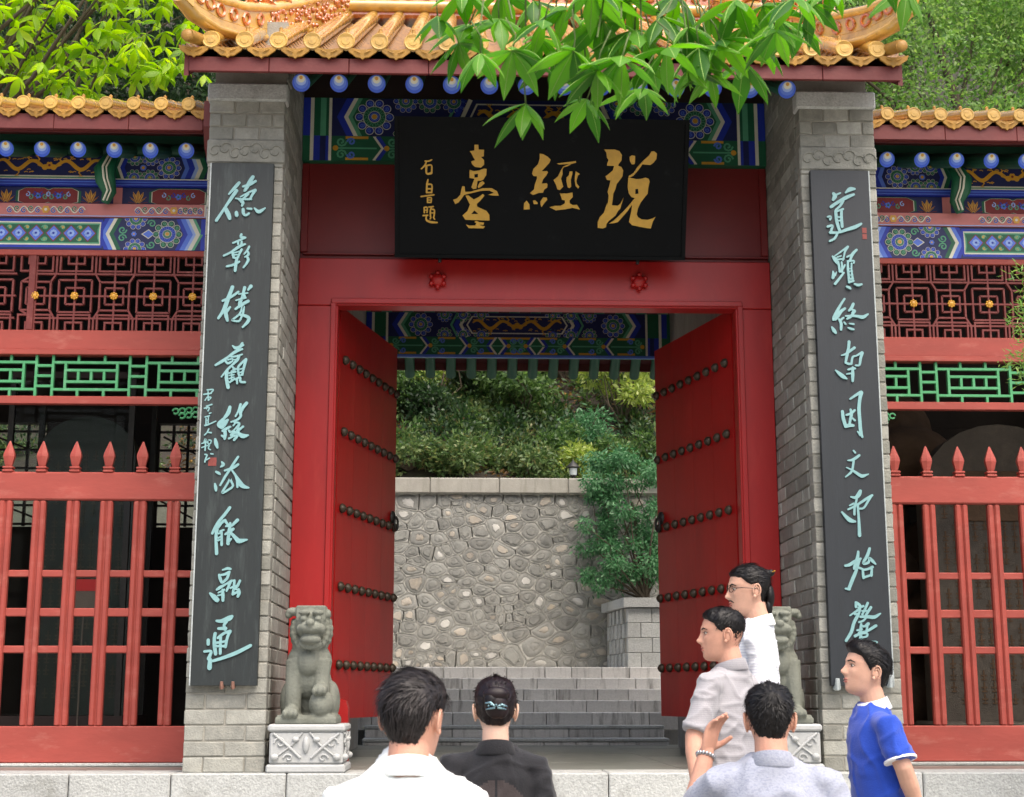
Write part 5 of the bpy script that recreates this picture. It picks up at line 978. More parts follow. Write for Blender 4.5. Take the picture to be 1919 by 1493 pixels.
    for (a, b) in wins:
        q = MB()
        for k in range(4): s_ = a + (b - a) * k / 3; q.bar((X(s_), 1.86), (X(s_), 2.74), .022, 3.82, 3.85)
        for k in range(6): z = 1.88 + k * .16; q.bar((X(a), z), (X(b), z), .018, 3.821, 3.851)
        for k in range(3): z = 1.92 + k * .28; q.bar((X(a + .04), z), (X(b - .04), z + .16), .016, 3.822, 3.852)
        build('window_lattice', q, 'dark_wood', bw)
    B('far_side_wall', WLn + .1, WLn + .2, 1.1, 3.9, .0, 4.2, 'dark_wall', bw)
    return t
wing(-1, -2.06, 'left wing with painted beams, red lattice and glass case behind the fence', -1)
wing(1, 2.20, 'right wing with painted beams, red lattice and round-topped stele behind the fence', 1)

# ---------------------------------------------------------------- picket fences
pk_ = MB(); pk_.box(-.042, -.004, -.02, .03, 0, 1.456, bev=.009); pk_.box(.004, .042, -.02, .03, 0, 1.456, bev=.009); pk_.box(-.006, .006, -.006, .02, 0, 1.456); picket_me = mesh('picket', pk_.v, pk_.f, 'wood_red')
fi = MB()
for (w, d, z0, z1) in ((.034, .03, 0, .014), (.028, .024, .0145, .022), (.034, .03, .0225, .036)): fi.box(-w, w, -d, d, z0, z1, bev=.003)
prof = [(.019, .036), (.024, .05), (.037, .105), (.034, .125), (.02, .165), (.004, .208)]; v = []
for w, z in prof: v += [(-w, -w * .45, z), (0, -w * .75, z), (w, -w * .45, z), (w, w * .45, z), (0, w * .75, z), (-w, w * .45, z)]
F = [(i * 6 + j, i * 6 + (j + 1) % 6, i * 6 + 6 + (j + 1) % 6, i * 6 + 6 + j) for i in range(5) for j in range(6)] + [tuple(range(30, 36)), tuple(range(5, -1, -1))]
fi.add(v, F); finial_me = mesh('spear_finial', fi.v, fi.f, 'wood_red')
def fence(sg, x0, label):
    t = thing('picket_fence', label, 'fence', (x0 + sg * 1.27, .9, 0)); X = lambda s: x0 + sg * s
    for nm, z0, z1, d, bev in (('bottom_rail', .02, .248, .03, .006), ('top_rail', 1.706, 1.893, .035, .01), ('cross_rail', 1.201, 1.247, .012, .006), ('cross_rail', .945, 1.0, .012, .006), ('cross_rail', .71, .758, .012, .006)):
        a, b = sorted((X(.02), X(2.5))); m2 = MB(); m2.box(a, b, .9 - d + .01, .9 + d, z0, z1, bev=bev); build(nm, m2, 'wood_red', t)
    for k in range(-1, 10):
        s_ = .285 + .2195 * k
        if k >= 0: inst('picket', picket_me, t, (X(s_), .9, .2485))
        inst('spear_finial', finial_me, t, (X(s_), .9, 1.8935))
    m2 = MB(); m2.box(*sorted((X(.01), X(.09))), .87, .95, .25, 1.7, bev=.006); build('end_post', m2, 'wood_red', t)
    m2 = MB(); m2.box(*sorted((X(.0), X(2.6))), .80, 1.02, 0.0, .018, bev=.004); build('plinth', m2, 'granite', t)
fence(-1, -2.06, 'red wooden picket fence with spear tips left of the gate')
fence(1, 2.20, 'red wooden picket fence with spear tips right of the gate')
# ---------------------------------------------------------------- guardian lions on marble pedestals
def pedestal(cx_, label):
    t = thing('lion_pedestal', label, 'pedestal', (cx_, .15, 0)); x0, x1, y0, y1 = cx_ - .225, cx_ + .225, -.085, .40
    q = MB(); q.box(x0 + .012, x1 - .012, y0 + .012, y1, .05, .232, bev=.01); build('block', q, 'marble', t)
    q = MB(); q.box(x0, x1, y0, y1, .234, .276, bev=.012); build('top_slab', q, 'marble', t)
    q = MB(); q.box(x0 - .004, x1 + .004, y0 - .004, y1, .0, .048, bev=.01); build('base_slab', q, 'marble', t)
    for face in range(2):                        # draped cloth points and scrolls, front and passage side
        q = MB(); W = .2
        F = (lambda u, z: (cx_ + u, y0 + .006, z)) if face == 0 else (lambda u, z: ((x1 if cx_ < 0 else x0) - (.006 if cx_ < 0 else -.006), .155 + u, z))
        for s in (-1, 1):
            q.tube([F(s * .19, .225), F(s * .1, .15), F(s * .03, .085)], [.008, .009, .008], n=6); q.tube([F(s * .02, .23), F(s * .08, .16), F(s * .16, .10)], [.005, .007, .005], n=6)
            q.tube([F(s * (.15 + math.cos(a) * (.035 - a * .004)), .17 + math.sin(a) * (.035 - a * .004)) for a in [i * .55 for i in range(12)]], [.006] * 12, n=5)
            q.tube([F(s * (.1 + math.cos(a) * (.03 - a * .004)), .085 + math.sin(a) * (.025 - a * .003)) for a in [i * .55 for i in range(12)]], [.006] * 12, n=5)
            q.ell(F(s * .06, .19), (.022, .022, .016), 8, 6); q.ell(F(s * .18, .09), (.025, .025, .02), 8, 6)
        q.ell(F(0, .16), (.02, .02, .05), 8, 6)
        q.tube([F(-.2 + k * .02, .03 + .008 * math.sin(k * 1.1)) for k in range(21)], [.008] * 21, n=5); build('carved_relief', q, 'marble', t, smooth=70)
    return t
def lion(cx_, s, label):
    """s=+1: ball under the paw on the viewer's right"""
    t = thing('stone_lion', label, 'statue', (cx_, .15, .2765)); q = MB(); z0 = .2765
    C = lambda u, y, z: (cx_ + s * u * .86, y - .02, z0 + z)
    def E(u, y, z, r, nu=14, nv=10): q.ell(C(u, y, z), (r[0] * .86, r[1], r[2]), nu, nv)
    q.box(*sorted((cx_ - .178, cx_ + .178)), -.05, .36, z0, z0 + .036); q.box(*sorted((cx_ - .17, cx_ + .17)), -.04, .35, z0 + .03, z0 + .052)
    q.tube([C(-.10, .075, .04), C(-.1, .07, .2), C(-.088, .09, .37)], [.05, .049, .062], n=12)
    E(-.105, .03, .065, (.058, .085, .04)); 
    for k in (-1, 0, 1): E(-.105 + k * .036, -.035, .06, (.02, .03, .026), 8, 6)
    E(.10, .03, .115, (.088, .088, .085)); q.tube([C(.092, .06, .19), C(.09, .08, .28), C(.085, .09, .37)], [.048, .05, .062], n=12); E(.092, .0, .2, (.055, .065, .036))
    for k in (-1, 0, 1): E(.092 + k * .034, -.055, .19, (.019, .028, .025), 8, 6)
    E(0, .13, .36, (.158, .115, .13)); E(0, .16, .27, (.13, .12, .14)); E(0, .23, .2, (.155, .12, .2)); E(-.15, .22, .13, (.06, .12, .12)); E(.15, .22, .13, (.06, .12, .12)); E(0, .3, .3, (.04, .06, .16))
    E(0, .12, .455, (.125, .11, .09)); E(.0, .07, .36, (.09, .08, .09))
    E(.012, .06, .585, (.112, .105, .105)); q.box(*sorted((cx_ + s * -.075, cx_ + s * .1)), -.02, .10, z0 + .60, z0 + .69)
    E(.022, -.05, .555, (.085, .055, .036)); E(.022, -.04, .487, (.075, .052, .03)); E(.022, -.015, .52, (.07, .05, .04)); E(.022, -.1, .585, (.032, .022, .022))
    for k in (-1, 1):
        E(.022 + k * .048, -.045, .645, (.042, .028, .018)); E(.022 + k * .05, -.05, .607, (.026, .02, .02)); E(.022 + k * .07, -.03, .55, (.03, .04, .03))
    E(-.115, .05, .655, (.05, .04, .026)); E(-.145, .05, .635, (.025, .03, .022)); E(.13, .06, .64, (.02, .04, .03))
    r = random.Random(5)
    for k in range(46):                             # mane curls round the face
        a = PI * (.02 + 1.96 * (k % 23) / 22) + PI / 2 + PI * .0; lay = k // 23
        u, z = math.cos(a) * (.118 + .012 * lay), math.sin(a) * (.11 + .02 * lay)
        if z > .055: continue
        E(.01 + u, .05 + .055 * lay, .545 + z, (.026, .026, .026), 8, 6)
    for k in range(7): a = PI * (1.15 + .7 * k / 6); E(.02 + math.cos(a) * .07, -.03, .475 + math.sin(a) * .03, (.017, .02, .02), 8, 6)
    me = remeshed(q, .0065, 2, 'lion_body'); me.materials.append(MATS['lion_stone'])
    me.transform(Matrix.Translation(-WL[t.name])); inst('lion_body', me, t, tuple(WL[t.name]))
    m3 = MB(); 
    for k in (-1, 1): m3.ell(C(.022 + k * .05, -.064, .607), (.011, .008, .011), 8, 6)
    build('eyes', m3, 'lion_stone', t, smooth=80)
pedestal(-1.335, 'white marble pedestal carved with cloth folds left of the doors'); pedestal(1.465, 'white marble pedestal carved with cloth folds right of the doors')
lion(-1.345, 1, 'grey stone lion with a paw on a ball left of the doors'); lion(1.47, -1, 'grey stone lion standing half hidden right of the doors')

# ---------------------------------------------------------------- things inside the wings
t = thing('glass_case', 'glass display case with dark metal edges in the left wing', 'display case', (-3.3, 2.3, 0))
for x in (-3.76, -2.88):
    for y in (1.95, 2.75): m2 = MB(); m2.box(x - .02, x + .02, y - .02, y + .02, .3, 2.75); build('edge_bar', m2, 'iron', t)
m2 = MB(); m2.box(-3.8, -2.84, 1.93, 2.77, 0, .3); build('base', m2, 'dark_wood', t)
m2 = MB(); m2.box(-3.74, -2.90, 1.945, 1.953, .3, 2.73); build('pane', m2, 'case_glass', t)
m2 = MB(); m2.box(-3.8, -2.84, 1.93, 2.77, 2.752, 2.8); build('lid', m2, 'dark_wood', t)
def stele(name, label, cx_, y, w, h, d, z0, matn, rnd, lines, inset):
    t = thing(name, label, 'stele', (cx_, y, z0)); pts = [(-w / 2, 0), (w / 2, 0), (w / 2, h - rnd)] + [(math.cos(a) * w / 2, h - rnd + math.sin(a) * rnd) for a in np.linspace(0, PI, 13)[1:-1]] + [(-w / 2, h - rnd)]
    q = MB(); q.prism(pts, lambda u, v, hh: (cx_ + u, y - hh, z0 + v), -d, 0.0); q.add([(cx_ + u, y + d, z0 + v) for u, v in pts][::-1], [tuple(range(len(pts)))]); build('slab', q, matn, t, fix=True)
    q = MB()
    for k in range(lines):
        x = cx_ - w * .38 + w * .76 * k / (lines - 1)
        for j in range(int((h - rnd) / .085)):
            if (k * 7 + j * 3) % 5: zz = z0 + .15 + j * .085; q.box(x - .022, x + .022, y - .0045, y - .0015, zz, zz + .012); q.box(x - .006, x + .006, y - .0055, y - .0016, zz - .03, zz + .045); q.box(x - .02, x + .018, y - .005, y - .0017, zz - .028, zz - .018)
    build('carved_text', q, inset, t)['kind'] = 'stuff'
    return t
stele('dark_stele', 'dark polished stone stele standing inside the glass case', -3.31, 2.4, .74, 2.25, .18, .301, 'stele_dark', .3, 9, 'stele_grey')
st = stele('round_stele', 'round-topped grey stone stele with carved text in the right wing', 3.62, 2.0, 1.18, 2.2, .22, .26, 'stele_grey', .5, 13, 'rock_brown')
m2 = MB(); m2.box(2.98, 4.26, 1.85, 2.4, 0, .258, bev=.02); build('base', m2, 'stele_grey', st)
m2 = MB(); m2.box(3.3, 3.94, 1.985, 1.999, 1.72, 2.1, bev=.005); build('title_panel', m2, 'rock_brown', st)
q = MB(); r = random.Random(9)
for k in range(14): q.ell((3.12 + r.uniform(-.5, .35), 2.95 + r.uniform(-.2, .2), .4 + k * .16), (r.uniform(.3, .5), r.uniform(.25, .4), r.uniform(.25, .42)), 12, 8)
me = remeshed(q, .03, 2); co = np.empty(len(me.vertices) * 3, np.float32); me.vertices.foreach_get('co', co); V = co.reshape(-1, 3); V += (vnoise(V, 3, 6.0) * .06)[:, None] * np.array([1, 1, .6]); me.vertices.foreach_set('co', V.ravel()); me.materials.append(MATS['rock_brown'])
o = link(bpy.data.objects.new('scholar_rock', me)); tag(o, 'tall brown rugged rock standing behind the right fence near the pier', 'rock')
m2 = MB(); m2.box(-3.17, -2.98, 1.6, 1.62, 1.02, 1.24, 0); m2.box(-3.17, -2.98, 1.598, 1.601, 1.16, 1.24, 1); m2.box(-3.08, -3.07, 1.6, 1.61, 0, 1.02, 0)
tag(build('notice_board', m2, ['stele_grey', 'door_red']), 'small grey notice board with a red top inside the left wing', 'notice')
# garden lamp on the retaining wall
t = thing('garden_lamp', 'small black garden lamp standing on the rubble wall', 'lamp', (.878, 8.38, 2.92))
m2 = MB(); m2.lathe([(.05, 0), (.045, .02), (.02, .03), (.02, .05), (.035, .055), (.055, .16), (.058, .165)], (.878, 8.38, 2.92), n=12); build('lantern_body', m2, 'iron', t, smooth=50)
m2 = MB(); m2.lathe([(.08, .166), (.07, .185), (.03, .225), (.012, .24), (.001, .265)], (.878, 8.38, 2.92), n=12); build('lantern_roof', m2, 'iron', t, smooth=50)
m2 = MB(); m2.lathe([(.04, .07), (.05, .15)], (.878, 8.374, 2.921), n=12); build('lantern_glass', m2, 'edge_pale', t, smooth=50)

# ---------------------------------------------------------------- hillside and plants
def hz(x, y): return 2.93 + (y - 8.6) * .76 + .12 * math.sin(x * 1.3 + y) + .1 * math.sin(x * .7 - y * 1.7)
nx, ny = 70, 40; V = np.zeros((nx * ny, 3)); 
for i in range(nx):
    for j in range(ny): X_, Y_ = -22 + 44 * i / (nx - 1), 8.58 + 26 * (j / (ny - 1)) ** 1.4; V[i * ny + j] = (X_, Y_, hz(X_, Y_) - (.25 if j == 0 else 0))
F = np.array([(i * ny + j, (i + 1) * ny + j, (i + 1) * ny + j + 1, i * ny + j + 1) for i in range(nx - 1) for j in range(ny - 1)])
struct(link(bpy.data.objects.new('hillside', arrmesh('hillside', V, F, 'soil'))), 'steep wooded hillside behind the retaining wall')
def leaves(C, D, size, rng, asp=.42, fold=.25):
    """one folded diamond leaf per centre: C centres, D pointing direction"""
    n = len(C); D = D / (np.linalg.norm(D, axis=1, keepdims=True) + 1e-9); R_ = rng.normal(size=(n, 3)); Sd = np.cross(D, R_); Sd /= (np.linalg.norm(Sd, axis=1, keepdims=True) + 1e-9); N = np.cross(Sd, D)
    L = (size * rng.uniform(.65, 1.25, n))[:, None]; W = L * asp * .5
    b = C; tip = C + D * L; m = C + D * L * .5
    Vv = np.stack([b, m + Sd * W + N * W * fold * 2, tip, m - Sd * W + N * W * fold * 2], 1).reshape(-1, 3); return Vv, np.arange(n * 4).reshape(-1, 4)
def blob_leaves(blobs, n, size, rng, droop=.3, asp=.42, shell=.55):
    """leaves spread through ellipsoid clumps, denser near each clump's skin"""
    w = np.array([b[3] * b[4] * b[5] for b in blobs]) ** .67; k = rng.choice(len(blobs), n, p=w / w.sum()); B = np.array(blobs)[k]
    d = rng.normal(size=(n, 3)); d /= np.linalg.norm(d, axis=1, keepdims=True); rad = (shell + (1 - shell) * rng.random(n)) ** .8 * (1 + .18 * rng.normal(size=n).clip(-1, 1.6))
    C = B[:, :3] + d * B[:, 3:6] * rad[:, None]; D = d * .8 + rng.normal(size=(n, 3)) * .6; D[:, 2] -= droop
    return leaves(C, D, size, rng, asp)
def limbs(q, base, tops, r0, rng):
    for tp in tops:
        b, e = Vector(base), Vector(tp); m = b.lerp(e, .5) + Vector(rng.normal(size=3) * .12 * (e - b).length); q.tube([tuple(b), tuple(m), tuple(e)], [r0, r0 * .6, r0 * .18], n=7)
def tree(label, x, y, h, cr, nclump, nleaf, size, matn, seed, group='trees behind the gate', name='broadleaf_tree', zb=None, low=.25, cat='tree', droop=.3, flat=.7):
    rng = np.random.default_rng(seed); z0 = zb if zb is not None else hz(x, y) - .1; t = thing(name, label, cat, (x, y, z0), group)
    bl = []
    for k in range(nclump):
        u = rng.uniform(low, 1.0); ang = rng.random() * 6.28; rr = cr * math.sqrt(rng.random()) * (1.15 - .55 * abs(u - .5)); s = cr * rng.uniform(.15, .3); bl.append((x + math.cos(ang) * rr, y + math.sin(ang) * rr, z0 + h * u, s, s, s * flat))
    q = MB(); q.tube([(x, y, z0), (x + .05 * h * rng.normal(), y, z0 + h * .4), (x, y + .03 * h * rng.normal(), z0 + h * .85)], [h * .022, h * .015, h * .005], n=9)
    limbs(q, (x, y, z0 + h * .3), [b[:3] for b in bl[::4]], h * .008, rng); build('trunk', q, 'bark', t, smooth=60)
    Vv, Ff = blob_leaves(bl, nleaf, size, rng, droop); Vv -= np.array([x, y, z0]); inst('crown', arrmesh('crown', Vv, Ff, matn), t, (x, y, z0)); return t
tree('pale green leafy tree filling the upper right corner', 6.6, 12.2, 6.4, 2.9, 90, 46000, .085, 'leaf_pale', 21)
tree('mid green tree right behind the right roof corner', 3.6, 13.5, 7.2, 2.6, 64, 40000, .09, 'leaf_mid', 22)
tree('pale tall tree behind the right wing roof', 9.4, 14.5, 7.4, 3.0, 60, 40000, .09, 'leaf_pale', 23)
tree('dark evergreen tree behind the left roof corner', -3.9, 12.0, 6.4, 2.5, 50, 26000, .11, 'leaf_dark', 24)
tree('dark green tree at the far upper left', -7.2, 12.6, 6.2, 2.9, 54, 28000, .11, 'leaf_dark', 25)
tree('mid green tree deep behind the left wing', -5.6, 16.5, 8.0, 3.4, 52, 22000, .13, 'leaf_mid', 26)
tree('mid green tree far behind the main ridge', .4, 17.0, 7.4, 3.2, 44, 16000, .14, 'leaf_mid', 27)
tree('mid green tree high on the slope at the far right', 6.6, 18.5, 8.2, 3.6, 44, 18000, .14, 'leaf_mid', 28)
tree('dark tree high on the slope at the far left', -10.5, 17.5, 8.2, 3.6, 44, 16000, .14, 'leaf_dark', 29)
def bush(label, x, y, r, h, n, size, matn, seed, z=None, cat='shrub', name='shrub', droop=.1, asp=.42):
    rng = np.random.default_rng(seed); z0 = z if z is not None else hz(x, y) - .05; t = thing(name, label, cat, (x, y, z0), 'shrubs on the slope' if z is None else None); bl = []
    for k in range(14): a = rng.random() * 6.28; rr = r * math.sqrt(rng.random()) * .8; s = r * rng.uniform(.3, .5); bl.append((x + math.cos(a) * rr, y + math.sin(a) * rr, z0 + h * rng.uniform(.25, .95), s, s, s * .7))
    q = MB(); limbs(q, (x, y, z0), [b[:3] for b in bl], .018, rng); build('stem', q, 'bark', t, smooth=60)
    Vv, Ff = blob_leaves(bl, n, size, rng, droop, asp); Vv -= np.array([x, y, z0]); inst('foliage', arrmesh('foliage', Vv, Ff, matn), t, (x, y, z0)); return t
bush('pale lime shrub at the left edge of the doorway view', -.78, 10.0, .5, 1.3, 2600, .08, 'leaf_lime', 31)
bush('pale lime shrub at the right edge of the doorway view', 1.66, 9.9, .5, 1.35, 2600, .08, 'leaf_lime', 32)
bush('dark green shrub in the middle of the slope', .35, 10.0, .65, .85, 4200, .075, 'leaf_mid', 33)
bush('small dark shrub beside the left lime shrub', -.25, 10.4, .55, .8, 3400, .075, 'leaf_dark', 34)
bush('bluish feathery plant right of the slope middle', 1.15, 9.55, .42, .45, 2200, .07, 'leaf_blue', 35, droop=.25, asp=.3)
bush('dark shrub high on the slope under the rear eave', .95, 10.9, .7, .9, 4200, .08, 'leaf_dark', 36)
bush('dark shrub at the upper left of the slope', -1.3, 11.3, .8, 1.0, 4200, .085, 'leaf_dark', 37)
bush('round green shrub low on the slope at the right', 1.55, 9.1, .4, .5, 2200, .065, 'leaf_mid', 38)
bush('bright fern clump at the left end of the wall', -1.05, 8.75, .36, .42, 2000, .07, 'leaf_fern', 39)
bush('bright fern clump above the middle of the wall', -.35, 8.8, .42, .4, 2400, .07, 'leaf_fern', 40)
bush('bright fern clump left of the garden lamp', .35, 8.8, .4, .36, 2300, .07, 'leaf_fern', 41)
bush('yellowish fern clump behind the garden lamp', .95, 8.95, .36, .4, 2000, .07, 'leaf_lime', 42)
bush('dark green bush left of the slope middle', -.75, 9.5, .5, .5, 3000, .065, 'leaf_dark', 43)
bush('mid green bush in front of the bluish plant', .75, 9.3, .4, .42, 2600, .06, 'leaf_mid', 44)
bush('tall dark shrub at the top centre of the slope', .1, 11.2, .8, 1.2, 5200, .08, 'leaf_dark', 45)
bush('tall mid green shrub at the top right of the slope', 1.5, 11.4, .8, 1.2, 5200, .08, 'leaf_mid', 46)
bush('leafy mid green shrub below the left lime shrub', -1.25, 9.8, .5, .6, 3000, .07, 'leaf_mid', 47)
rng = np.random.default_rng(50)
def cover(nm, label, ncl, nl, size, matn, ya, yb, r0, r1):
    B = []
    for k in range(ncl):
        x, y = rng.uniform(-2.6, 3.0) if k % 5 else rng.uniform(-7, 7), ya + (yb - ya) * rng.random() ** 1.2; r_ = rng.uniform(r0, r1); B.append((x, y, hz(x, y) + r_ * .5, r_, r_, r_ * rng.uniform(.6, 1.3)))
    Vv, Ff = blob_leaves(B, nl, size, rng, -.3, .4, .2); tag(link(bpy.data.objects.new(nm, arrmesh(nm, Vv, Ff, matn))), label, 'ground cover', kind='stuff')
cover('fern_cover', 'light green ferns and weeds along the top of the wall', 250, 30000, .07, 'leaf_fern', 8.62, 10.2, .07, .2)
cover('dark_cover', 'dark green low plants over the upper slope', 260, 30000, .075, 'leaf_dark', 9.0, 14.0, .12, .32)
cover('mid_cover', 'mid green low plants scattered over the slope', 150, 15000, .08, 'leaf_mid', 8.8, 13.0, .1, .26)
n = 14000; Xp = rng.uniform(-4, 4, n); Yp = 8.7 + 3.5 * rng.random(n); C = np.stack([Xp, Yp, np.array([hz(a, b) for a, b in zip(Xp, Yp)]) + .015], 1); D = rng.normal(size=(n, 3)); D[:, 2] *= .3; Vv, Ff = leaves(C, D, .07, rng); tag(link(bpy.data.objects.new('leaf_litter', arrmesh('leaf_litter', Vv, Ff, 'litter'))), 'brown fallen leaves lying between the plants', 'leaf litter', kind='stuff')
# feathery tree beside the rear steps
rng = np.random.default_rng(60); t = thing('feathery_tree', 'feathery green tree leaning over the rear steps on the right', 'tree', (1.62, 7.85, 0.73)); bl = []
for k in range(64):
    u = rng.random(); a = rng.random(); bl.append((1.58 + (rng.random() - .64) * 1.05 * (1 - .35 * abs(u - .5)), 7.75 + rng.uniform(-.22, .3), 1.62 + u * 1.5, rng.uniform(.08, .17), .16, rng.uniform(.07, .14)))
q = MB(); q.tube([(1.62, 7.85, .73), (1.66, 7.85, 1.6), (1.5, 7.8, 2.6)], [.045, .035, .015], n=8); limbs(q, (1.64, 7.85, 1.5), [b[:3] for b in bl[::3]], .016, rng); build('trunk', q, 'bark', t, smooth=60)
Vv, Ff = blob_leaves(bl, 10500, .06, rng, .45, .34, .15); Vv -= np.array([1.62, 7.85, .73]); inst('crown', arrmesh('crown', Vv, Ff, 'leaf_blue'), t, (1.62, 7.85, .73))
# conifer just outside the right edge, its sprays reaching in
rng = np.random.default_rng(61); t = thing('conifer', 'yellow-green conifer reaching in at the right edge before the wing', 'tree', (3.25, -1.0, -1.15)); bl = [(3.25 + math.cos(a) * rr, -1.0 + math.sin(a) * rr, z, .16, .16, .12) for a, rr, z in [(rng.random() * 6.28, .5 * math.sqrt(rng.random()), rng.uniform(1.0, 2.9)) for _ in range(60)]] + [(2.72, -1.0, 2.5, .12, .1, .1), (2.7, -1.0, 2.28, .14, .1, .09), (2.72, -.98, 2.18, .12, .1, .08), (2.8, -1, 2.35, .15, .1, .1)]
q = MB(); q.tube([(3.25, -1, -1.15), (3.25, -1, 1.5), (3.25, -1, 3.0)], [.07, .05, .01], n=8); limbs(q, (3.25, -1, 1.6), [b[:3] for b in bl[::3]], .012, rng); build('trunk', q, 'bark', t, smooth=60)
Vv, Ff = blob_leaves(bl, 14000, .05, rng, -.1, .16, .1); Vv -= np.array([3.25, -1, -1.15]); inst('crown', arrmesh('crown', Vv, Ff, 'leaf_pale'), t, (3.25, -1, -1.15))

# palmate leaves: five to seven drooping leaflets on a stalk
def leaflet(q, c, az, el, L, droop, rng, wid=.33, nseg=6, vein=False):
    w = [.05, .5, .86, 1.0, .8, .42, 0.02]; p = Vector(c); rows = []; e = el
    for i in range(nseg + 1):
        d = Vector((math.cos(az) * math.cos(e), math.sin(az) * math.cos(e), math.sin(e))); sd = Vector((-math.sin(az), math.cos(az), 0)); up = sd.cross(d)
        hw = L * wid * .5 * w[i]; rows.append([p + sd * hw - up * (-hw * .28), p.copy(), p - sd * hw - up * (-hw * .28)]); p = p + d * (L / nseg); e -= droop / nseg
    v = [tuple(x) for r_ in rows for x in r_]; q.add(v, [(i * 3 + a, i * 3 + a + 1, i * 3 + a + 4, i * 3 + a + 3) for i in range(nseg) for a in (0, 1)])
    if vein: q.tube([tuple(r_[1]) for r_ in rows], [.0013] * nseg + [.0003], n=4, mi=2)
def palm_leaf(rng, L, n, stalk, vein=False):
    q = MB(); a0 = rng.random() * 6.28
    for k in range(n):
        az = a0 + (k - (n - 1) / 2) * 2 * PI / (n + .6); f = 1 - .28 * abs(k - (n - 1) / 2) / ((n - 1) / 2); leaflet(q, (0, 0, 0), az, rng.uniform(-.75, -.15), L * f, rng.uniform(.5, 1.0), rng, vein=vein)
    nl = len(q.f); q.tube([(0, 0, -.002), (rng.normal() * .01, rng.normal() * .01, stalk * .5), (rng.normal() * .04, rng.normal() * .04, stalk)], [.0032, .0028, .003], n=5, mi=1); return q
rng = np.random.default_rng(70); PLM = []
for k in range(7): q = palm_leaf(rng, .195, int(rng.integers(5, 8)), .12, True); PLM.append(mesh('palmate_leaf', q.v, q.f, ['leaf_near', 'twig', 'leaf_vein'], q.m, smooth=180))
NEAR_LEAVES=[(-0.241,-4.33,2.368,1.0),(-0.037,-4.33,2.388,0.85),(0.02,-4.87,2.292,1.1),(-0.121,-4.85,2.322,0.9),(-0.43,-4.4,2.616,1.0),(-0.334,-4.46,2.608,0.9),(-0.534,-4.5,2.595,0.8),(-0.201,-4.72,2.479,0.9),(-0.121,-4.54,2.612,0.9),(-0.001,-4.54,2.568,1.0),(0.1,-4.55,2.534,1.1),(0.165,-4.8,2.356,1.0),(0.111,-4.64,2.296,0.9),(0.255,-4.66,2.493,1.0),(0.358,-4.47,2.635,0.9),(0.501,-4.3,2.541,1.1),(0.508,-4.33,2.655,0.9),(0.563,-4.57,2.568,0.8),(0.323,-4.63,2.347,0.8),(-0.3,-4.74,2.37,0.9),(-0.4,-4.88,2.296,0.8),(-0.053,-4.88,2.249,0.9),(0.177,-4.62,2.548,1.0),(0.346,-4.71,2.429,0.9),(0.25,-4.67,2.347,0.8),(-0.216,-4.36,2.722,0.9),(0.081,-4.58,2.619,1.0),(0.239,-4.56,2.651,1.0),(0.39,-4.76,2.539,0.9),(0.542,-4.89,2.487,0.9),(0.705,-4.7,2.616,0.8),(-0.06,-4.82,2.537,1),(-0.448,-4.59,2.642,0.9),(-0.321,-4.3,2.781,0.9),(1.047,-4.5,2.756,0.8),(0.85,-4.79,2.619,0.7),(-0.073,-4.36,2.61,1),(0.045,-4.42,2.557,1),(0.162,-4.46,2.457,1),(-0.145,-4.36,2.517,0.9),(-0.202,-4.44,2.552,0.9),(0.241,-4.43,2.662,1),(0.282,-4.69,2.411,1),(0.565,-4.31,2.616,0.8),(-0.465,-4.32,2.584,0.9),(0.501,-4.8,2.422,0.9),(0.662,-4.45,2.611,0.8),(0.535,-4.47,2.664,0.9),(0.656,-4.62,2.601,0.8),(0.981,-4.58,2.673,0.9)]
nb = thing('near_tree', 'tree outside the frame whose hand-shaped leaves hang before the roof', 'tree', (3.3, -4.9, -1.15))
q = MB(); q.tube([(3.3, -4.9, -1.15), (3.25, -4.9, 1.2), (3.1, -4.85, 3.2), (3.0, -4.8, 5.0)], [.14, .12, .10, .06], n=12); build('trunk', q, 'bark', nb, smooth=60)
q = MB(); q.tube([(3.15, -4.87, 2.7), (2.2, -4.75, 3.05), (1.2, -4.65, 3.0), (.3, -4.6, 2.95), (-.6, -4.6, 2.78)], [.055, .04, .028, .018, .006], n=8); limb = build('limb', q, 'bark', nb, smooth=60)
rng = np.random.default_rng(71); tw = MB()
for k, (x, y, z, s) in enumerate(NEAR_LEAVES):
    o = inst('palmate_leaf', PLM[k % 7], limb, (x, y, z), rot=(rng.normal() * .22, rng.normal() * .22, rng.random() * 6.28), scale=(s, s, s))
    bx = min(max(x + rng.normal() * .12, -.55), 2.2); bz_ = 2.9 + .06 * rng.normal(); tw.tube([(x, y, z + .115 * s), ((x + bx) / 2, (y - 4.6) / 2, (z + bz_) / 2 + .1), (bx, -4.62, max(bz_, z + .1))], [.0028, .004, .006], n=5)
build('twig', tw, 'twig', limb, smooth=60)
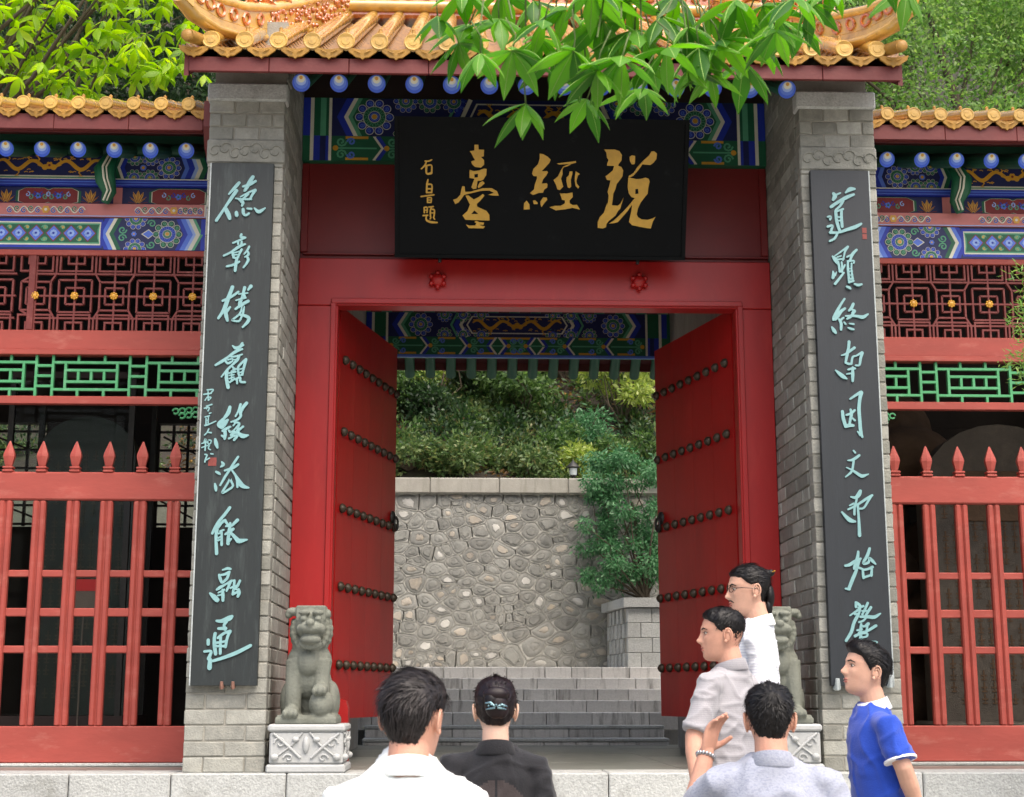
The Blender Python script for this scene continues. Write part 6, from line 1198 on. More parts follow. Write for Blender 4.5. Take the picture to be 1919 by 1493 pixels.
# bright tree over the left wing
rng = np.random.default_rng(72); bt_ = thing('bright_tree', 'sunlit yellow-green tree hanging over the left wing roof', 'tree', (-5.6, 4.9, -.13)); q = MB(); tops = []
q.tube([(-5.6, 4.9, -.13), (-5.5, 4.8, 3.5), (-5.3, 4.7, 6.6), (-5.2, 4.7, 8.6)], [.16, .13, .1, .04], n=10)
allV = MB()
for k in range(640):
    f = rng.random(); x, y, z = -3.0 - 3.4 * f + rng.normal() * .12, rng.uniform(3.3, 5.4), 0
    lo = 5.62 + .34 * abs(x + 3.9) * .35 + .12 * math.sin(x * 5) + (y - 3.3) * .42; z = lo + 2.2 * rng.random() ** 1.4
    if x > -3.25 and rng.random() < .5: continue
    p = palm_leaf(rng, rng.uniform(.17, .26), 5, .1); M_ = Matrix.Translation((x, y, z)) @ Matrix.Rotation(rng.normal() * .4, 4, 'X') @ Matrix.Rotation(rng.normal() * .4, 4, 'Y'); b = allV.n
    allV.v.extend([tuple(M_ @ Vector(a)) for a in p.v]); allV.f.extend([tuple(i + b for i in fc) for fc in p.f]); allV.m.extend(p.m); allV.n = len(allV.v)
    if k % 12 == 0: tops.append((x, y, z + .1))
limbs(q, (-5.4, 4.75, 5.4), tops, .035, rng); build('trunk', q, 'bark', bt_, smooth=60)
build('crown', allV, ['leaf_bright', 'twig'], bt_, smooth=180)
# ---------------------------------------------------------------- people
mat('skin', (206, 162, 140), rough=0.6, var=0.1, scale=22, spec=0.3, bump=.15, bscale=220, dirt=(196, 132, 114), dirt_amt=.35, dirt_scale=14); mat('skin_light', (216, 178, 156), rough=0.6, var=0.08, scale=22, spec=0.3, bump=.12, bscale=220); mat('skin_ruddy', (204, 154, 132), rough=0.6, var=0.1, scale=22, spec=0.3, bump=.15, bscale=220, dirt=(192, 124, 106), dirt_amt=.4, dirt_scale=12)
for _n in ('skin', 'skin_light', 'skin_ruddy'):
    _b = MATS[_n].node_tree.nodes['Principled BSDF']; _b.inputs['Subsurface Weight'].default_value = .12; _b.inputs['Subsurface Radius'].default_value = (.012, .005, .003)
mat('lips', (176, 104, 94), rough=0.5, var=0.08); mat('eye_dark', (34, 24, 20), rough=0.25, var=0.0); mat('eye_white', (168, 158, 148), rough=0.4, var=0.0); mat('brow', (44, 34, 30), rough=0.7, var=0.2)
mat('hair_black', (16, 14, 15), rough=0.5, spec=.3, var=0.3, scale=40, isl=0.5, stretch=(3, 3, .6)); mat('hair_grey', (40, 36, 36), rough=0.5, spec=.3, var=0.35, scale=40, isl=0.9); mat('hair_brown', (26, 14, 17), rough=0.42, spec=.35, var=0.35, scale=40, isl=0.6)
def cloth(name, col, stripes=None, mottle=None, rough=.85, sheen=.3, bump=.25):
    m = mat(name, col, rough=rough, var=.05, scale=5, bump=bump, bscale=160, sheen=sheen); n = m.node_tree.nodes; l = m.node_tree.links; b = n['Principled BSDF']
    src = b.inputs['Base Color'].links[0].from_socket
    if stripes:
        tc = n.new('ShaderNodeTexCoord'); sp = n.new('ShaderNodeSeparateXYZ'); l.new(tc.outputs['Object'], sp.inputs[0]); mu = n.new('ShaderNodeMath'); mu.operation = 'MULTIPLY'; mu.inputs[1].default_value = 2 * PI / stripes[0]; l.new(sp.outputs[2], mu.inputs[0]); si = n.new('ShaderNodeMath'); si.operation = 'SINE'; l.new(mu.outputs[0], si.inputs[0])
        gt = n.new('ShaderNodeMath'); gt.operation = 'GREATER_THAN'; gt.inputs[1].default_value = .35; l.new(si.outputs[0], gt.inputs[0]); mx = n.new('ShaderNodeMix'); mx.data_type = 'RGBA'; l.new(gt.outputs[0], mx.inputs[0]); l.new(src, mx.inputs[6]); mx.inputs[7].default_value = (*lin(stripes[1]), 1); l.new(mx.outputs[2], b.inputs['Base Color'])
    if mottle:
        tc = n.new('ShaderNodeTexCoord'); mp = n.new('ShaderNodeMapping'); mp.inputs['Scale'].default_value = (60, 60, 120); l.new(tc.outputs['Object'], mp.inputs[0]); nz = n.new('ShaderNodeTexNoise'); nz.inputs['Scale'].default_value = 1.6; nz.inputs['Detail'].default_value = 3; l.new(mp.outputs[0], nz.inputs['Vector'])
        mr = n.new('ShaderNodeMapRange'); mr.inputs['From Min'].default_value = .5; mr.inputs['From Max'].default_value = .62; l.new(nz.outputs['Fac'], mr.inputs['Value']); mx = n.new('ShaderNodeMix'); mx.data_type = 'RGBA'; l.new(mr.outputs[0], mx.inputs[0]); l.new(src, mx.inputs[6]); mx.inputs[7].default_value = (*lin(mottle), 1); l.new(mx.outputs[2], b.inputs['Base Color'])
    return m
cloth('shirt_white', (236, 240, 238)); cloth('shirt_black', (24, 24, 29), sheen=.15); cloth('shirt_grey', (158, 156, 160), stripes=(.009, (150, 148, 153))); cloth('shirt_striped', (220, 224, 230), stripes=(.014, (200, 205, 216))); cloth('shirt_mottled', (156, 161, 176), mottle=(143, 148, 166)); cloth('shirt_blue', (16, 64, 172)); cloth('trim_white', (234, 234, 234))
cloth('trousers_dark', (44, 46, 54)); cloth('trousers_grey', (92, 92, 96)); mat('shoe', (30, 28, 28), rough=.4); mat('belt', (24, 22, 22), rough=.4); mat('steel', (190, 192, 194), rough=.25, metal=.9, var=.05)
def sstep(a, b, x): t = np.clip((x - a) / (b - a), 0, 1); return t * t * (3 - 2 * t)
def head_pts(D, fem=0.0):
    """unit directions -> head surface, origin at head centre, +Y face, metres"""
    zt = [-.117, -.112, -.10, -.085, -.065, -.04, 0, .03, .06, .085, .10, .11, .117]
    wt_ = [.004, .020, .037, .047, .054, .062, .0705, .0745, .073, .0625, .049, .032, .002]; ft = [.058, .070, .079, .083, .085, .087, .089, .092, .088, .074, .058, .037, .002]; bt = [-.05, -.02, .02, .045, .062, .074, .09, .098, .096, .081, .063, .041, .002]
    z = np.arcsin(np.clip(D[:, 2], -1, 1)) / (PI / 2); zz = .117 * np.sin(z * PI / 2 * (1 - .12 * np.cos(z * PI))); zz = np.where(D[:, 2] > .9999, .117, np.where(D[:, 2] < -.9999, -.117, zz))
    rr = np.hypot(D[:, 0], D[:, 1]) + 1e-9; sx, cy = D[:, 0] / rr, D[:, 1] / rr; w = np.interp(zz, zt, wt_); fy = np.interp(zz, zt, ft); by_ = np.interp(zz, zt, bt)
    pw = lambda v, e: np.sign(v) * np.abs(v) ** e
    P = np.stack([w * (1 - .05 * fem) * pw(sx, .92), np.where(cy > 0, fy * pw(cy, .9), by_ * cy), zz], 1); y = cy
    fr = np.clip(y, 0, 1) ** .5; g = lambda cx, cz, sx, sz: np.exp(-((P[:, 0] - cx) / sx) ** 2 - ((P[:, 2] - cz) / sz) ** 2) * fr
    d = np.zeros(len(P))
    d += .026 * g(0, -.030, .0115, .013) + .015 * g(0, -.012, .010, .016) + .007 * g(0, .008, .009, .016) + .007 * g(-.012, -.034, .008, .008) + .007 * g(.012, -.034, .008, .008)
    d += .005 * g(0, .03, .045, .012) - .009 * g(.031, .008, .015, .011) - .009 * g(-.031, .008, .015, .011) + .006 * g(.03, .007, .009, .007) + .006 * g(-.03, .007, .009, .007)
    d += .009 * g(0, -.056, .02, .006) + .008 * g(0, -.070, .018, .006) - .005 * g(0, -.063, .022, .0025) + .005 * g(0, -.098, .02, .014) + .005 * g(.04, -.02, .018, .016) + .005 * g(-.04, -.02, .018, .016)
    P[:, 1] += d + .004 * fr; return P
_FD = None
def face_y(x, z):
    global _FD
    if _FD is None:
        D, _ = uv_dirs(240, 240); _FD = head_pts(D); _FD = _FD[_FD[:, 1] > .02]
    return float(_FD[np.argmin((_FD[:, 0] - x) ** 2 + (_FD[:, 2] - z) ** 2), 1])
def uv_dirs(nu, nv):
    t = np.linspace(0, PI, nv + 1); a = np.linspace(0, 2 * PI, nu, endpoint=False); T, A = np.meshgrid(t, a, indexing='ij'); D = np.stack([np.sin(T) * np.cos(A), np.sin(T) * np.sin(A), np.cos(T)], -1).reshape(-1, 3)
    F = [(i * nu + j, (i + 1) * nu + j, (i + 1) * nu + (j + 1) % nu, i * nu + (j + 1) % nu) for i in range(nv) for j in range(nu)]; return D, F
def hairline(P, st):
    az = np.degrees(np.arctan2(np.abs(P[:, 0]) / .074, P[:, 1] / .095)); xs = st.get('line', [(0, .072), (35, .066), (58, .05), (72, .018), (84, .004), (96, .03), (108, .02), (125, -.03), (150, -.078), (180, -.086)]); return np.interp(az, [a for a, _ in xs], [b for _, b in xs])
def hand(q, w, d, pn, curl, s, side):
    d = d.normalized(); pn = (pn - d * pn.dot(d)).normalized(); sd = d.cross(pn) * side; W = Vector(w)
    q.tube([tuple(W - d * .02), tuple(W + d * .02), tuple(W + d * .06), tuple(W + d * .092)], [(.026, .02), (.034, .018), (.042, .016), (.040, .012)], n=12, ref=tuple(pn))
    for i, L in enumerate((.072, .08, .074, .058)):
        p = W + d * (.086 - .004 * abs(i - 1)) + sd * (-.031 + .0205 * i); a = curl[i] if isinstance(curl, (list, tuple)) else curl; e = d.copy(); pts = [tuple(p - d * .015)]; ang = 0
        for f in (.45, .3, .25): pts.append(tuple(p)); e = (d * math.cos(ang + a * .6) + pn * math.sin(ang + a * .6)).normalized(); ang += a * .75; p = p + e * (L * f); 
        pts.append(tuple(p)); q.tube(pts, [.0095, .0098, .0092, .0085, .007], n=8)
    p = W + d * .025 - sd * .03; e = (d * .62 - sd * .62 + pn * .45).normalized(); e2 = (d * .8 - sd * .2 + pn * .55).normalized(); q.tube([tuple(p - e * .01), tuple(p + e * .03), tuple(p + e * .045 + e2 * .012), tuple(p + e * .048 + e2 * .035)], [.013, .0115, .010, .008], n=8)
def person(label, pos, H, yaw, hyaw=0, hpitch=0, hroll=0, skin='skin', hair={}, shirt='shirt_white', collar=None, cuff=None, trousers='trousers_dark', arms=None, build_=1.0, fem=0, voxel=.0055, sleeve=.62, tuck=False, face=True, glasses=False, extra=None, lean=0.0, hs=1.0, neckz=0.0, drop=0.0):
    k = H / 1.72; t = thing('person', label, 'person', pos); Rz = Matrix.Rotation(math.radians(yaw), 3, 'Z'); O = Vector(pos)
    Wd = lambda p: O + Rz @ (Vector(p) * k + Vector((0, lean * max(0, p[2] - .9) * k, 0)))                            # local -> world
    def to_world(q): q.v = [tuple(Wd(p)) for p in q.v]
    b = build_
    hc0 = Vector((0, .022, 1.602 + neckz)); Rh = Matrix.Rotation(math.radians(hyaw), 3, 'Z') @ Matrix.Rotation(math.radians(hpitch), 3, 'X') @ Matrix.Rotation(math.radians(hroll), 3, 'Y'); nb_ = Vector((0, -.01, 1.50 + neckz)); hcen = nb_ + Rh @ (hc0 - nb_)
    HP = lambda p: hcen + Rh @ (Vector(p) * hs)                                                                          # head -> local
    A = {}
    for s in (-1, 1):
        a = (arms or {}).get(s)
        sh = Vector((s * .172 * b, -.005, 1.372 - drop)); inv = lambda w: (Rz.transposed() @ (Vector(w) - O)) / k - Vector((0, lean * max(0, ((Vector(w) - O).z / k) - .9), 0))
        el, wr = (inv(a[0]), inv(a[1])) if a else (Vector((s * .235 * b, -.03, 1.11)), Vector((s * .245 * b, .06, .87)))
        hd, pn, cu = (Rz.transposed() @ Vector(a[2]), Rz.transposed() @ Vector(a[3]), a[4]) if a and len(a) > 2 else (wr - el, Vector((-s, .2, 0)), .5); A[s] = (sh, el, wr, hd, pn, cu)
    q = MB(); D, F = uv_dirs(64, 56); P = head_pts(D, fem); q.add([tuple(HP(p)) for p in P], F)
    for s in (-1, 1):
        er = Rh @ Matrix.Rotation(s * .35, 3, 'Z'); c = HP((s * .0765, -.012, -.004)); q.ell(tuple(c), (.007 * hs, .016 * hs, .027 * hs), 12, 8, rot=er)
    q.tube([(0, -.025, 1.36), (0, -.02, 1.47 + neckz), tuple(HP((0, -.022, -.06))), tuple(HP((0, -.01, -.02)))], [.066, (.058 - .006 * fem), (.056 - .006 * fem), .05], n=18)
    q.tube([(0, 0, .86), (0, 0, 1.05), (0, 0, 1.28), (0, -.01, 1.40), (0, -.02, 1.45)], [(.13 * b, .09), (.12 * b, .085), (.135 * b, .085), (.09 * b, .06), (.055, .055)], n=16)
    for s in (-1, 1):
        sh, el, wr, hd, pn, cu = A[s]; m1 = sh.lerp(el, .5); m2_ = el.lerp(wr, .35); f = 1 - .16 * fem
        q.tube([tuple(sh.lerp(Vector((0, 0, 1.36)), .3)), tuple(sh), tuple(m1), tuple(el), tuple(m2_), tuple(wr), tuple(wr + hd.normalized() * .015)], [.034 * f, .038 * f, .044 * f, .041 * f, .042 * f, (.028 * f), .025 * f], n=14)
        hand(q, wr, hd, pn, cu, 1.0, s)
        q.tube([(s * .085, 0, .95), (s * .095, .01, .72), (s * .1, .02, .50), (s * .1, -.015, .33), (s * .1, -.03, .10), (s * .1, -.02, .06)], [.085, .078, .055, .055, .038, .04], n=12)
    to_world(q); me = remeshed(q, voxel, 1, 'body'); me.materials.append(MATS[skin]); me.transform(Matrix.Translation(-O)); inst('body', me, t, pos)
    def P_(name, qq, m, par=t, smooth=70, **kw): to_world(qq); return build(name, qq, m, par, smooth=smooth, **kw)
    for s in (-1, 1):                           # ears: rim, inner ridge and lobe
        q = MB(); ex = lambda a, r1, r2, o: tuple(HP((s * (.0785 + o + .006 * math.cos(a - 2.4)), -.013 - math.cos(a) * r1 * -1, .0 + math.sin(a) * r2)))
        q.tube([ex(a, .0165, .030, .004) for a in np.linspace(-.5, 4.1, 15)], [.0022] + [.0042] * 12 + [.0038, .003], n=7); q.tube([ex(a, .009, .017, .003) for a in np.linspace(.2, 3.9, 9)], [.0028] * 9, n=6)
        q.ell(tuple(HP((s * .0785, -.004, -.027))), (.005, .008, .009), 8, 6, rot=Rh); P_('ear', q, skin)
    # face
    if face:
        for s in (-1, 1):
            q = MB(); q.ell(tuple(HP((s * .031, face_y(.031, .007) - .004, .007))), (.0125, .007, .0055), 10, 6, rot=Rh); q2 = P_('eye', q, 'eye_white'); q = MB(); q.ell(tuple(HP((s * .031, face_y(.031, .007) + .0015, .007))), (.0055, .003, .0052), 8, 6, rot=Rh); build('iris', (to_world(q), q)[1], 'eye_dark', q2, smooth=70)
            q = MB(); q.tube([tuple(HP((s * x, face_y(x, z) + .0005, z))) for x, z in ((.019, .0115), (.031, .0145), (.045, .0095))], [.0016, .002, .0014], n=5); P_('eyelid', q, 'brow')
            q = MB(); q.tube([tuple(HP((s * x, face_y(x, z) - .0005, z))) for x, z in ((.013, .0245), (.03, .030), (.048, .0235))], [(.0026, .0034), (.003, .0042), (.0018, .002)], n=6); P_('eyebrow', q, 'brow')
        q = MB()
        q.ell(tuple(HP((0, face_y(0, -.0575) - .004, -.0575))), (.021, .006, .0042), 12, 6, rot=Rh); q.ell(tuple(HP((0, face_y(0, -.0685) - .0045, -.0685))), (.018, .007, .0048), 12, 6, rot=Rh); P_('lips', q, 'lips')
    if glasses:
        q = MB()
        for s in (-1, 1):
            q.tube([tuple(HP((s * (.032 + math.cos(a) * .022), face_y(.03, .03) + .004 - .004 * math.cos(a), .006 + math.sin(a) * .0145))) for a in np.linspace(0, 2 * PI, 17)], [.0017] * 17, n=5, caps=False)
            q.tube([tuple(HP((s * .054, .088, .01))), tuple(HP((s * .078, .06, .012))), tuple(HP((s * .083, -.01, .01)))], [.0018] * 3, n=5)
        q.tube([tuple(HP((-.011, .103, .009))), tuple(HP((0, .106, .011))), tuple(HP((.011, .103, .009)))], [.0016] * 3, n=5); gq = P_('glasses', q, 'eye_dark')
    # hair: a shell lifted off the scalp plus loose strands
    D, F = uv_dirs(72, 60); P = head_pts(D, fem) * hs; N = P - np.array([0, -.01, .02]); N /= np.linalg.norm(N, axis=1, keepdims=True)
    hl = hairline(P / hs, hair); m = sstep(-.006, .012, P[:, 2] / hs - hl); th = hair.get('thick', .014); top = sstep(.02, .11, P[:, 2]); T = m * (th * .45 + th * .75 * top) - (1 - m) * .012
    if 'front' in hair: T += m * hair['front'] * np.exp(-((P[:, 1] - .06) / .04) ** 2) * top
    if 'bald' in hair: bx, by, bz, br = hair['bald']; bd = np.sqrt((P[:, 0] - bx) ** 2 + (P[:, 1] - by) ** 2 + (P[:, 2] - bz) ** 2); T -= .0235 * np.exp(-(bd / br) ** 2) * (1 + .45 * vnoise(P, 9, 120))
    if 'side' in hair: T -= m * hair['side'] * (1 - sstep(.0, .06, P[:, 2]))
    T += m * .0035 * vnoise(P * np.array([1, 1, .5]), 5, 160) + m * .002 * vnoise(P, 6, 420)
    V = P + N * T[:, None]; q = MB(); q.add([tuple(HP(p / hs)) for p in V], F)
    rng = np.random.default_rng(int(abs(pos[0]) * 1000) + 3); idx = np.where((m > .95) & (P[:, 2] / hs > hl + .012))[0]; ns = hair.get('strands', 900); wh = Vector(hair.get('whorl', (.01, -.075, .09)))
    S_ = MB()
    for i in rng.choice(idx, ns):
        if 'bald' in hair and rng.random() < .5 * math.exp(-(math.dist(P[i], hair['bald'][:3]) / hair['bald'][3]) ** 2): continue
        p = Vector(V[i]) + Vector(rng.normal(size=3) * .002); n = Vector(N[i]); fl = (p - wh); fl = fl - n * fl.dot(n); fl = fl.normalized() if fl.length > 1e-4 else Vector((0, 0, -1))
        if 'flow' in hair: f2 = Vector(hair['flow'](p)); f2 = f2 - n * f2.dot(n); fl = f2.normalized() if f2.length > 1e-4 else fl
        fl = (fl + Vector(rng.normal(size=3) * .18)); L = rng.uniform(.4, 1.0) * min(hair.get('len', .035), .008 + 1.1 * max(0.0, p.z / hs - float(hl[i]))); sd = n.cross(fl).normalized() * rng.uniform(.0008, .0018); up = hair.get('lift', .12); pts = []
        for f in (0, .35, .7, 1): c = p + fl * (L * f) + n * (L * up * math.sin(f * 2.4) - (L * f) ** 2 / .16 + .001); pts.append(c)
        b0 = S_.n; vv = []
        for f, c in zip((1, 1, .7, .12), pts): vv += [tuple(HP((c + sd * f) / hs)), tuple(HP((c - sd * f) / hs))]
        S_.add(vv, [(0, 1, 3, 2), (2, 3, 5, 4), (4, 5, 7, 6)])
    ho = P_('hair', q, hair.get('mat', 'hair_black'), smooth=180); to_world(S_); so = build('strands', S_, hair.get('smat', hair.get('mat', 'hair_black')), ho); so['kind'] = 'stuff'
    # shirt
    hem = .99 if tuck else .86; q = MB()
    q.tube([(0, .0, hem), (0, .005, 1.02), (0, .012, 1.12), (0, .008, 1.26), (0, -.002, 1.36), (0, -.012, 1.415), (0, -.02, 1.445), (0, -.022, 1.468 + neckz * .5)], [(.168 * b, .122 * b), (.165 * b, .128 * b), (.168 * b, .126 * b), (.18 * b, .122 * b), (.168 * b, .104), (.125 * b, .086), (.09, .076), (.068, .068)], n=30)
    for s in (-1, 1):
        sh, el, wr, *_ = A[s]; e = sh.lerp(el, sleeve + .25); f = 1 - .12 * fem
        q.tube([tuple(Vector((s * .06, -.008, 1.375 - drop * .5))), tuple(sh.lerp(Vector((0, 0, 1.375)), .3)), tuple(sh + Vector((s * .004, 0, -.004))), tuple(sh.lerp(el, .35)), tuple(e)], [.06 * f, .062 * f, .06 * f, .062 * f, .066 * f], n=18)
    to_world(q); me = remeshed(q, .0085, 3, 'shirt'); co = np.empty(len(me.vertices) * 3, np.float32); no = np.empty(len(me.vertices) * 3, np.float32); me.vertices.foreach_get('co', co); me.vertices.foreach_get('normal', no)
    V = co.reshape(-1, 3).astype(float); Nn = no.reshape(-1, 3); sd_ = int(abs(pos[0]) * 997); rdg = 1 - 2 * np.abs(vnoise(V * np.array([1.2, 1.2, .6]) + .015 * np.stack([vnoise(V, sd_, 30)] * 3, 1), 11 + sd_, 26)); rd2 = 1 - 2 * np.abs(vnoise(V * np.array([.5, .5, 1.3]), 13 + sd_, 34)); V += Nn * (.005 * vnoise(V * np.array([1, 1, .55]), 11, 20) + .009 * np.clip(rdg, 0, 1) ** 3 + .0075 * np.clip(rd2, 0, 1) ** 3 - .004)[:, None]; me.vertices.foreach_set('co', V.astype(np.float32).ravel()); me.materials.append(MATS[shirt]); me.transform(Matrix.Translation(-O)); so_ = inst('shirt', me, t, pos)
    if collar:
        q = MB(); n = 28; rings = []
        for (r, zb, zf, off) in ((.0605, 1.452, 1.44, 0), (.0615, 1.497, 1.462, .001), (.066, 1.500, 1.464, .002), (.083, 1.450, 1.428, .004), (.079, 1.444, 1.424, .004)):
            rings.append([(math.sin(a) * r, -.02 + math.cos(a) * r * 1.0 + (.012 if math.cos(a) > .3 else 0) * (math.cos(a) - .3), (zb + zf) / 2 - (zb - zf) / 2 * math.cos(a) + neckz * .6) for a in np.linspace(0, 2 * PI, n, endpoint=False)])
        v = [p for r_ in rings for p in r_]; q.add(v, [(i * n + j, i * n + (j + 1) % n, (i + 1) % 5 * n + (j + 1) % n, (i + 1) % 5 * n + j) for i in range(5) for j in range(n)]); P_('collar', q, collar, so_, fix=True)
    if cuff:
        for s in (-1, 1):
            sh, el, wr, *_ = A[s]; a_ = sh.lerp(el, sleeve + .21); e = sh.lerp(el, sleeve + .262); q = MB(); q.tube([tuple(a_), tuple(a_.lerp(e, .5)), tuple(e)], [.0755, .0775, .0765], n=20); P_('cuff', q, cuff, so_)
    # trousers and shoes
    q = MB(); q.tube([(0, -.005, .80), (0, 0, .92), (0, 0, 1.03 if tuck else .98)], [(.155 * b, .115 * b), (.166 * b, .12 * b), (.16 * b, .118 * b)], n=20)
    for s in (-1, 1): q.tube([(s * .08 * b, 0, .92), (s * .095, .005, .74), (s * .1, .015, .5), (s * .1, -.01, .3), (s * .1, -.02, .05)], [.092 * b, .088 * b, .072, .066, .066], n=16)
    to_world(q); me = remeshed(q, .012, 2, 'trousers'); me.materials.append(MATS[trousers]); me.transform(Matrix.Translation(-O)); inst('trousers', me, t, pos)
    for s in (-1, 1): q = MB(); q.tube([(s * .1, -.1, .04), (s * .1, -.06, .05), (s * .105, .05, .045), (s * .11, .14, .032), (s * .11, .175, .025)], [(.03, .035), (.042, .048), (.045, .044), (.04, .031), (.015, .015)], n=12); P_('shoe', q, 'shoe', fix=True)
    if tuck: q = MB(); q.tube([(0, 0, .985), (0, 0, 1.02)], [(.169 * b, .13 * b), (.169 * b, .13 * b)], n=26); P_('belt', q, 'belt')
    t['_k'] = k; del t['_k']
    return t, HP, P_, A
G0 = -1.15
# 1 balding man from behind, white shirt
person('man seen from behind in a white shirt, greying hair thin on the crown', (-.585, -4.9, G0), 1.678, 0, hyaw=-24, neckz=-.045, skin='skin_ruddy', shirt='shirt_white', collar='shirt_white', build_=.98, face=True, hs=1.03, drop=.035,
       hair=dict(mat='hair_grey', smat='hair_grey', thick=.017, line=[(0, .072), (35, .066), (58, .05), (72, .018), (84, .004), (96, .03), (108, .02), (125, -.035), (150, -.088), (180, -.1)], strands=2600, len=.05, lift=.06, flow=lambda p: (-.6 * (1 if p.z > .05 else .1), -.25, -.7 if p.z < .08 else -.1)))
# 2 woman from behind, black shirt, hair pinned up
t2, HP2, PP2, A2 = person('woman seen from behind in a black shirt with hair pinned up by a clip', (-.315, -3.4, G0), 1.652, 0, skin='skin_light', shirt='shirt_black', collar='shirt_black', build_=.9, fem=1, sleeve=.3, hs=.97, neckz=-.012, drop=-.03,
       hair=dict(mat='hair_brown', thick=.02, strands=1100, len=.026, lift=.02, line=[(0, .068), (40, .06), (60, .04), (75, .012), (90, .004), (105, -.012), (125, -.04), (150, -.052), (180, -.052)], flow=lambda p: (-p.x * 6, -.9, .5 if p.z < -.01 else -.5), whorl=(0, -.1, .02)))
cloth('sheer_black', (62, 54, 54), sheen=.1)
_sh = [c for c in t2.children if c.name.startswith('shirt')][0]; _sh.data.materials.append(MATS['sheer_black']); _k = 1.652 / 1.72
for f in _sh.data.polygons:
    c = f.center / _k
    if f.normal.y < -.35 and 1.02 < c.z < 1.345 - 6.0 * c.x ** 2 and abs(c.x) < .125 and abs(c.x) > .006 and abs(c.z - 1.25) > .004: f.material_index = 1
q = MB()
for (c, r) in (((0, -.098, .028), (.044, .026, .05)), ((-.018, -.105, .045), (.028, .02, .034)), ((.02, -.103, .012), (.028, .02, .034)), ((0, -.094, .07), (.05, .03, .03))): q.ell(tuple(HP2(c)), r, 14, 10)
PP2('hair_bun', q, 'hair_brown')
q = MB(); mat('clip_metal', (120, 150, 158), rough=.2, metal=.7, var=.3, scale=200)
for s in (-1, 1):
    q.tube([tuple(HP2((s * .004, -.128, .022))), tuple(HP2((s * .022, -.128, .034 - .004 * s))), tuple(HP2((s * .042, -.116, .03 - .006 * s)))], [.005, .0065, .003], n=8); q.tube([tuple(HP2((s * .004, -.128, .018))), tuple(HP2((s * .024, -.127, .016))), tuple(HP2((s * .04, -.116, .012)))], [.004, .005, .002], n=8)
for k in range(7): q.ell(tuple(HP2((-.03 + k * .01, -.133, .026 + .004 * (k % 2)))), (.004, .004, .004), 8, 6)
PP2('hair_clip', q, 'clip_metal')
# 3 grey polo man in profile, phone in hand
person('stocky man in a grey polo shirt in profile, phone in his lowered hand', (.80, -1.98, -.8622), 1.69, 52, hyaw=36, hpitch=2, skin='skin_ruddy', shirt='shirt_grey', collar='shirt_grey', build_=1.12, sleeve=.66, voxel=.005, hs=1.04,
       arms={-1: ((.60, -2.2, .255), (.594, -2.27, .085), (-.05, -.1, -1), (.55, .5, 0), [.9, .9, .95, 1.0])}, hair=dict(thick=.013, side=.006, strands=1300, len=.02, lift=.1, front=.004))
q = MB(); q.box(-.004, .004, -.038, .038, -.075, .075, bev=.003); ph = build('phone', q, 'edge_pale', loc=(0, 0, 0)); tag(ph, 'pale slim phone held in the grey-shirted man\'s lowered hand', 'phone'); ph.location = (.612, -2.265, -.01); ph.rotation_euler = (math.radians(10), math.radians(6), math.radians(30))
# 4 tall man with topknot and glasses
t4, HP4, PP4, A4 = person('tall man in a white shirt with glasses, moustache and tied-back long hair', (1.005, -1.6, -.7185), 1.785, 82, hyaw=14, hpitch=1, skin='skin', shirt='shirt_striped', collar='shirt_white', build_=.98, voxel=.005, glasses=True,
       hair=dict(thick=.012, strands=1300, len=.05, lift=.04, line=[(0, .066), (35, .062), (55, .055), (70, .035), (84, .022), (96, .028), (108, .0), (125, -.05), (150, -.085), (180, -.09)], flow=lambda p: (0, -1, .15)))
q = MB()
for c, r in (((0, -.085, .085), (.026, .028, .024)), ((.0, -.108, .092), (.018, .02, .017)), ((0, -.1, -.02), (.05, .025, .06)), ((0, -.092, -.075), (.046, .022, .05))): q.ell(tuple(HP4(c)), r, 12, 8)
PP4('topknot', q, 'hair_black'); q = MB(); q.tube([tuple(HP4((-.03, -.12, .1))), tuple(HP4((.03, -.09, .08)))], [.003, .003], n=6); PP4('hair_pin', q, 'p_gold')
q = MB()
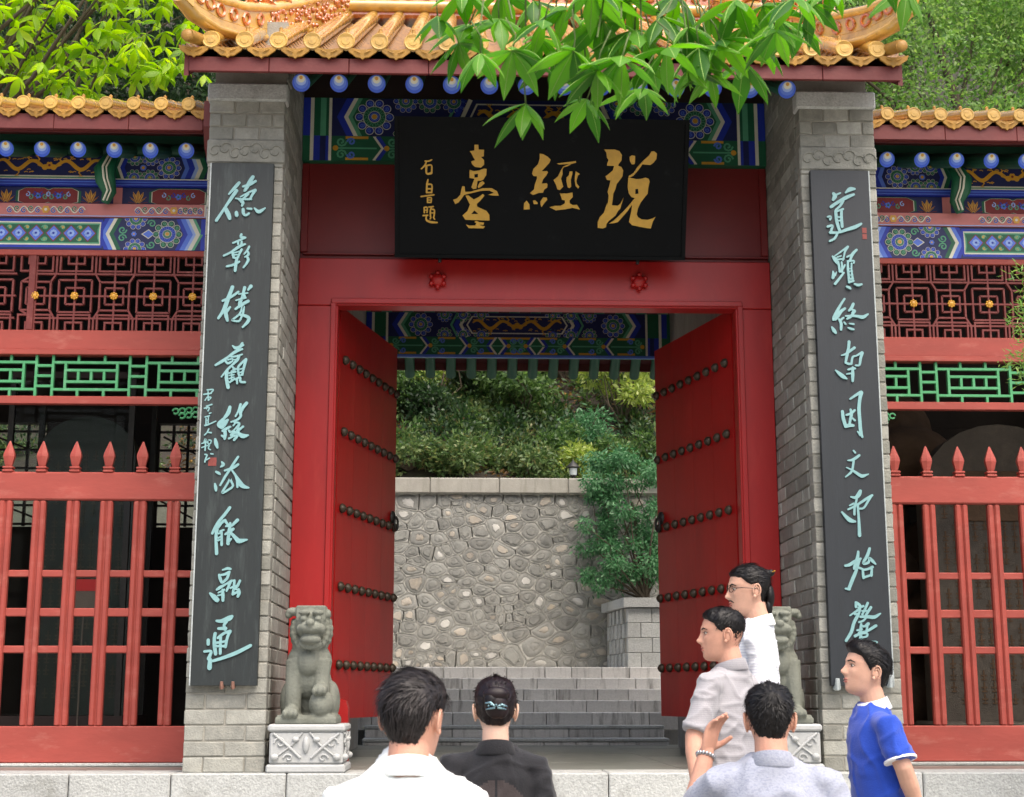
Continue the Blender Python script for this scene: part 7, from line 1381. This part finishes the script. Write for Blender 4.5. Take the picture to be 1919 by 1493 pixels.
for s in (-1, 1): q.tube([tuple(HP4((s * x, face_y(x, z) + .001, z))) for x, z in ((.002, -.046), (.014, -.0475), (.027, -.056))], [.0036, .004, .0018], n=6)
q.ell(tuple(HP4((0, face_y(0, -.087), -.087))), (.009, .006, .012), 8, 6); PP4('moustache', q, 'brow')
# 5 man from behind raising his hand
t5, HP5, PP5, A5 = person('man seen from behind in a mottled grey-blue shirt, raising his left hand', (.575, -4.0, G0), 1.645, -4, hyaw=-6, neckz=-.032, skin='skin_ruddy', shirt='shirt_mottled', collar='shirt_mottled', build_=1.1, voxel=.005,
       arms={-1: ((.33, -3.86, .03), (.398, -3.78, .245), (.3, .0, 1), (.72, -.68, .1), [.35, .42, .5, .55])}, hair=dict(thick=.015, strands=1800, len=.026, lift=.1))
sh, el, wr, *_ = A5[-1]; q = MB(); d = (wr - el).normalized(); c = wr - d * .012; n1 = d.orthogonal().normalized(); n2 = d.cross(n1)
for k in range(16):
    a = 2 * PI * k / 16; p = c + (n1 * math.cos(a) + n2 * math.sin(a)) * .0315; q.ell(tuple(p), (.0065, .0065, .009), 8, 6)
PP5('wrist_watch', q, 'steel')
# 6 man in blue polo looking up
t6, HP6, PP6, A6 = person('man in a blue polo shirt with white collar looking up, hands behind his back', (1.43, -2.28, -1.006), 1.655, 94, hyaw=4, hpitch=16, skin='skin', shirt='shirt_blue', collar='trim_white', cuff='trim_white', build_=.98, tuck=True, voxel=.005, sleeve=.58, hs=1.03, lean=.10,
       arms={-1: ((1.452, -2.50, .135), (1.535, -2.42, -.06), (.5, .6, -.4), (.4, -.5, .6), .7), 1: ((1.452, -2.06, .135), (1.535, -2.18, -.06), (.5, -.6, -.4), (.4, .5, .6), .7)},
       hair=dict(thick=.019, front=.012, strands=1600, len=.04, lift=.08, flow=lambda p: (.3, -.6, .25 if p.y > 0 else -.6), line=[(0, .066), (35, .064), (55, .056), (72, .022), (82, -.004), (92, .026), (108, .016), (125, -.03), (150, -.075), (180, -.085)]))
